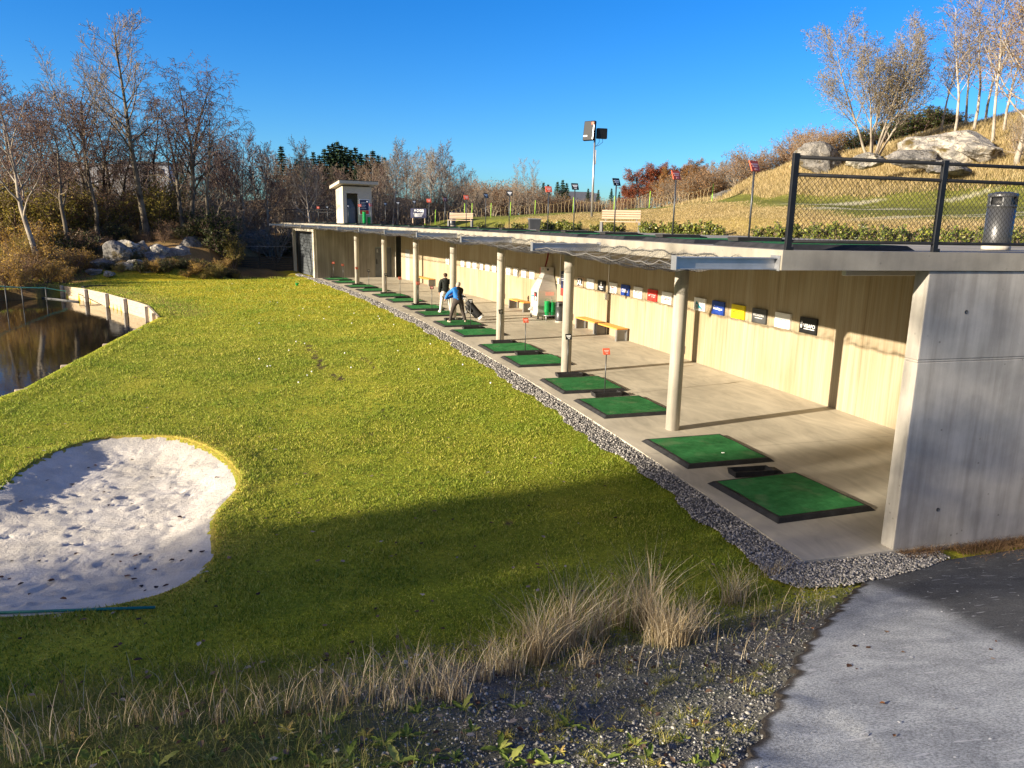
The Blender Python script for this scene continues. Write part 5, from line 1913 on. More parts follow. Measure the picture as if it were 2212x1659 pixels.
# ================================================================== trees
def tubes_np(brs, min_r=0.0):
    """brs: [(pts (k,3), radii (k,), sides)] -> verts, quads"""
    Vs, Fs, n0 = [], [], 0
    for pts, rad, sd_ in brs:
        k = len(pts)
        t = np.gradient(pts, axis=0)
        t /= np.linalg.norm(t, axis=1)[:, None] + 1e-9
        ref = np.array((.31, .17, .93)) if abs(t[0, 2]) < .8 else np.array((.9, .3, .1))
        a = np.cross(t, ref); a /= np.linalg.norm(a, axis=1)[:, None] + 1e-9
        b_ = np.cross(t, a)
        an = np.arange(sd_) * 2 * math.pi / sd_
        ring = pts[:, None, :] + np.maximum(rad, min_r)[:, None, None] * (a[:, None, :] * np.cos(an)[None, :, None] + b_[:, None, :] * np.sin(an)[None, :, None])
        Vs.append(ring.reshape(-1, 3))
        i = n0 + np.arange(k - 1)[:, None] * sd_ + np.arange(sd_)[None, :]
        j = n0 + np.arange(k - 1)[:, None] * sd_ + (np.arange(sd_)[None, :] + 1) % sd_
        Fs.append(np.stack([i, j, j + sd_, i + sd_], -1).reshape(-1, 4))
        n0 += k * sd_
    return np.concatenate(Vs), np.concatenate(Fs)


def unit(v): return v / (np.linalg.norm(v) + 1e-9)


def grow(rng, out, p, d, L, r, lv, pm):
    ns = pm['seg'][lv]
    pts, rad = [p], [r]
    tip = pm['tip'][lv]
    for i in range(ns):
        d = unit(d + rng.normal(0, pm['wob'][lv], 3) + np.array((0, 0, pm['up'][lv])))
        p = p + d * (L / ns)
        pts.append(p)
        rad.append(r * (1 - (1 - tip) * (i + 1) / ns))
    pts, rad = np.array(pts), np.array(rad)
    out.append((pts, rad, lv))
    if lv + 1 >= len(pm['seg']): return
    n = pm['n'][lv]
    t0 = pm['t0'][lv]
    ph = rng.uniform(0, 6.28)
    for k in range(n):
        t = t0 + (1 - t0) * ((k + rng.uniform(.1, .9)) / n) ** pm.get('tp', 1.0)
        f = t * ns
        i = min(int(f), ns - 1)
        q = pts[i] + (pts[i + 1] - pts[i]) * (f - i)
        td = unit(pts[i + 1] - pts[i])
        a = np.cross(td, (.2, .5, .84)); a = unit(a); b_ = np.cross(td, a)
        ph += 2.4 + rng.normal(0, .4)
        an = pm['ang'][lv] * rng.uniform(.75, 1.25)
        cd_ = td * math.cos(an) + (a * math.cos(ph) + b_ * math.sin(ph)) * math.sin(an)
        shape = 1 - pm['fall'][lv] * ((t - t0) / (1 - t0 + 1e-6))
        grow(rng, out, q, cd_, L * pm['len'][lv] * shape * rng.uniform(.75, 1.2), (rad[i] * (1 - f + i) + rad[i + 1] * (f - i)) * pm['rr'][lv], lv + 1, pm)


def leaves_np(rng, brs, lv0, per_m, size, spread=.15, droop=0.0, asp=.6):
    """small leaf-sized quads around the outer twigs"""
    C_, n_ = [], 0
    for pts, rad, lv in brs:
        if lv < lv0: continue
        L = np.linalg.norm(pts[-1] - pts[0])
        k = rng.poisson(per_m * L)
        if k == 0: continue
        t = rng.uniform(0, len(pts) - 1.001, k); i = t.astype(int)
        C_.append(pts[i] + (pts[i + 1] - pts[i]) * (t - i)[:, None] + rng.normal(0, spread, (k, 3)))
    if not C_: return None
    return quads_at(rng, np.concatenate(C_), size, asp, droop)


def quads_at(rng, C_, size, asp=.6, droop=0.0, flat=1.0):
    k = len(C_)
    u = rng.normal(0, 1, (k, 3)); u[:, 2] = u[:, 2] * flat - droop; u /= np.linalg.norm(u, axis=1)[:, None]
    w = rng.normal(0, 1, (k, 3)); w[:, 2] *= flat; w -= u * (w * u).sum(1)[:, None]; w /= np.linalg.norm(w, axis=1)[:, None] + 1e-9
    s_ = size * rng.uniform(.6, 1.35, k)[:, None]
    v = np.stack([C_ - u * s_ * .5, C_ + w * s_ * asp * .5, C_ + u * s_ * .5, C_ - w * s_ * asp * .5], 1).reshape(-1, 3)
    return v, np.arange(k * 4).reshape(-1, 4)


def bark(name, c1, c2, pale=None):
    m, nt, b = new_mat(name)
    b.inputs['Roughness'].default_value = .9
    b.inputs['Specular IOR Level'].default_value = .1
    v = coords(nt, 'Object', (1, 1, .35))
    c = ramp(nt, [(.35, c1), (.65, c2)], noise(nt, v, 6, 5, .65))
    if pale:
        v2 = coords(nt, 'Object', (.6, .6, .5))
        c = mul(nt, c, (*pale,), ramp(nt, [(.42, (0, 0, 0)), (.55, (1, 1, 1))], noise(nt, v2, 1.6, 4)), 'MIX')
    nt.links.new(c, b.inputs['Base Color'])
    return m


M['bark_dark'] = bark('dark_bark', (.035, .028, .022), (.11, .09, .07), (.16, .135, .10))
M['bark_pale'] = bark('pale_bark', (.11, .09, .07), (.27, .23, .185), (.34, .3, .24))
M['bark_birch'] = bark('birch_bark', (.12, .1, .08), (.34, .3, .25), (.42, .37, .31))
M['twig_purple'] = bark('purple_twigs', (.09, .06, .052), (.2, .14, .12))
M['twig_brown'] = bark('brown_twigs', (.12, .085, .06), (.26, .19, .135))
M['twig_pale'] = bark('pale_twigs', (.18, .145, .11), (.34, .29, .23))
M['leaf_brown'] = mat_island('brown_leaves', [(0, (.13, .075, .04)), (.5, (.3, .175, .09)), (1, (.45, .28, .15))], .8, .25)
M['leaf_olive'] = mat_island('olive_leaves', [(0, (.12, .11, .02)), (.5, (.28, .23, .045)), (1, (.48, .37, .08))], .7, .3)
M['leaf_gold'] = mat_island('golden_leaves', [(0, (.24, .14, .03)), (.5, (.46, .28, .06)), (1, (.6, .42, .1))], .7, .3)
M['leaf_rust'] = mat_island('rust_leaves', [(0, (.10, .022, .012)), (.5, (.24, .055, .024)), (1, (.34, .11, .04))], .75, .3)
M['leaf_ochre'] = mat_island('ochre_leaves', [(0, (.16, .075, .02)), (.5, (.28, .14, .04)), (1, (.4, .22, .07))], .75, .3)
M['leaf_greygreen'] = mat_island('grey_green_leaves', [(0, (.13, .12, .07)), (.5, (.25, .215, .12)), (1, (.38, .31, .18))], .7, .3)
M['needles'] = mat_island('spruce_needles', [(0, (.008, .018, .008)), (.5, (.016, .035, .014)), (1, (.03, .055, .02))], .8)
M['leaf_green'] = mat_island('laurel_leaves', [(0, (.05, .085, .012)), (.45, (.13, .17, .025)), (1, (.33, .32, .06))], .4, .2, spec=.4)
M['leaf_ivy'] = mat_island('dark_green_leaves', [(0, (.015, .025, .008)), (.5, (.04, .055, .014)), (1, (.09, .1, .025))], .5, .15)


def tree_proto(name, seed, pm, trunk_m, twig_m, leaf=None, min_r=.006, cat='tree', stems=1, lean=(0, 0), spread=.25, split=1):
    rng = np.random.default_rng(seed)
    brs = []
    for k in range(stems):
        a = 6.28 * k / max(1, stems) + rng.uniform(0, 1)
        sp_ = spread * rng.uniform(.5, 1.2) if stems > 1 else 0
        d = unit(np.array((math.cos(a) * sp_ + lean[0], math.sin(a) * sp_ + lean[1], 1.0)))
        grow(rng, brs, np.array((math.cos(a) * .15 * (stems > 1), math.sin(a) * .15 * (stems > 1), -.15)), d, pm['L'] * (1 if k == 0 else rng.uniform(.75, 1.0)), pm['r'], 0, pm)
    t = thing(name, 'x', cat)
    sides = pm.get('sides', (7, 5, 4, 3, 3, 3))
    tv = tubes_np([(p_, r_, sides[l_]) for p_, r_, l_ in brs if l_ <= split], min_r)
    np_mesh('trunk', *tv, M[trunk_m], t, smooth=True)
    rest = [(p_, r_, sides[l_]) for p_, r_, l_ in brs if l_ > split]
    if rest:
        cv = tubes_np(rest, min_r)
        np_mesh('crown', *cv, M[twig_m], t)
    if leaf:
        lf = leaves_np(rng, brs, leaf.get('lv', 2), leaf['n'], leaf['size'], leaf.get('spread', .15), leaf.get('droop', 0))
        if lf: np_mesh('leaves', *lf, M[leaf['m']], t)
    t['h'] = float(max(p_[:, 2].max() for p_, r_, l_ in brs))
    return t


PLACED = {}


def put_tree(proto, vx, r, vtop, label, group=None, rz=None, wide=1.0, flipz=0, sink=0.05, height=None):
    a = az_of(vx, 480)
    x, y = r * math.sin(a), r * math.cos(a)
    z = gz(x, y)
    H = height if height else at_r(vx, vtop, r)[2] - z
    s = H / proto['h']
    if not PLACED.get(proto.name):
        o = proto; PLACED[proto.name] = 1
    else:
        o = copy_tree(proto)
    o.location = (x, y, z - sink)
    o.scale = (s * wide, s * wide, s)
    o.rotation_euler = (0, 0, RNG.uniform(0, 6.28) if rz is None else rz)
    o['label'] = label
    if group: o['group'] = group
    elif 'group' in o: del o['group']
    return o


UP3 = (.02, .06, .05, .03)
aspen = tree_proto('aspen_tree', 3, dict(L=15, r=.26, seg=(14, 8, 5, 3), tip=(.12, .2, .3, .4), wob=(.035, .10, .14, .18), up=(.03, .10, .08, .02), n=(20, 12, 6), t0=(.42, .2, .2), ang=(.95, .75, .7), len=(.34, .42, .45), fall=(.55, .5, .4), rr=(.5, .5, .5)),
                   'bark_dark', 'twig_pale', dict(lv=3, n=.35, size=.1, m='leaf_ochre'), .013)
fork = tree_proto('forked_aspen', 5, dict(L=11, r=.2, seg=(10, 8, 5, 3), tip=(.3, .2, .3, .4), wob=(.05, .10, .14, .18), up=(.03, .14, .08, .02), n=(9, 12, 6), t0=(.55, .2, .2), ang=(.75, .7, .7), len=(.6, .4, .45), fall=(.4, .5, .4), rr=(.62, .5, .5)),
                  'bark_dark', 'twig_pale', dict(lv=3, n=.3, size=.1, m='leaf_ochre'), .013)
birch = tree_proto('birch_clump', 8, dict(L=12.5, r=.2, seg=(12, 8, 6, 5), tip=(.1, .2, .3, .4), wob=(.07, .13, .16, .12), up=(.03, .05, -.05, -.28), n=(15, 10, 7), t0=(.28, .2, .2), ang=(.75, .8, .8), len=(.40, .40, .42), fall=(.5, .4, .3), rr=(.55, .5, .5)),
                   'bark_dark', 'twig_purple', None, .012, stems=3, spread=.2)
weep = tree_proto('weeping_birch', 9, dict(L=10, r=.16, seg=(12, 8, 6, 5), tip=(.1, .2, .3, .4), wob=(.06, .13, .16, .12), up=(.03, .04, -.06, -.3), n=(13, 9, 8), t0=(.5, .2, .2), ang=(.85, .8, .8), len=(.36, .42, .42), fall=(.3, .4, .3), rr=(.55, .5, .5)),
                  'bark_dark', 'twig_purple', None, .012)
alder = tree_proto('leaning_alder', 12, dict(L=10.5, r=.2, seg=(12, 8, 5, 3), tip=(.15, .2, .3, .4), wob=(.08, .15, .18, .2), up=(.05, .10, .06, .0), n=(14, 10, 7), t0=(.35, .2, .15), ang=(.85, .8, .8), len=(.42, .42, .45), fall=(.4, .4, .3), rr=(.58, .5, .5)),
                   'bark_pale', 'twig_purple', dict(lv=2, n=1.2, size=.09, m='leaf_brown'), .012, lean=(-.35, 0))
alder2 = tree_proto('crooked_alder', 15, dict(L=9.5, r=.18, seg=(12, 8, 5, 3), tip=(.15, .2, .3, .4), wob=(.10, .16, .18, .2), up=(.06, .12, .06, .0), n=(13, 10, 7), t0=(.4, .2, .15), ang=(.9, .8, .8), len=(.44, .42, .45), fall=(.3, .4, .3), rr=(.58, .5, .5)),
                    'bark_dark', 'twig_purple', dict(lv=2, n=1.6, size=.09, m='leaf_brown'), .012, lean=(-.22, .1))
roundt = tree_proto('young_ash', 21, dict(L=7.5, r=.1, seg=(10, 6, 4, 3), tip=(.12, .2, .3, .4), wob=(.03, .08, .12, .15), up=(.03, .14, .1, .03), n=(22, 9, 5), t0=(.35, .2, .2), ang=(.9, .7, .7), len=(.36, .42, .45), fall=(.55, .4, .3), rr=(.5, .5, .5)),
                    'bark_pale', 'twig_purple', dict(lv=2, n=.8, size=.08, m='leaf_brown'), .011)
wood = []
for k, (sd_, tw, bk_) in enumerate(((31, 'twig_brown', 'bark_pale'), (32, 'twig_purple', 'bark_pale'), (33, 'twig_brown', 'bark_dark'), (34, 'twig_pale', 'bark_birch'))):
    wood.append(tree_proto('bare_tree', sd_, dict(L=11, r=.15, seg=(11, 7, 4, 3), tip=(.1, .2, .3, .4), wob=(.05, .12, .16, .2), up=(.04, .11, .06, .02), n=(20, 9, 5), t0=(.25 + .05 * k, .2, .2), ang=(.75, .75, .7), len=(.34, .42, .45), fall=(.55, .4, .3), rr=(.5, .5, .5)),
                           bk_, tw, dict(lv=2, n=.5, size=.09, m='leaf_brown'), .015))
willow = tree_proto('grey_willow', 41, dict(L=8.6, r=.095, seg=(12, 8, 5, 4), tip=(.12, .2, .3, .4), wob=(.05, .09, .12, .14), up=(.02, .06, .05, -.04), n=(15, 10, 7), t0=(.3, .15, .15), ang=(.6, .65, .7), len=(.42, .42, .45), fall=(.4, .4, .3), rr=(.55, .5, .5)),
                    'bark_pale', 'twig_pale', dict(lv=2, n=7.5, size=.085, m='leaf_greygreen', droop=.5), .009, stems=6, spread=.36)
slim = [tree_proto('slim_birch', 51 + k, dict(L=11, r=.072, seg=(12, 7, 5, 4), tip=(.1, .2, .3, .4), wob=(.03, .08, .12, .12), up=(.03, .12, .05, -.06), n=(20, 8, 5), t0=(.3, .2, .15), ang=(.55, .6, .7), len=(.22, .42, .45), fall=(.4, .4, .3), rr=(.45, .5, .5)),
                   'bark_birch', 'twig_pale', dict(lv=2, n=1.2, size=.08, m='leaf_ochre'), .009) for k in range(2)]
brownt = tree_proto('brown_leaved_tree', 61, dict(L=9, r=.14, seg=(12, 8, 5, 4), tip=(.1, .2, .3, .4), wob=(.05, .1, .14, .14), up=(.03, .1, .05, -.03), n=(20, 10, 6), t0=(.25, .2, .15), ang=(.7, .7, .7), len=(.36, .42, .45), fall=(.5, .4, .3), rr=(.5, .5, .5)),
                    'bark_birch', 'twig_pale', dict(lv=2, n=5, size=.085, m='leaf_ochre'), .009)


def shrub_proto(name, seed, leafm, twig, h, n_st=9, leaf_n=9, size=.1, spread=.55, cat='shrub', wid=1.0, droop=0.0):
    return tree_proto(name, seed, dict(L=h, r=.03 * h ** .5, seg=(6, 5, 3), tip=(.3, .3, .4), wob=(.1, .14, .18), up=(.04, .05, .02), n=(9, 6), t0=(.15, .15), ang=(.75, .7), len=(.5, .45), fall=(.4, .3), rr=(.55, .5), sides=(5, 4, 3)),
                      twig, twig, dict(lv=1, n=leaf_n, size=size, m=leafm, spread=.12 * h / 3, droop=droop), .007, cat, stems=n_st, spread=spread * wid, split=0)


sh_brown = shrub_proto('brown_bush', 71, 'leaf_brown', 'twig_brown', 3.2, 9, 5, .11)
sh_olive = shrub_proto('olive_bush', 72, 'leaf_olive', 'twig_brown', 3.4, 9, 13, .11)
sh_gold = shrub_proto('golden_bush', 73, 'leaf_gold', 'twig_brown', 2.4, 10, 12, .1)
sh_ivy = shrub_proto('dark_green_bush', 74, 'leaf_ivy', 'twig_purple', 1.8, 9, 18, .1)
sh_thick = shrub_proto('bare_thicket', 75, 'leaf_brown', 'twig_pale', 4.2, 10, 1.6, .09, .35)
laurel = shrub_proto('laurel_shrub', 76, 'leaf_green', 'twig_brown', .5, 8, 36, .075, .5)
sh_ochre = shrub_proto('ochre_bush', 77, 'leaf_ochre', 'twig_pale', 3.0, 9, 8, .1)


def leafy_tree(name, seed, leafm, h):
    return tree_proto(name, seed, dict(L=h, r=.16, seg=(9, 7, 4, 3), tip=(.15, .2, .3, .4), wob=(.06, .12, .16, .2), up=(.03, .06, .05, .02), n=(18, 9, 5), t0=(.15, .15, .15), ang=(.95, .8, .8), len=(.48, .45, .45), fall=(.45, .4, .3), rr=(.5, .5, .5)),
                      'bark_dark', 'twig_brown', dict(lv=2, n=20, size=.19, m=leafm, spread=.2), .02)


beech = leafy_tree('rust_red_beech', 81, 'leaf_rust', 8)
oak = leafy_tree('ochre_oak', 82, 'leaf_ochre', 8)


def spruce_proto(seed):
    rng = np.random.default_rng(seed)
    h = 13.0
    t = thing('spruce_tree', 'x', 'tree')
    brs, C_ = [], []
    brs.append((np.array([(0, 0, -.2), (0, 0, h * .5), (0, 0, h)]), np.array([.2, .12, .02]), 6))
    z = 1.2
    while z < h - .2:
        n = rng.integers(5, 8)
        L = 2.5 * (1 - z / h) ** .85 * rng.uniform(.75, 1.15) + .12
        for k in range(n):
            a = 6.28 * k / n + rng.uniform(-.3, .3)
            l_ = L * rng.uniform(.75, 1.15)
            p1_ = np.array((math.cos(a) * l_ * .55, math.sin(a) * l_ * .55, z - .12 * l_)); p2_ = np.array((math.cos(a) * l_, math.sin(a) * l_, z - .2 * l_ + .08))
            brs.append((np.array([(0, 0, z), p1_, p2_]), np.array([.03, .02, .008]), 3))
            m_ = max(5, int(l_ * 20))
            tt = rng.uniform(.12, 1, m_)
            C_.append(np.outer(1 - tt, (0, 0, z)) + np.outer(tt, p2_) + rng.normal(0, .10, (m_, 3)) * np.array((1, 1, .6)) - np.array((0, 0, .08)))
        z += rng.uniform(.3, .5)
    np_mesh('trunk', *tubes_np(brs), M['bark_dark'], t)
    np_mesh('needles', *quads_at(rng, np.concatenate(C_), .42, .5, .5), M['needles'], t)
    t['h'] = h
    return t


spruce = spruce_proto(91)

# ================================================================== named trees on the left
put_tree(alder, 78, 56, 130, 'pale-trunked alder leaning left at the left edge over the pond', rz=.1)
put_tree(alder2, 150, 60, 188, 'dark crooked alder leaning left behind the pond, beside the leaning pale alder', rz=.3)
put_tree(alder2, 212, 62, 200, 'dark alder with bent trunk between two taller trees behind the pond', rz=1.0, wide=1.1)
put_tree(fork, 199, 66, 98, 'forked aspen with two pale upright tops behind the pond', rz=.4)
put_tree(aspen, 318, 62, 12, 'tallest aspen with a bare pale top against the sky', rz=.6)
put_tree(birch, 405, 62, 92, 'broad many-stemmed birch with fine drooping twigs right of the tallest aspen', rz=.8, wide=1.0)
put_tree(weep, 446, 61, 190, 'weeping birch with hanging twigs above the rock outcrop', rz=.3, wide=1.05)
put_tree(weep, 300, 66, 235, 'thin bare birch half hidden between the tallest aspen and the broad birch', rz=2.0)
put_tree(alder, 14, 67, 165, 'bare alder with dense dark twigs at the very left edge', rz=1.4, wide=.8)
put_tree(alder2, 108, 68, 215, 'spreading bare alder behind the leaning pale alder', rz=2.6)
put_tree(roundt, 525, 70, 275, 'round-headed young ash left of the spruces', rz=.2, wide=1.15)
put_tree(roundt, 574, 70, 298, 'slim straight young ash with a small round head beside the first spruce', rz=1.7, wide=.9)
put_tree(roundt, 480, 72, 292, 'young bare ash behind the weeping birch', rz=2.9)
# the wood behind the far end of the range: bare trees nobody could tell apart
for vx_, r_k, vt_, pr_, lb_ in ((45, 70, 150, alder2, 'tall dark alder between the leaning pale alder and the left edge'), (128, 66, 205, alder, 'bare alder with a leaning crown behind the two crooked ones'), (176, 70, 175, weep, 'fine-twigged birch left of the forked aspen'), (250, 70, 200, birch, 'dense dark birch clump behind the tallest aspen'),
                                 (352, 70, 190, weep, 'tall thin birch just right of the tallest aspen'), (-15, 62, 175, alder2, 'dark alder cut by the left edge of the photo'), (505, 74, 265, birch, 'low dense birch clump behind the young ashes')):
    put_tree(pr_, vx_, r_k, vt_, lb_, wide=1.15)
GW2 = 'bare trees of the wood behind the far end of the range'
LW2 = 'bare brown tree in the wood behind the far end of the range'
k = 0
for vx in range(20, 660, 16):
    vt = np.interp(vx, [-60, 100, 250, 420, 560, 660], [300, 330, 345, 330, 330, 345]) + RNG.uniform(-25, 30)
    put_tree(wood[RNG.integers(0, 3)], vx + RNG.uniform(-7, 7), RNG.uniform(70, 90), vt, LW2, GW2, wide=RNG.uniform(1.0, 1.4))
for vx in range(600, 1035, 15):
    vt = np.interp(vx, [600, 640, 690, 730, 780, 840, 900, 950, 985, 1010, 1040], [365, 350, 345, 352, 345, 318, 325, 305, 318, 360, 380]) + RNG.uniform(-8, 34)
    put_tree(wood[RNG.integers(0, 4)], vx + RNG.uniform(-6, 6), RNG.uniform(72, 98), vt, LW2, GW2, wide=RNG.uniform(1.0, 1.3))
for i, (vx, vt, lb) in enumerate(((678, 292, 'pale bare tree with thin upright twigs left of the kiosk'), (848, 290, 'pale bare tree with upswept branches right of the kiosk'), (945, 297, 'tall bare tree with a dark dense head over the wood right of the kiosk'), (925, 312, 'slender pale-stemmed tree beside the tall dark-headed tree'))):
    put_tree(wood[(3, 3, 1, 3)[i]], vx, 66 + i * 2, vt, lb, wide=.95)
GT = 'thickets under the bare wood'
LT = 'leafless brown thicket filling the foot of the wood'
for vx in list(range(60, 1030, 22)):
    r_ = RNG.uniform(66, 86) if vx < 640 else RNG.uniform(66, 88)
    put_tree(sh_thick, vx + RNG.uniform(-8, 8), r_, 0, LT, GT, height=RNG.uniform(3.0, 5.2) * (1.0 if vx < 860 else .8), wide=RNG.uniform(1.1, 1.6))
GB = 'bushes on the far bank of the pond'
LB = {'o': 'olive green bush among the trees on the far bank of the pond', 'b': 'russet brown bush among the trees on the far bank of the pond', 'g': 'golden autumn bush on the far bank of the pond', 'i': 'dark evergreen bush at the foot of the bare trees'}
PB = {'o': sh_olive, 'b': sh_brown, 'g': sh_gold, 'i': sh_ivy}
for k_, vx, r_, h_ in (('g', 8, 52.0, 2.2), ('o', 35, 57, 2.4), ('g', 58, 55.5, 2.2), ('b', 95, 56, 1.9), ('g', 112, 56, 1.7), ('b', 135, 57, 1.8), ('g', 160, 57.5, 1.6), ('o', 75, 65, 5.6), ('o', 120, 66, 5.2), ('i', 128, 59, 1.8), ('i', 160, 60, 2.2),
                      ('b', 185, 60, 2.0), ('o', 195, 66, 4.6), ('b', 225, 66, 4.0), ('b', 255, 67, 4.2), ('o', 335, 67, 4.6), ('o', 372, 68, 4.8), ('b', 300, 69, 4.0), ('b', 430, 68, 4.2), ('b', 505, 71, 4.6), ('b', 555, 73, 4.2),
                      ('o', 20, 64, 5.4), ('g', 50, 60, 3.0), ('o', -10, 66, 3.4), ('g', 28, 51.2, 1.3), ('g', 85, 53.2, 1.5), ('b', -15, 51.8, 1.6), ('g', 120, 54.2, 1.2), ('b', 48, 53, 1.8), ('i', 620, 70, 2.0), ('i', 455, 61, 2.6), ('i', 470, 60, 2.2)):
    put_tree(PB[k_], vx, r_, 0, LB[k_], GB, height=h_, wide=RNG.uniform(1.0, 1.3))
GR = 'low plants at the foot of the rock outcrop'
for vx in range(225, 510, 9):
    r_ = 56.2 + RNG.uniform(-.6, 1.6) - (.6 if vx > 380 else 0)
    put_tree((sh_ivy, sh_ivy, sh_gold, sh_olive)[RNG.integers(0, 4)], vx, r_ + (1.2 if vx > 470 else 0), 0, 'small scrubby plant at the foot of the rock outcrop', GR, height=RNG.uniform(.5, 1.15), wide=1.3)
for vx in range(230, 470, 17):
    put_tree((sh_ivy, sh_brown, sh_olive)[RNG.integers(0, 3)], vx, RNG.uniform(60.5, 63), 0, 'small scrubby plant on top of the rock outcrop', 'low plants on top of the rock outcrop', height=RNG.uniform(.6, 1.5), wide=1.3)
put_tree(sh_olive, 498, 59.5, 0, 'upright yellow-green bush at the left end of the dark slat wall', height=2.9, wide=.6)
# spruces on the ridge
GS = 'dark spruces on the ridge behind the wood'
for vx, vt, r_ in ((614, 332, 150), (608, 395, 140), (632, 372, 150), (645, 360, 150), (655, 350, 150), (668, 356, 155), (682, 345, 150), (694, 352, 150), (705, 338, 150), (716, 330, 150), (724, 326, 152), (733, 322, 150), (742, 330, 150), (752, 334, 155), (762, 340, 150),
                   (772, 335, 150), (783, 348, 150), (795, 350, 150), (808, 342, 155), (820, 352, 150), (832, 356, 150), (640, 395, 120), (660, 380, 125), (675, 388, 120), (700, 375, 125), (722, 370, 125), (745, 372, 125), (770, 378, 125), (600, 420, 110), (620, 430, 110), (590, 430, 115)):
    put_tree(spruce, vx, r_, vt - 20, 'dark spruce on the ridge behind the bare wood', GS, wide=RNG.uniform(1.2, 1.6))
for vx, vt, lb in ((1172, 392, 'left of two close spruces'), (1182, 396, 'right of two close spruces'), (1202, 390, 'second spruce clump, left tree'), (1213, 386, 'second spruce clump, tallest tree'), (1222, 393, 'second spruce clump, right tree')):
    put_tree(spruce, vx, 130, vt, 'dark spruce left of the light mast, ' + lb, 'spruces left of the light mast', wide=1.25)
for vx, vt in ((1268, 405), (1290, 408), (1318, 405), (1335, 412)):
    put_tree(spruce, vx, 190, vt, 'small distant spruce behind the light mast', 'small spruces behind the light mast')
# scrub behind the golf green, centre
GC = 'brown scrub behind the net fence'
for vx in range(1010, 1420, 11):
    vt = np.interp(vx, [1010, 1060, 1110, 1160, 1200, 1260, 1300, 1360, 1420], [385, 388, 380, 402, 415, 425, 425, 420, 410]) + RNG.uniform(-8, 12)
    put_tree((sh_ochre, sh_thick, sh_brown)[RNG.integers(0, 3)], vx + RNG.uniform(-4, 4), RNG.uniform(76, 92), vt, 'brown autumn scrub behind the net fence', GC, wide=RNG.uniform(1.0, 1.4))
for vx, vt in ((1122, 350), (1137, 338), (1150, 342), (1160, 372), (1105, 375)):
    put_tree(slim[RNG.integers(0, 2)], vx, 80, vt, 'thin pale birch standing in the scrub behind the net fence', 'thin birches behind the net fence', wide=1.2)
# autumn trees right of the mast
for vx, vt, r_, p_, lb in ((1382, 362, 100, beech, 'leftmost of the dark rust-red beeches'), (1405, 353, 104, beech, 'rust-red beech, middle of the group'), (1428, 350, 100, beech, 'rust-red beech at the right of the group'), (1358, 398, 96, beech, 'small rust-red tree left of the beeches'), (1440, 360, 98, oak, 'ochre brown oak beside the rust-red beeches'),
                       (1486, 340, 100, oak, 'large ochre brown oak on the slope'), (1466, 356, 104, beech, 'rust-brown beech behind the ochre oak'), (1505, 352, 104, oak, 'ochre oak right of the largest one'), (1548, 376, 88, oak, 'small bright ochre tree on the slope')):
    put_tree(p_, vx, r_ - 14, vt, lb, wide=1.35 if p_ is beech else 1.2)
GH = 'grey-brown wood on the slope left of the chain-link fence'
for vx in range(1430, 1745, 9):
    vt = np.interp(vx, [1430, 1500, 1560, 1590, 1640, 1700, 1745], [385, 352, 345, 322, 330, 322, 315]) + RNG.uniform(-6, 25)
    p_ = (wood[1], wood[0], sh_thick, brownt, wood[2])[RNG.integers(0, 5)]
    put_tree(p_, vx + RNG.uniform(-3, 3), RNG.uniform(80, 105), vt, 'grey-brown bare tree in the wood on the slope left of the chain-link fence', GH, wide=RNG.uniform(1.1, 1.5))
for vx in range(1440, 1740, 16):
    put_tree((sh_ochre, sh_brown, sh_thick)[RNG.integers(0, 3)], vx, RNG.uniform(68, 76), 0, 'low brown scrub on the slope left of the chain-link fence', 'low scrub on the slope', height=RNG.uniform(1.6, 3.2), wide=1.4)
# trees on the hill at the right
put_tree(willow, 1868, 50, 22, 'large spreading willow with grey-brown leaves on the hill above the fence', rz=2.2, wide=1.0)
for vx_, r_k, vt_, wd_, lb_ in ((2036, 50, -30, 1.9, 'slim white birch right of the willow, leaning slightly'), (2076, 52, -60, 1.9, 'slim pale birch with the straightest trunk on the hill'), (2118, 48, -80, 1.8, 'slim pale birch with a dark foot near the right edge'),
                               (2008, 53, 40, 1.8, 'lower slim birch just right of the willow'), (2056, 56, -10, 1.8, 'slim birch set back between two taller ones'), (2098, 55, -40, 1.8, 'slim birch set back left of the one with a dark foot'), (2140, 50, -60, 1.7, 'slim pale birch left of the brown-leaved tree')):
    put_tree(slim[int(vx_) % 2], vx_, r_k, vt_, lb_, wide=wd_)
put_tree(brownt, 2176, 42, -60, 'brown-leaved tree cut by the right edge of the photo', rz=.7, wide=1.25)
put_tree(brownt, 2235, 46, -40, 'brown-leaved tree just past the right edge', rz=1.9, wide=1.2)
put_tree(sh_thick, 2185, 43, 0, 'tangle of bare stems at the foot of the brown-leaved tree', height=2.6, wide=.9)
put_tree(sh_thick, 2215, 42, 0, 'second tangle of bare stems at the right edge', height=3.0)
GI = 'dark bushes along the ridge at the right'
for vx, r_, h_ in ((1835, 60, 1.6), (1900, 60, 1.8), (1930, 62, 2.0), (1960, 62, 2.2), (1990, 62, 1.8), (2010, 63, 1.6), (1870, 62, 1.8), (1800, 62, 1.6), (2030, 63, 1.3)):
    put_tree(sh_ivy, vx, r_, 0, 'dark green bush on the ridge under the willow and birches', GI, height=h_, wide=1.4)
for vx, r_ in ((1745, 56), (1760, 57), (1725, 62), (1775, 58)):
    put_tree(sh_ochre, vx, r_, 0, 'thin bare bush on the skyline left of the willow', 'thin bushes left of the willow', height=2.4)
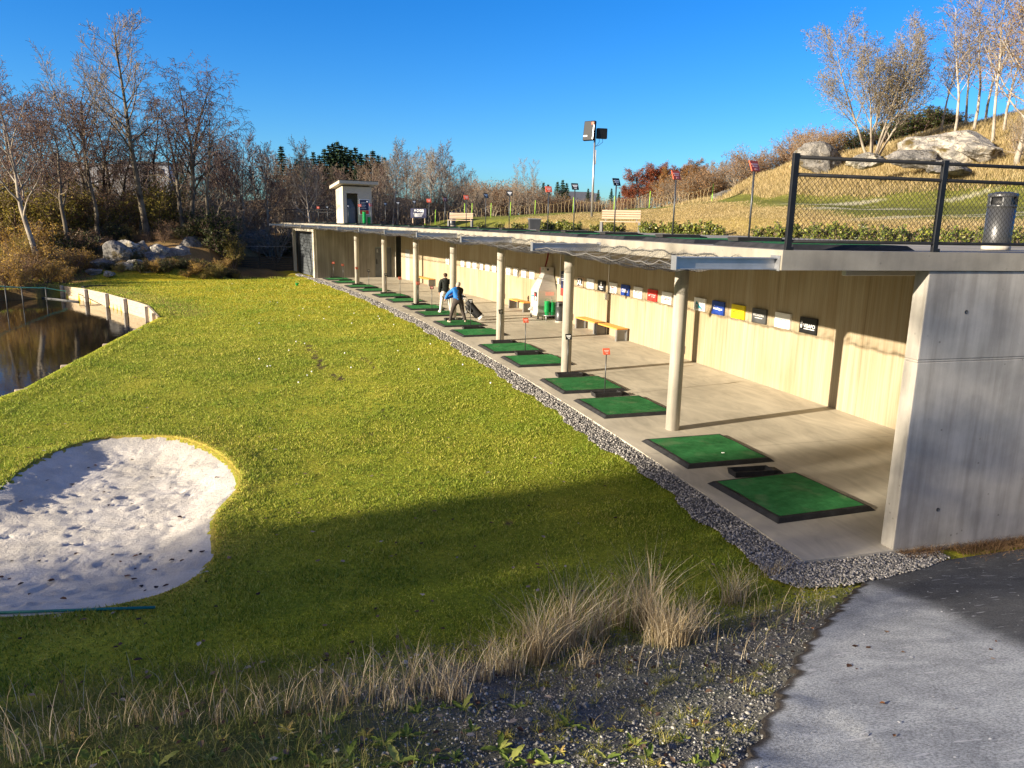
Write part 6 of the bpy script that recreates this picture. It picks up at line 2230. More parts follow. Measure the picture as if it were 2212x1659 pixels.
# laurels along the back of the roof deck
GL = 'laurel shrubs along the back of the roof deck'
for s in np.arange(2.0, 44, .62):
    if (21.0 < s < 23.4) or RNG.random() < .22 or (41 < s < 44): continue
    q = P(s, 9.0 + RNG.uniform(-.3, .35))
    hgt = RNG.uniform(.42, .72)
    if not PLACED.get(laurel.name): o = laurel; PLACED[laurel.name] = 1
    else: o = copy_tree(laurel)
    o.location = (q[0], q[1], 3.70); o.scale = (hgt * 2.0,) * 3; o.rotation_euler = (0, 0, RNG.uniform(0, 6.3))
    o['label'] = 'yellow-green leafy laurel shrub in the row behind the roof deck'; o['group'] = GL

# ================================================================== rocks
def rock_mat(name, cols):
    m, nt, b = new_mat(name)
    b.inputs['Roughness'].default_value = .95
    b.inputs['Specular IOR Level'].default_value = .1
    v = coords(nt, 'Object')
    c = ramp(nt, cols, noise(nt, v, 1.7, 8, .65, .8))
    vo = N(nt, 'ShaderNodeTexVoronoi', feature='DISTANCE_TO_EDGE')
    vo.inputs['Scale'].default_value = 1.3
    nn_ = N(nt, 'ShaderNodeTexNoise')
    nn_.inputs['Scale'].default_value = 2.5
    ad = N(nt, 'ShaderNodeVectorMath', operation='ADD')
    nt.links.new(v, nn_.inputs['Vector'])
    nt.links.new(coords(nt, 'Object', (1, 1, 2.2)), ad.inputs[0])
    nt.links.new(nn_.outputs['Color'], ad.inputs[1])
    nt.links.new(ad.outputs[0], vo.inputs['Vector'])
    c = mul(nt, c, ramp(nt, [(0, (.25, .24, .22)), (.04, (1, 1, 1))], vo.outputs['Distance']), .85)
    c = mul(nt, c, (.12, .09, .035), ramp(nt, [(.56, (0, 0, 0)), (.66, (1, 1, 1))], noise(nt, v, 1.1, 5, .6)), 'MIX')
    nt.links.new(c, b.inputs['Base Color'])
    bump(nt, b, noise(nt, v, 3.5, 8, .7), .9, .18)
    return m


M['rock'] = rock_mat('grey_rock', [(.28, (.07, .07, .07)), (.5, (.2, .19, .18)), (.72, (.4, .37, .33))])
M['rock_pale'] = rock_mat('pale_lichen_rock', [(.28, (.14, .135, .13)), (.48, (.32, .3, .27)), (.62, (.6, .54, .44)), (.8, (.7, .64, .54))])


def rock(label, c, size, rz, seed, m='rock', group=None, tilt=0.0, sub=4, name='rock'):
    me = bpy.data.meshes.new(name)
    bm = bmesh.new()
    bmesh.ops.create_icosphere(bm, subdivisions=sub, radius=1)
    rng = np.random.default_rng(seed)
    pl = [unit(rng.normal(0, 1, 3)) for _ in range(26)]
    of = rng.uniform(.5, .98, 26)
    for v in bm.verts:
        p_ = np.array(v.co)
        rr_k = min(1.0, min((o_ / max(1e-3, p_ @ n_)) for n_, o_ in zip(pl, of) if p_ @ n_ > .05) if any(p_ @ n_ > .05 for n_ in pl) else 1)
        rr_k *= 1 + .16 * abs(float(vnoise(np.array([p_[0] * 1.6 + p_[2] * 1.1]), np.array([p_[1] * 1.6 - p_[2] * 2.2 + seed]), .5, 9)[0])) - .06
        rr_k *= 1 + .10 * float(vnoise(np.array([p_[0] * 2 + seed]), np.array([p_[1] * 2 + p_[2] * 1.7]), .8, 3)[0]) + .06 * float(vnoise(np.array([p_[0] * 5]), np.array([p_[2] * 5 + p_[1] * 3 + seed]), .8, 4)[0])
        v.co = Vector(p_ * rr_k)
        v.co.x *= size[0]; v.co.y *= size[1]; v.co.z *= size[2]
    bm.to_mesh(me); bm.free()
    me.materials.append(M[m])
    o = bpy.data.objects.new(name, me); COL.objects.link(o)
    o.location = c; o.rotation_euler = (tilt, tilt * .5, rz)
    return tag(o, label, 'rock', group)


def rock_at(label, vx, vy, r_, size, seed, m='rock', tilt=.0, rz=0.0, group=None):
    q = at_r(vx, vy, r_)
    return rock(label, tuple(q), size, rz, seed, m, group, tilt)


rock_at('big slanting grey rock face at the left of the outcrop', 250, 550, 57.5, (1.5, 1.0, .95), 1, 'rock', .3)
rock_at('grey rock beside the slanting face, split by a crack', 288, 556, 58.0, (1.25, .9, .9), 2, 'rock_pale', -.2, .6)
rock_at('pale boulder in the middle of the outcrop', 291, 572, 56.5, (.7, .6, .6), 3, 'rock_pale', .1, .2)
rock_at('low grey rock at the left foot of the outcrop', 222, 572, 57, (.9, .7, .55), 4, 'rock', .2)
rock_at('grey rock partly under yellow grass in the outcrop', 330, 566, 57.5, (1.3, .9, .7), 5, 'rock', .1, 1.0)
rock_at('small pale stone on the grass before the outcrop', 236, 592, 55.3, (.45, .35, .3), 6, 'rock_pale')
rock_at('grey rock at the right of the outcrop under the weeping birch', 375, 560, 58.5, (1.4, .9, .9), 7, 'rock', .2, .5)
rock_at('dark rock wall in the shade left of the slat wall', 425, 548, 60.5, (1.4, 1.2, 1.5), 8, 'rock', .1, .9)
for i, (vx_, vy_, r_k, sz_k, lb_) in enumerate(((272, 536, 58.6, (1.3, .9, .9), 'upper grey rock at the crest of the outcrop, left part'), (305, 545, 58.3, (1.2, .8, .8), 'split grey rock in the middle of the outcrop, above the pale boulder'), (345, 548, 58.6, (1.5, 1.0, .9), 'broad grey rock under mossy turf right of the outcrop middle'),
                                               (322, 584, 56.2, (.8, .6, .5), 'low stone in the scrub before the outcrop middle'), (268, 578, 56.6, (.9, .6, .5), 'shadowed grey rock left of the pale boulder'), (205, 588, 56.0, (.6, .5, .4), 'small grey rock at the far left foot of the outcrop'), (400, 556, 58.9, (1.5, 1.0, 1.1), 'dark steep rock right of the outcrop below the birch'))):
    rock_at(lb_, vx_, vy_, r_k, sz_k, 60 + i, 'rock' if i % 2 else 'rock_pale', .15 * (i % 3), i * .7)
rock_at('large dark rock in the hollow behind the slat wall', 548, 540, 70, (3.0, 2.0, 2.2), 9, 'rock', .1, .3)
rock_at('dark rounded rock behind the far rail of the hollow', 590, 545, 72, (2.0, 1.6, 1.6), 10, 'rock')
rock_at('grey rock on the skyline left of the willow', 1772, 346, 50.5, (1.9, 1.6, 1.15), 11, 'rock', .2, .3)
rock_at('sunlit slanting rock slab low on the golden slope', 1872, 350, 42, (1.25, .9, .45), 12, 'rock_pale', -.3, .3)
rock_at('largest pale rock outcrop on the golden slope', 2062, 345, 45.5, (2.9, 2.2, 1.5), 13, 'rock_pale', .35, -.2)
rock_at('cracked grey rock at the lower left of the largest outcrop', 1985, 345, 42.5, (1.9, 1.2, .7), 14, 'rock', .1, .2)
rock_at('grey rock at the foot of the largest outcrop behind the fence post', 2050, 362, 40.5, (1.5, .9, .5), 15, 'rock', .0, .5)
rock_at('pale rock tip at the right of the largest outcrop', 2118, 330, 43.5, (1.5, .9, .55), 16, 'rock_pale', .2, .1)
rock_at('small grey rocks behind the net fence near its end', 1580, 423, 62, (1.6, 1.0, .7), 17, 'rock')

# ================================================================== far buildings seen through the trees
M['far_white'] = mat('far_white_wall', (.42, .43, .45), (.5, .51, .53), 2, .7)
M['far_roof'] = mat('far_grey_roof', (.1, .105, .115), (.14, .145, .155), 2, .7)


def far_house(name, label, vx, vy, r_, w, d, h, rz, flat=True):
    q = at_r(vx, vy, r_)
    t = thing(name, label, 'building', (q[0], q[1], q[2] - h), rz)
    mb = MB(); mb.bx(-w / 2, w / 2, -d / 2, d / 2, -6, h); mb.build('wall', M['far_white'], t)
    mb = MB()
    if flat: mb.bx(-w / 2 - .3, w / 2 + .3, -d / 2 - .3, d / 2 + .3, h, h + .5)
    else: mb.loft([[(-w / 2 - .5, -d / 2 - .6, h), (w / 2 + .5, -d / 2 - .6, h), (w / 2 + .5, d / 2 + .6, h), (-w / 2 - .5, d / 2 + .6, h)], [(-w / 2 - .5, -.05, h + d * .4), (w / 2 + .5, -.05, h + d * .4), (w / 2 + .5, .05, h + d * .4), (-w / 2 - .5, .05, h + d * .4)]])
    mb.build('roof', M['far_roof'], t)
    for k in range(max(2, int(w / 3))):
        x = -w / 2 + (k + .5) * w / max(2, int(w / 3))
        mb = MB(); mb.bx(x - .6, x + .6, -d / 2 - .06, -d / 2 - .01, h - 2.2, h - .9); mb.build('window', M['glass_dark'], t)
    return t


far_house('white_building', 'low white building with a flat roof far behind the tallest aspen', 325, 357, 190, 9, 8, 5, .2)
far_house('white_building', 'long grey-white building far behind the trees, left of the other', 262, 362, 200, 22, 10, 4, .2)
far_house('far_house', 'small white house with a dark roof far off left of the light mast', 1245, 437, 210, 9, 7, 2.6, .3, False)
far_house('far_house', 'small white house with a dark roof far off just right of the first', 1263, 438, 230, 7, 7, 2.4, -.2, False)

# ================================================================== trees behind the camera that shade the foreground
def shade_tree(proto, pq, h, label, wide=1.0):
    p_, q_ = pq
    x, y = p_ * SUNH[0] - q_ * SUNH[1], p_ * SUNH[1] + q_ * SUNH[0]
    if not PLACED.get(proto.name): o = proto; PLACED[proto.name] = 1
    else: o = copy_tree(proto)
    s = h / proto['h']
    o.location = (x, y, gz(x, y) - .05); o.scale = (s * wide, s * wide, s); o.rotation_euler = (0, 0, RNG.uniform(0, 6))
    o['label'] = label
    if 'group' in o: del o['group']


SUNH = unit(np.array((.888, .46)))
SHADE = []
SHADE_LIST = [((-30, 7.2), 12.0, .72, willow, 'broad willow behind the camera, nearest the lawn'),
              ((-22, 6.0), 9.0, .5, brownt, 'brown-leaved tree behind the camera, second from the lawn'),
              ((-40, 9.6), 13.0, .85, wood[0], 'tall bare tree behind the camera, furthest from the path'),
              ((-36, 10.2), 11.0, .7, brownt, 'brown-leaved tree behind the camera, by the pond')]

# ================================================================== gravel strip, bank stones, path
M['gravel_bed'] = mat('gravel_bed', (.05, .05, .05), (.16, .155, .15), 40, .95, bmp=.6, bscale=60)
M['stones'] = mat_island('gravel_stones', [(0, (.09, .09, .095)), (.35, (.2, .195, .19)), (.7, (.34, .32, .3)), (1, (.52, .49, .45))], .85)
M['stones_dark'] = mat_island('dark_gravel', [(0, (.04, .041, .043)), (.5, (.13, .13, .13)), (.85, (.25, .24, .225)), (1, (.5, .48, .43))], .85)


def gw(s): return .47 + .07 * np.sin(s * 1.3) + .05 * np.sin(s * 3.7 + 1) + .03 * np.sin(s * 9.1)


mb = MB()
k = 160
vs, fs = [], []
ss = np.concatenate([np.linspace(-.0, 12, 90), np.linspace(12.2, 54, 90)])
for j, s in enumerate(ss):
    for d in (-gw(s) - .03, -gw(s) * .5, .03):
        x, y, _ = P(s, d); vs.append((x, y, -.035))
    if j: fs += [((j - 1) * 3 + a, (j - 1) * 3 + a + 1, j * 3 + a + 1, j * 3 + a) for a in (0, 1)]
mb.add(vs, fs)
CORN = [P(.0, .02), P(.0, 1.3), P(-.02, 1.9), P(-.22, 1.9), P(-.42, 1.3), P(-.55, .6), P(-.6, 0), P(-.5, -.42), P(-.25, -.58), P(0, -.55)]
CORN = [(x, y) for x, y, z in CORN]
gxs, gys = np.meshgrid(np.linspace(2.2, 6.6, 60), np.linspace(7.2, 9.9, 44))
cz = zlow(gxs.ravel(), gys.ravel()) + .035
cpd = poly_dist(np.array(CORN), gxs.ravel(), gys.ravel())
ix = np.arange(60 * 44).reshape(44, 60)
qd = np.stack([ix[:-1, :-1], ix[:-1, 1:], ix[1:, 1:], ix[1:, :-1]], -1).reshape(-1, 4)
qd = qd[(cpd[qd] > -.04).all(1)]
mb.add(np.stack([gxs.ravel(), gys.ravel(), cz], 1), [tuple(q) for q in qd])
tag(mb.build('gravel_strip', M['gravel_bed']), kind='structure')

ICO = bmesh.new(); bmesh.ops.create_icosphere(ICO, subdivisions=1, radius=1)
IV = np.array([v.co[:] for v in ICO.verts]); IF = np.array([[v.index for v in f.verts] for f in ICO.faces]); ICO.free()


def stones_np(c, size, rng, flat=.7):
    n = len(c)
    sc = size[:, None] * rng.uniform(.6, 1.3, (n, 3)); sc[:, 2] *= flat
    jit = rng.uniform(.55, 1.2, (n, len(IV)))
    a = rng.uniform(0, 6.283, n); ca, sa = np.cos(a)[:, None], np.sin(a)[:, None]
    v = IV[None] * jit[:, :, None] * sc[:, None, :]
    x = v[..., 0] * ca - v[..., 1] * sa; y = v[..., 0] * sa + v[..., 1] * ca
    t = rng.normal(0, .4, n)[:, None]
    z = v[..., 2] * np.cos(t) + x * np.sin(t); x = x * np.cos(t) - v[..., 2] * np.sin(t)
    v = np.stack([x, y, z], -1) + c[:, None, :]
    f = IF[None] + (np.arange(n) * len(IV))[:, None, None]
    return v.reshape(-1, 3), f.reshape(-1, 3)


rng = np.random.default_rng(5)
n1 = 17000
s_ = 54 * rng.uniform(0, 1, n1) ** 1.9
d_ = -rng.uniform(-.02, 1, n1) * (gw(s_) + .05)
pp = np.array([P(a, b_, 0) for a, b_ in zip(s_, d_)])
sz = rng.uniform(.009, .021, n1) * (1 + s_ / 25)
pp[:, 2] = -.03 + rng.uniform(-.004, .02, n1)
n2 = 6500
cc = np.stack([rng.uniform(2.4, 6.4, n2 * 3), rng.uniform(7.4, 9.8, n2 * 3)], 1)
cc = cc[poly_dist(np.array(CORN), cc[:, 0], cc[:, 1]) > -.06][:n2]
c3 = np.concatenate([cc, (zlow(cc[:, 0], cc[:, 1]) + .04)[:, None]], 1)
pp = np.concatenate([pp, c3]); sz = np.concatenate([sz, rng.uniform(.009, .02, len(c3))])
tag(np_mesh('gravel_stones', *stones_np(pp, sz, rng), M['stones']), kind='stuff')

# tarmac path, its left edge read off the plan
PL_V = [(1560, 1740), (1600, 1659), (1640, 1600), (1690, 1500), (1735, 1410), (1762, 1372), (1800, 1330), (1828, 1298), (1850, 1276), (1882, 1250), (1925, 1236), (1962, 1226)]
PLW = np.array([on_ground(x, y)[:2] for x, y in PL_V])
PLW = np.concatenate([[PLW[0] + (PLW[0] - PLW[1]) * 2.2], PLW])
m, nt, b = new_mat('tarmac')
b.inputs['Roughness'].default_value = .8
a = N(nt, 'ShaderNodeVertexColor', layer_name='zone')
v = coords(nt, 'Object')
fr = noise(nt, v, 60, 4, .7)
spk = ramp(nt, [(.36, (.45, .45, .47)), (.52, (.92, .93, .95)), (.66, (1.3, 1.3, 1.3))], fr)
c = mul(nt, a.outputs['Color'], spk)
c = mul(nt, c, ramp(nt, [(.35, (.72, .73, .76)), (.65, (1.2, 1.2, 1.2))], noise(nt, v, 2.2, 5, .6, .5)))
vv_ = coords(nt, 'Object', (2.0, 7.0, 2.0))
pt_ = ramp(nt, [(.635, (0, 0, 0)), (.67, (1, 1, 1))], noise(nt, vv_, 2.6, 4, .6, .6))
c = mul(nt, c, (.5, .51, .54), mul(nt, (0, 0, 0), (.55, .55, .55), pt_, 'MIX'), 'MIX')
nt.links.new(c, b.inputs['Base Color'])
bump(nt, b, noise(nt, v, 150, 4, .7), .7, .012)
M['tarmac'] = m
rowsN, colsN = 150, 110
tt = np.linspace(0, len(PLW) - 1, rowsN)
Lx = np.interp(tt, np.arange(len(PLW)), PLW[:, 0]); Ly = np.interp(tt, np.arange(len(PLW)), PLW[:, 1])
wob = .03 * np.sin(tt * 9) + .02 * np.sin(tt * 23 + 1) + .012 * np.sin(tt * 57)
Lx = Lx + wob
# right side: out of frame, meeting the end wall
Rx = np.interp(tt, [0, len(PLW) - 1], [6.0, 11.0]); Ry = np.interp(tt, [0, len(PLW) - 4, len(PLW) - 1], [-2.0, 6.0, 10.6])
u = np.linspace(0, 1, colsN) ** 1.4
GX = Lx[:, None] * (1 - u) + Rx[:, None] * u; GY = Ly[:, None] * (1 - u) + Ry[:, None] * u
gxx, gyy = GX.ravel(), GY.ravel()
GZ = zlow(gxx, gyy) + .03
# keep it out of the wall
e_ = (gxx - E0[0]) * ndir[0] + (gyy - E0[1]) * ndir[1]
ov = np.maximum(e_ + .03, 0)
gxx, gyy = gxx - ndir[0] * ov, gyy - ndir[1] * ov
edge = (np.repeat(u[None, :], rowsN, 0).ravel() * np.hypot(Rx - Lx, Ry - Ly).repeat(colsN))
fx = [on_ground(x, y)[:2] for x, y in ((1890, 1262), (1960, 1282), (2060, 1320), (2150, 1360), (2230, 1398), (2500, 1500))]
FRO = np.array([(fx[0][0] - 1.2, fx[0][1] + .6)] + list(fx) + [(9, 2), (6, -4), (-2, -4), (-2, 4)])
fp = poly_dist(FRO, gxx, gyy) + .10 * vnoise(gxx, gyy, .7, 51) + .05 * vnoise(gxx, gyy, .2, 52)
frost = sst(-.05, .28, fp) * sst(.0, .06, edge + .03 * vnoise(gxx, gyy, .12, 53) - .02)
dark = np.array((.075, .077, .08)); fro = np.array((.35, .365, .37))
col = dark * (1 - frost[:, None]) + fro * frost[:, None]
soil = (1 - sst(.01, .07, edge + .03 * vnoise(gxx, gyy, .1, 54)))[:, None]
col = col * (1 - soil) + np.array((.05, .04, .03)) * soil
ii = (np.arange(rowsN - 1)[:, None] * colsN + np.arange(colsN - 1)[None, :])
ff = np.stack([ii, ii + 1, ii + colsN + 1, ii + colsN], -1).reshape(-1, 4)
# thin edge face on the left
edv = np.stack([Lx - .03, Ly, zlow(Lx - .03, Ly) - .03], 1)
allv = np.concatenate([np.stack([gxx, gyy, GZ], 1), edv])
e0 = rowsN * colsN
ef = np.stack([np.arange(rowsN - 1) * colsN, np.arange(1, rowsN) * colsN, e0 + np.arange(1, rowsN), e0 + np.arange(rowsN - 1)], -1)
col = np.concatenate([col, np.repeat([[.03, .025, .02]], rowsN, 0)])
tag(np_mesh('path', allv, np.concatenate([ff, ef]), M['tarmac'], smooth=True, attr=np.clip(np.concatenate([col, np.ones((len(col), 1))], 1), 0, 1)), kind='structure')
PATHPOLY = np.concatenate([np.stack([Lx, Ly], 1)[::6], np.stack([Rx, Ry], 1)[::-1][::12]])


# ================================================================== grass
def blades_np(c, h, w, rng, lean=.45, seg=1):
    n = len(c)
    a = rng.uniform(0, 6.283, n)
    lx, ly = rng.normal(0, lean, n) * h, rng.normal(0, lean, n) * h
    ux, uy = np.cos(a) * w, np.sin(a) * w
    if seg == 1:
        v = np.stack([np.stack([c[:, 0] - ux, c[:, 1] - uy, c[:, 2]], 1), np.stack([c[:, 0] + ux, c[:, 1] + uy, c[:, 2]], 1), np.stack([c[:, 0] + lx, c[:, 1] + ly, c[:, 2] + h], 1)], 1)
        return v.reshape(-1, 3), np.arange(n * 3).reshape(-1, 3)
    V = []
    for k in range(seg + 1):
        t = k / seg
        bx_, by_ = c[:, 0] + lx * t ** 1.8, c[:, 1] + ly * t ** 1.8
        bz_ = c[:, 2] + h * (t - .18 * t * t)
        ww = (1 - .85 * t)
        V.append(np.stack([np.stack([bx_ - ux * ww, by_ - uy * ww, bz_], 1), np.stack([bx_ + ux * ww, by_ + uy * ww, bz_], 1)], 1))
    v = np.concatenate(V, 1)  # n, 2(seg+1), 3
    m_ = 2 * (seg + 1)
    base = (np.arange(n) * m_)[:, None, None]
    f = np.array([[2 * k, 2 * k + 1, 2 * k + 3, 2 * k + 2] for k in range(seg)])[None]
    return v.reshape(-1, 3), (base + f).reshape(-1, 4)


M['blade'] = mat_island('lawn_blades', [(0, (.08, .125, .016)), (.35, (.26, .33, .035)), (.72, (.45, .48, .065)), (1, (.70, .62, .18))], .7, .35, big=(.28, (.58, .76, .58), (1.2, 1.08, 1.1)))
M['dry_blade'] = mat_island('dry_stalks', [(0, (.24, .17, .085)), (.5, (.5, .40, .24)), (1, (.74, .65, .48))], .8, .25)
M['weed_blade'] = mat_island('weed_blades', [(0, (.06, .09, .018)), (.45, (.15, .19, .04)), (.8, (.3, .28, .09)), (1, (.45, .38, .17))], .7, .3)
M['gold_blade'] = mat_island('golden_grass', [(0, (.16, .14, .05)), (.3, (.33, .25, .11)), (.7, (.47, .36, .18)), (1, (.64, .52, .3))], .8, .3)
rng = np.random.default_rng(77)
n = 900000
az = rng.uniform(-R(38), R(36), n)
rr_ = 4.5 * (58 / 4.5) ** (rng.uniform(0, 1, n) ** .85)
x, y = rr_ * np.sin(az), rr_ * np.cos(az)
s_, d_ = sdv(x, y)
ok = (d_ < -gw(np.clip(s_, 0, 54)) + .05 * vnoise(x, y, .3, 60)) & ((s_ > -.4) | (d_ < -.62)) & (toe_e(x, y) < .35 + .7 * vnoise(x, y, .8, 61))
x, y = x[ok], y[ok]
thin_ = np.clip(1.15 + 1.5 * np.minimum(vnoise(x, y, 1.4, 68) + .6 * vnoise(x, y, .5, 69) + .12, 0), .25, 1)
ok = (poly_dist(BUNK, x, y) < -.0) & (poly_dist(LAKE, x, y) < -.02) & (scar(x, y) < .5) & (rng.uniform(0, 1, len(x)) < thin_)
x, y = x[ok], y[ok]; rr_ = np.hypot(x, y)
bl_, ll_ = poly_dist(BUNK, x, y), poly_dist(LAKE, x, y)
c = np.stack([x, y, zlow(x, y) - .004 + .014 * (bl_ > -.45) + .02 * (ll_ > -.6)], 1)
tuft = 1 + .9 * np.clip(vnoise(x, y, .5, 62) + vnoise(x, y, .17, 63), -.5, .9)
h = rng.uniform(.012, .034, len(x)) * tuft * (1 + np.minimum(rr_, 40) / 34)
w = rng.uniform(.0022, .0042, len(x)) * (1 + rr_ / 9)
tag(np_mesh('lawn_grass', *blades_np(c, h, w, rng, .55), M['blade']), kind='stuff')
# golden grass on the hill
n = 420000
az = rng.uniform(az_of(1000), R(36), n)
rr_ = 17 * (66 / 17) ** rng.uniform(0, 1, n)
x, y = rr_ * np.sin(az), rr_ * np.cos(az)
s_, d_ = sdv(x, y)
k_ = [az_of(q) for q in (900, 1010, 1150, 1300, 1400, 1540, 1640, 1850, 2212)]
g0 = np.interp(az, k_, [40, 50, 52, 50, 48, 44, 38, 28.5, 26]); g1 = np.interp(az, k_, [62, 66, 68, 68, 66, 60, 47, 40, 38.5])
ok = (d_ > 9.8) & (s_ > .5) & ((rr_ < g0 + rng.normal(0, 1.0, n)) | (rr_ > g1 + rng.normal(0, 1.2, n)))
x, y, az_k, r_k = x[ok], y[ok], az[ok], rr_[ok]
upper = r_k > np.interp(az_k, k_, g1[:9] * 0 + np.array([62, 66, 68, 68, 66, 60, 47, 40, 38.5]))
c = np.stack([x, y, zhill(x, y) - .02], 1)
h = np.where(upper, rng.uniform(.1, .38, len(x)), rng.uniform(.03, .085, len(x)))
w = np.where(upper, .012, .011) * (.6 + r_k / 50)
tag(np_mesh('golden_grass', *blades_np(c, h, w, rng, .45), M['gold_blade']), kind='stuff')
# short green on the golf green
n = 60000
# tall dry stalks along the toe of the bank
TU = []
for vx, vy, hh, nb in ((1160, 1432, .62, 150), (1195, 1415, .5, 90), (1235, 1395, .66, 130), (1290, 1380, .55, 80), (1330, 1350, .55, 60), (1395, 1360, .75, 120), (1425, 1385, .5, 110), (1450, 1395, .4, 120), (1490, 1385, .35, 90), (1585, 1305, .42, 70), (1600, 1290, .36, 40),
                       (900, 1490, .52, 70), (950, 1500, .5, 80), (985, 1515, .45, 70), (1040, 1470, .55, 70), (1075, 1445, .5, 60), (820, 1500, .42, 50), (760, 1520, .45, 60), (700, 1530, .4, 50), (640, 1540, .42, 50), (560, 1545, .4, 40), (480, 1560, .36, 40), (380, 1565, .36, 40), (300, 1560, .34, 40), (1105, 1455, .4, 50), (860, 1530, .4, 60),
                       (60, 1640, .75, 14), (20, 1650, .7, 18), (140, 1600, .4, 20), (220, 1590, .4, 26), (1500, 1340, .4, 30), (1660, 1245, .22, 26), (1690, 1235, .2, 20), (1375, 1330, .55, 40), (1255, 1440, .3, 30), (700, 1590, .42, 14), (1010, 1600, .3, 8)):
    q = on_ground(vx, vy)
    k = int(nb * (1.7 if vx > 1100 else .8))
    pc = np.stack([q[0] + rng.normal(0, .07, k), q[1] + rng.normal(0, .05, k), np.zeros(k)], 1)
    pc[:, 2] = zlow(pc[:, 0], pc[:, 1]) - .02
    hb = hh * (1.32 if vx > 1100 else 1.0) * rng.uniform(.4, 1.15, k)
    TU.append((pc, hb))
pc = np.concatenate([a for a, b_ in TU]); hb = np.concatenate([b_ for a, b_ in TU])
# loose stalks in between
k = 700
vxs, vys = rng.uniform(-20, 1640, k), 0
tx = rng.uniform(-6.0, 3.6, k)
ty = np.interp(tx, TOE[:, 0], TOE[:, 1]) - rng.gamma(2.0, .42, k) - .15
ok = (tx * .9 < 3.4) & ~((tx > .6) & (ty < 5.2)) & (ty > .8) & (poly_dist(PATHPOLY, tx, ty) < -.12)
tx, ty = tx[ok], ty[ok]
lc = np.stack([tx, ty, zlow(tx, ty) - .02], 1)
pc = np.concatenate([pc, lc]); hb = np.concatenate([hb, rng.uniform(.12, .42, len(lc))])
tag(np_mesh('tall_dry_grass', *blades_np(pc, hb, rng.uniform(.002, .0046, len(pc)), rng, .30, 4), M['dry_blade']), kind='stuff')
# green weeds and rough grass on the bank
k = 130000
tx = rng.uniform(-7, 3.8, k); ty = rng.uniform(.6, 8.0, k)
e_ = toe_e(tx, ty)
dens = sst(.4, -1.8, tx + .45 * (ty - 4) + .9 * vnoise(tx, ty, .9, 27)) * .9 + .10 * (vnoise(tx, ty, .35, 64) > .18) + .6 * np.exp(-((e_ - .5) / .5) ** 2)
ok = (e_ > .0) & (rng.uniform(0, 1, k) < dens * (.55 + .9 * vnoise(tx, ty, .3, 65))) & (poly_dist(PATHPOLY, tx, ty) < -.05)
tx, ty = tx[ok], ty[ok]
wc = np.stack([tx, ty, zlow(tx, ty) - .01], 1)
tag(np_mesh('bank_grass', *blades_np(wc, rng.gamma(3, .03, len(wc)) + .02, rng.uniform(.0016, .004, len(wc)), rng, .6, 2), M['weed_blade']), kind='stuff')


# broad-leaved weeds: rosettes of toothed leaves
def rosette(name, seed, n, ln, m):
    rg = np.random.default_rng(seed)
    t = thing(name, 'x', 'weed')
    mb = MB()
    for k_ in range(n):
        a = 6.283 * k_ / n + rg.uniform(-.4, .4)
        L = ln * rg.uniform(.6, 1.2); el = rg.uniform(.15, .9)
        ca, sa = math.cos(a), math.sin(a)
        vs, fs = [], []
        ns = 7
        for j in range(ns + 1):
            tt_ = j / ns
            rr_k = L * tt_ * math.cos(el * (1 - .6 * tt_)); zz = L * tt_ * math.sin(el) * (1 - .55 * tt_)
            wd = L * .17 * math.sin(math.pi * min(1, tt_ * .92 + .06)) ** .8 * (1.0 if j % 2 else .68)
            for sgn in (-1, 0, 1):
                vs.append((ca * rr_k - sa * wd * sgn, sa * rr_k + ca * wd * sgn, zz + (.012 if sgn else 0) + rg.normal(0, .004)))
        for j in range(ns):
            fs += [(j * 3, j * 3 + 1, j * 3 + 4, j * 3 + 3), (j * 3 + 1, j * 3 + 2, j * 3 + 5, j * 3 + 4)]
        mb.add(vs, fs, 0, True)
    mb.build('leaves', M[m], t, fix=False)
    return t


M['weed_leaf'] = mat_island('weed_leaves', [(0, (.09, .14, .025)), (.5, (.19, .26, .05)), (1, (.38, .4, .1))], .6, .35)
M['weed_leaf2'] = mat_island('yellowing_weed_leaves', [(0, (.2, .2, .04)), (.5, (.42, .38, .09)), (1, (.6, .45, .16))], .6, .35)
ros = [rosette('broadleaf_weed', 1, 9, .17, 'weed_leaf'), rosette('broadleaf_weed', 2, 7, .2, 'weed_leaf'), rosette('broadleaf_weed', 3, 11, .12, 'weed_leaf2')]
ru = [False] * 3
RP = [(510, 1620), (560, 1600), (610, 1640), (660, 1625), (720, 1560), (690, 1650), (450, 1640), (790, 1590), (830, 1610), (860, 1650), (900, 1540), (925, 1535), (960, 1530), (1000, 1530), (1180, 1600), (1230, 1570), (1260, 1565), (1285, 1580), (1210, 1625), (1310, 1640),
      (1290, 1655), (1480, 1600), (1460, 1615), (1400, 1640), (1530, 1620), (1340, 1650), (1550, 1600), (1140, 1650), (300, 1630), (200, 1640), (120, 1620), (380, 1640), (1080, 1620), (750, 1640), (1500, 1570), (1100, 1645), (1160, 1560), (1440, 1560), (980, 1640), (1040, 1655), (930, 1650), (640, 1600), (580, 1650), (480, 1600), (400, 1600), (340, 1655), (240, 1655), (160, 1600), (80, 1650), (20, 1620), (1020, 1580), (1090, 1590), (1240, 1600), (1370, 1610), (1420, 1655), (1190, 1650), (1330, 1580), (1500, 1650), (1580, 1570), (1540, 1650), (880, 1590), (760, 1650), (700, 1600), (620, 1580), (1350, 1530), (1120, 1530)]
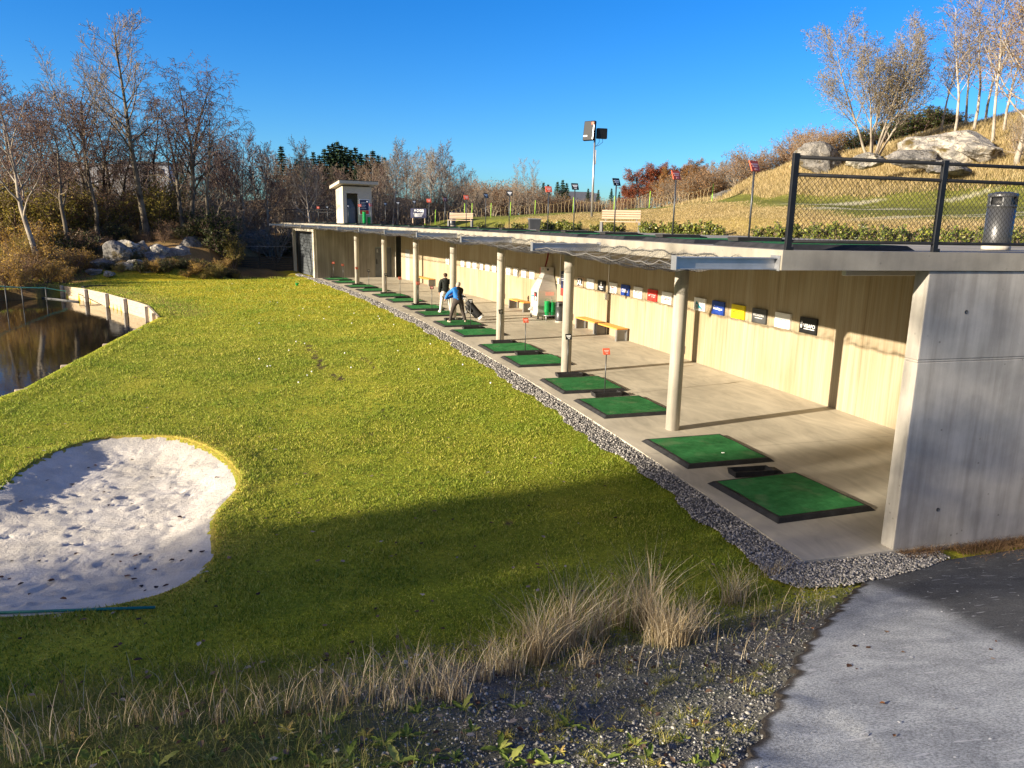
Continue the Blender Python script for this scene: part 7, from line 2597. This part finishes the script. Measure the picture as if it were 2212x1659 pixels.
for i, (vx, vy) in enumerate(RP):
    q = on_ground(vx, vy)
    k = (0, 1, 0, 2)[i % 4] if vx < 1100 else (2, 0, 2, 1)[i % 4]
    o = ros[k] if not ru[k] else copy_tree(ros[k]); ru[k] = True
    o.location = (q[0], q[1], q[2] - .01)
    o.rotation_euler = (RNG.uniform(-.2, .2), RNG.uniform(-.2, .2), RNG.uniform(0, 6.28))
    sc_ = RNG.uniform(.4, .85) * (.75 if vx > 1100 else 1)
    o.scale = (sc_,) * 3
    o['label'] = 'low broad-leaved weed growing on the gravelly bank in the foreground' if vx > 1000 else 'low broad-leaved weed growing in the shaded rough grass in the foreground'
    o['group'] = 'weeds on the bank at the right' if vx > 1000 else 'weeds in the shaded rough grass'
# small bright tufts on the gravel bank
tu, th_ = [], []
for i in range(70):
    vx, vy = RNG.uniform(1080, 1680), RNG.uniform(1440, 1655)
    q = on_ground(vx, vy)
    if poly_dist(PATHPOLY, np.array([q[0]]), np.array([q[1]]))[0] > -.06: continue
    k = 34
    a_ = np.stack([q[0] + rng.normal(0, .022, k), q[1] + rng.normal(0, .022, k), np.full(k, q[2] - .01)], 1)
    tu.append(a_); th_.append(rng.uniform(.03, .10, k))
tu = np.concatenate(tu); th_ = np.concatenate(th_)
M['tuft'] = mat_island('bright_tufts', [(0, (.12, .15, .02)), (.5, (.26, .26, .04)), (1, (.46, .40, .12))], .7, .35)
tag(np_mesh('bright_grass_tufts', *blades_np(tu, th_, np.full(len(tu), .0022), rng, .8, 2), M['tuft']), kind='stuff')
# stones on the bank
k = 120000
tx = rng.uniform(-2.5, 4.6, k); ty = rng.uniform(1.0, 8.4, k)
e_ = toe_e(tx, ty)
ok = (e_ > .1) & (poly_dist(PATHPOLY, tx, ty) < .04) & (rng.uniform(0, 1, k) < sst(-1.4, .8, tx + .45 * (ty - 4)) * np.clip(1.5 / np.maximum(1.5, np.hypot(tx, ty) - 1.5), 0, 1) * 1.6)
tx, ty = tx[ok], ty[ok]
sc_ = np.stack([tx, ty, zlow(tx, ty) + .002], 1)
ssz = rng.gamma(1.6, .0034, len(tx)) + .003
tag(np_mesh('bank_stones', *stones_np(sc_, ssz, rng, .6), M['stones_dark']), kind='stuff')
for i, (vx, vy, sz_, mk) in enumerate(((1450, 1618, .05, 'rock'), (1262, 1528, .05, 'rock_pale'), (1420, 1480, .03, 'rock_pale'), (1600, 1395, .02, 'rock_pale'), (1300, 1602, .035, 'rock'))):
    q = on_ground(vx, vy)
    rock(('grey-blue stone lying in weeds on the bank near the path', 'pale stone among yellow weeds on the bank', 'pale flat stone near the dry stalks', 'tiny white stone below the path edge', 'grey stone half sunk in the gravel bank')[i], (q[0], q[1], q[2] + sz_ * .3), (sz_, sz_ * .8, sz_ * .6), i, 40 + i, mk, None, .2, 3, 'stone')


# ================================================================== fallen leaves
def leaves_on(pts, size, m, name, curl=.3):
    n = len(pts)
    a = rng.uniform(0, 6.283, n); s_k = size * rng.uniform(.6, 1.3, n)
    V = []
    tz = rng.normal(0, .25, (n, 2))
    for lx, ly, lz in ((-.5, 0, 0), (-.15, .3, .12), (.2, .26, .14), (.5, 0, .05), (.2, -.26, .16), (-.15, -.3, .1)):
        x_ = pts[:, 0] + (lx * np.cos(a) - ly * np.sin(a)) * s_k; y_ = pts[:, 1] + (lx * np.sin(a) + ly * np.cos(a)) * s_k
        V.append(np.stack([x_, y_, pts[:, 2] + s_k * (lz * curl * 2 + np.abs(lx * tz[:, 0] + ly * tz[:, 1])) + .004], 1))
    v = np.stack(V, 1).reshape(-1, 3)
    b_ = (np.arange(n) * 6)[:, None, None]
    f = (b_ + np.array([[0, 1, 2, 3], [0, 3, 4, 5]])[None]).reshape(-1, 4)
    return np_mesh(name, v, f, m)


M['leaf_dead'] = mat_island('dead_leaves', [(0, (.025, .014, .010)), (.4, (.09, .045, .025)), (.75, (.22, .15, .10)), (1, (.46, .40, .34))], .7, .15)
M['leaf_dark'] = mat_island('dark_wet_leaves', [(0, (.015, .009, .008)), (.6, (.06, .025, .015)), (1, (.16, .075, .035))], .6, .1)
k = 700
k = 1500
x, y = rng.uniform(-11, 4.5, k), rng.uniform(5.2, 34, k)
ok = (rng.uniform(0, 1, k) < .12 + np.exp(-np.maximum(y - 8.5, 0) / 3.0)) & (poly_dist(LAKE, x, y) < -.3) & (poly_dist(BUNK, x, y) < -.05) & (sdv(x, y)[1] < -.6)
x, y = x[ok], y[ok]
tag(leaves_on(np.stack([x, y, zlow(x, y) + .025], 1), .065, M['leaf_dead'], 'fallen_leaves'), kind='stuff')
k = 420
x, y = rng.uniform(-9, -3.4, k), rng.uniform(6.8, 14, k)
ok = (poly_dist(BUNK, x, y) > .15) & (rng.uniform(0, 1, k) < np.where(y < 9.3, .62, .12))
x, y = x[ok], y[ok]
bi = np.clip(((x - SBX0) / (SBX1 - SBX0) * (SNX - 1)).astype(int), 0, SNX - 1); bj = np.clip(((y - SBY0) / (SBY1 - SBY0) * (SNY - 1)).astype(int), 0, SNY - 1)
tag(leaves_on(np.stack([x, y, SAND_Z.reshape(SNY, SNX)[bj, bi] + .006], 1), .075, M['leaf_dark'], 'leaves_on_sand', .5), kind='stuff')
k = 620
x, y = rng.uniform(-6, 3.2, k), rng.uniform(1.2, 7.5, k)
ok = (toe_e(x, y) > .1) & (poly_dist(PATHPOLY, x, y) < -.05)
x, y = x[ok], y[ok]
tag(leaves_on(np.stack([x, y, zlow(x, y) + .02], 1), .055, M['leaf_dead'], 'leaves_on_bank', .6), kind='stuff')
q = [on_ground(vx, vy) for vx, vy in ((1905, 1530), (1850, 1455), (1930, 1600), (2150, 1395), (1755, 1365))]
M['leaf_path'] = mat_island('leaves_on_path', [(0, (.03, .02, .015)), (.5, (.10, .045, .02)), (1, (.4, .17, .06))], .6, .15)
tag(leaves_on(np.array(q) + np.array((0, 0, .03)), .045, M['leaf_path'], 'leaves_on_path', .8), kind='stuff')
# pale chips and grit scattered on the path
k = 420
tx, ty = rng.uniform(.5, 6.5, k), rng.uniform(1.2, 8.6, k)
ok = (poly_dist(PATHPOLY, tx, ty) > .05) & (toe_e(tx, ty) > .5)
tx, ty = tx[ok], ty[ok]
M['chip'] = mat_island('pale_chips', [(0, (.12, .12, .12)), (.4, (.4, .4, .4)), (1, (.75, .75, .73))], .8)
tag(leaves_on(np.stack([tx, ty, zlow(tx, ty) + .032], 1), rng.gamma(2.0, .006, len(tx)) + .005, M['chip'], 'path_grit', .12), kind='stuff')
# dry tufts along the foot of the end wall
k = 5200
a_ = rng.uniform(.05, 3.2, k); b_ = -rng.gamma(1.6, .09, k) * (.35 + .65 * np.clip(a_ / 1.2, 0, 1)) - .01
x = E0[0] + tdir[0] * a_ + ndir[0] * b_; y = E0[1] + tdir[1] * a_ + ndir[1] * b_
dn = vnoise(x, y, .4, 66) > -.28
x, y = x[dn], y[dn]
M['rust_blade'] = mat_island('rusty_dry_grass', [(0, (.10, .055, .025)), (.5, (.2, .12, .06)), (1, (.34, .22, .12))], .8, .2)
tag(np_mesh('dry_wall_grass', *blades_np(np.stack([x, y, zlow(x, y) + .01], 1), rng.uniform(.03, .14, len(x)), np.full(len(x), .003), rng, .9, 2), M['rust_blade']), kind='stuff')
# balls lying on the lawn
for i, (vx, vy) in enumerate(((600, 655), (655, 668), (700, 690), (760, 700), (860, 760), (930, 745), (1000, 790), (640, 740), (560, 700), (820, 690), (905, 800), (745, 765), (1060, 830), (680, 615), (790, 650))):
    q = on_ground(vx, vy)
    ball((q[0], q[1], q[2] + .035), 'white golf ball lying on the lawn', 'golf balls on the lawn', 'ball_white', 1.2)
for i in range(24):
    vx, vy = RNG.uniform(420, 1150), RNG.uniform(606, 860)
    q = on_z(vx, vy, -.05)
    s_b, d_b = sdv(q[0], q[1])
    if d_b > -.9 or q[1] > 52 or poly_dist(LAKE, np.array([q[0]]), np.array([q[1]]))[0] > -.6: continue
    ball((q[0], q[1], float(zlow(q[0], q[1])[0]) + .03), 'white golf ball lying on the lawn', 'golf balls on the lawn', 'ball_white', 1.1)
gbk = basket_stack('single green basket left on the lawn near the far bays', tuple(on_ground(642, 617, .02)), 0, 1, None)
if 'group' in gbk: del gbk['group']
# bare scars in the turf

# ================================================================== shade trees, sun and sky
for pq, h, w, pr, lb in SHADE_LIST:
    shade_tree(pr, pq, h, lb, w)
ELEV = R(14.85)
sd = bpy.data.lights.new('sun', 'SUN')
sd.energy = 5.0
sd.angle = R(.53)
sd.color = (1.0, .87, .68)
so = bpy.data.objects.new('sun', sd)
COL.objects.link(so)
sun_dir = Vector((-SUNH[0] * math.cos(ELEV), -SUNH[1] * math.cos(ELEV), math.sin(ELEV)))
so.rotation_euler = sun_dir.to_track_quat('Z', 'Y').to_euler()
w = bpy.data.worlds.new('World')
scene.world = w
w.use_nodes = True
nt = w.node_tree
sky = nt.nodes.new('ShaderNodeTexSky')
sky.sky_type = 'NISHITA'
sky.sun_disc = False
sky.sun_elevation = ELEV
sky.sun_rotation = math.atan2(sun_dir.x, sun_dir.y)
sky.altitude = 0
sky.air_density = 1.0
sky.dust_density = .3
sky.ozone_density = 3.0
bg = nt.nodes['Background']
hs = nt.nodes.new('ShaderNodeHueSaturation')
hs.inputs['Saturation'].default_value = 1.38
hs.inputs['Value'].default_value = 1.0
nt.links.new(sky.outputs[0], hs.inputs['Color'])
# clear blue away from the sun, pale warm haze round it
tc = nt.nodes.new('ShaderNodeTexCoord')
dt = nt.nodes.new('ShaderNodeVectorMath')
dt.operation = 'DOT_PRODUCT'
dt.inputs[1].default_value = sun_dir
nt.links.new(tc.outputs['Generated'], dt.inputs[0])
mr = nt.nodes.new('ShaderNodeMapRange')
mr.interpolation_type = 'SMOOTHSTEP'
mr.inputs['From Min'].default_value = .22
mr.inputs['From Max'].default_value = 1.0
nt.links.new(dt.outputs['Value'], mr.inputs['Value'])
tint = nt.nodes.new('ShaderNodeMix')
tint.data_type = 'RGBA'
tint.blend_type = 'MULTIPLY'
tint.inputs[0].default_value = 1.0
tint.inputs[7].default_value = (.5, .86, 1.27, 1)
nt.links.new(hs.outputs[0], tint.inputs[6])
glow = nt.nodes.new('ShaderNodeMix')
glow.data_type = 'RGBA'
glow.blend_type = 'MIX'
glow.inputs[7].default_value = (5.0, 4.3, 3.6, 1)
nt.links.new(mr.outputs['Result'], glow.inputs[0])
nt.links.new(tint.outputs[2], glow.inputs[6])
nt.links.new(glow.outputs[2], bg.inputs['Color'])
bg.inputs['Strength'].default_value = .068
vs_ = scene.view_settings
vs_.view_transform = 'Standard'
vs_.look = 'None'
vs_.exposure = 1.36
vs_.gamma = 1.0
scene.cycles.max_bounces = 6
scene.cycles.diffuse_bounces = 3
scene.cycles.transparent_max_bounces = 6
scene.cycles.sample_clamp_indirect = 6
scene.cycles.use_denoising = True
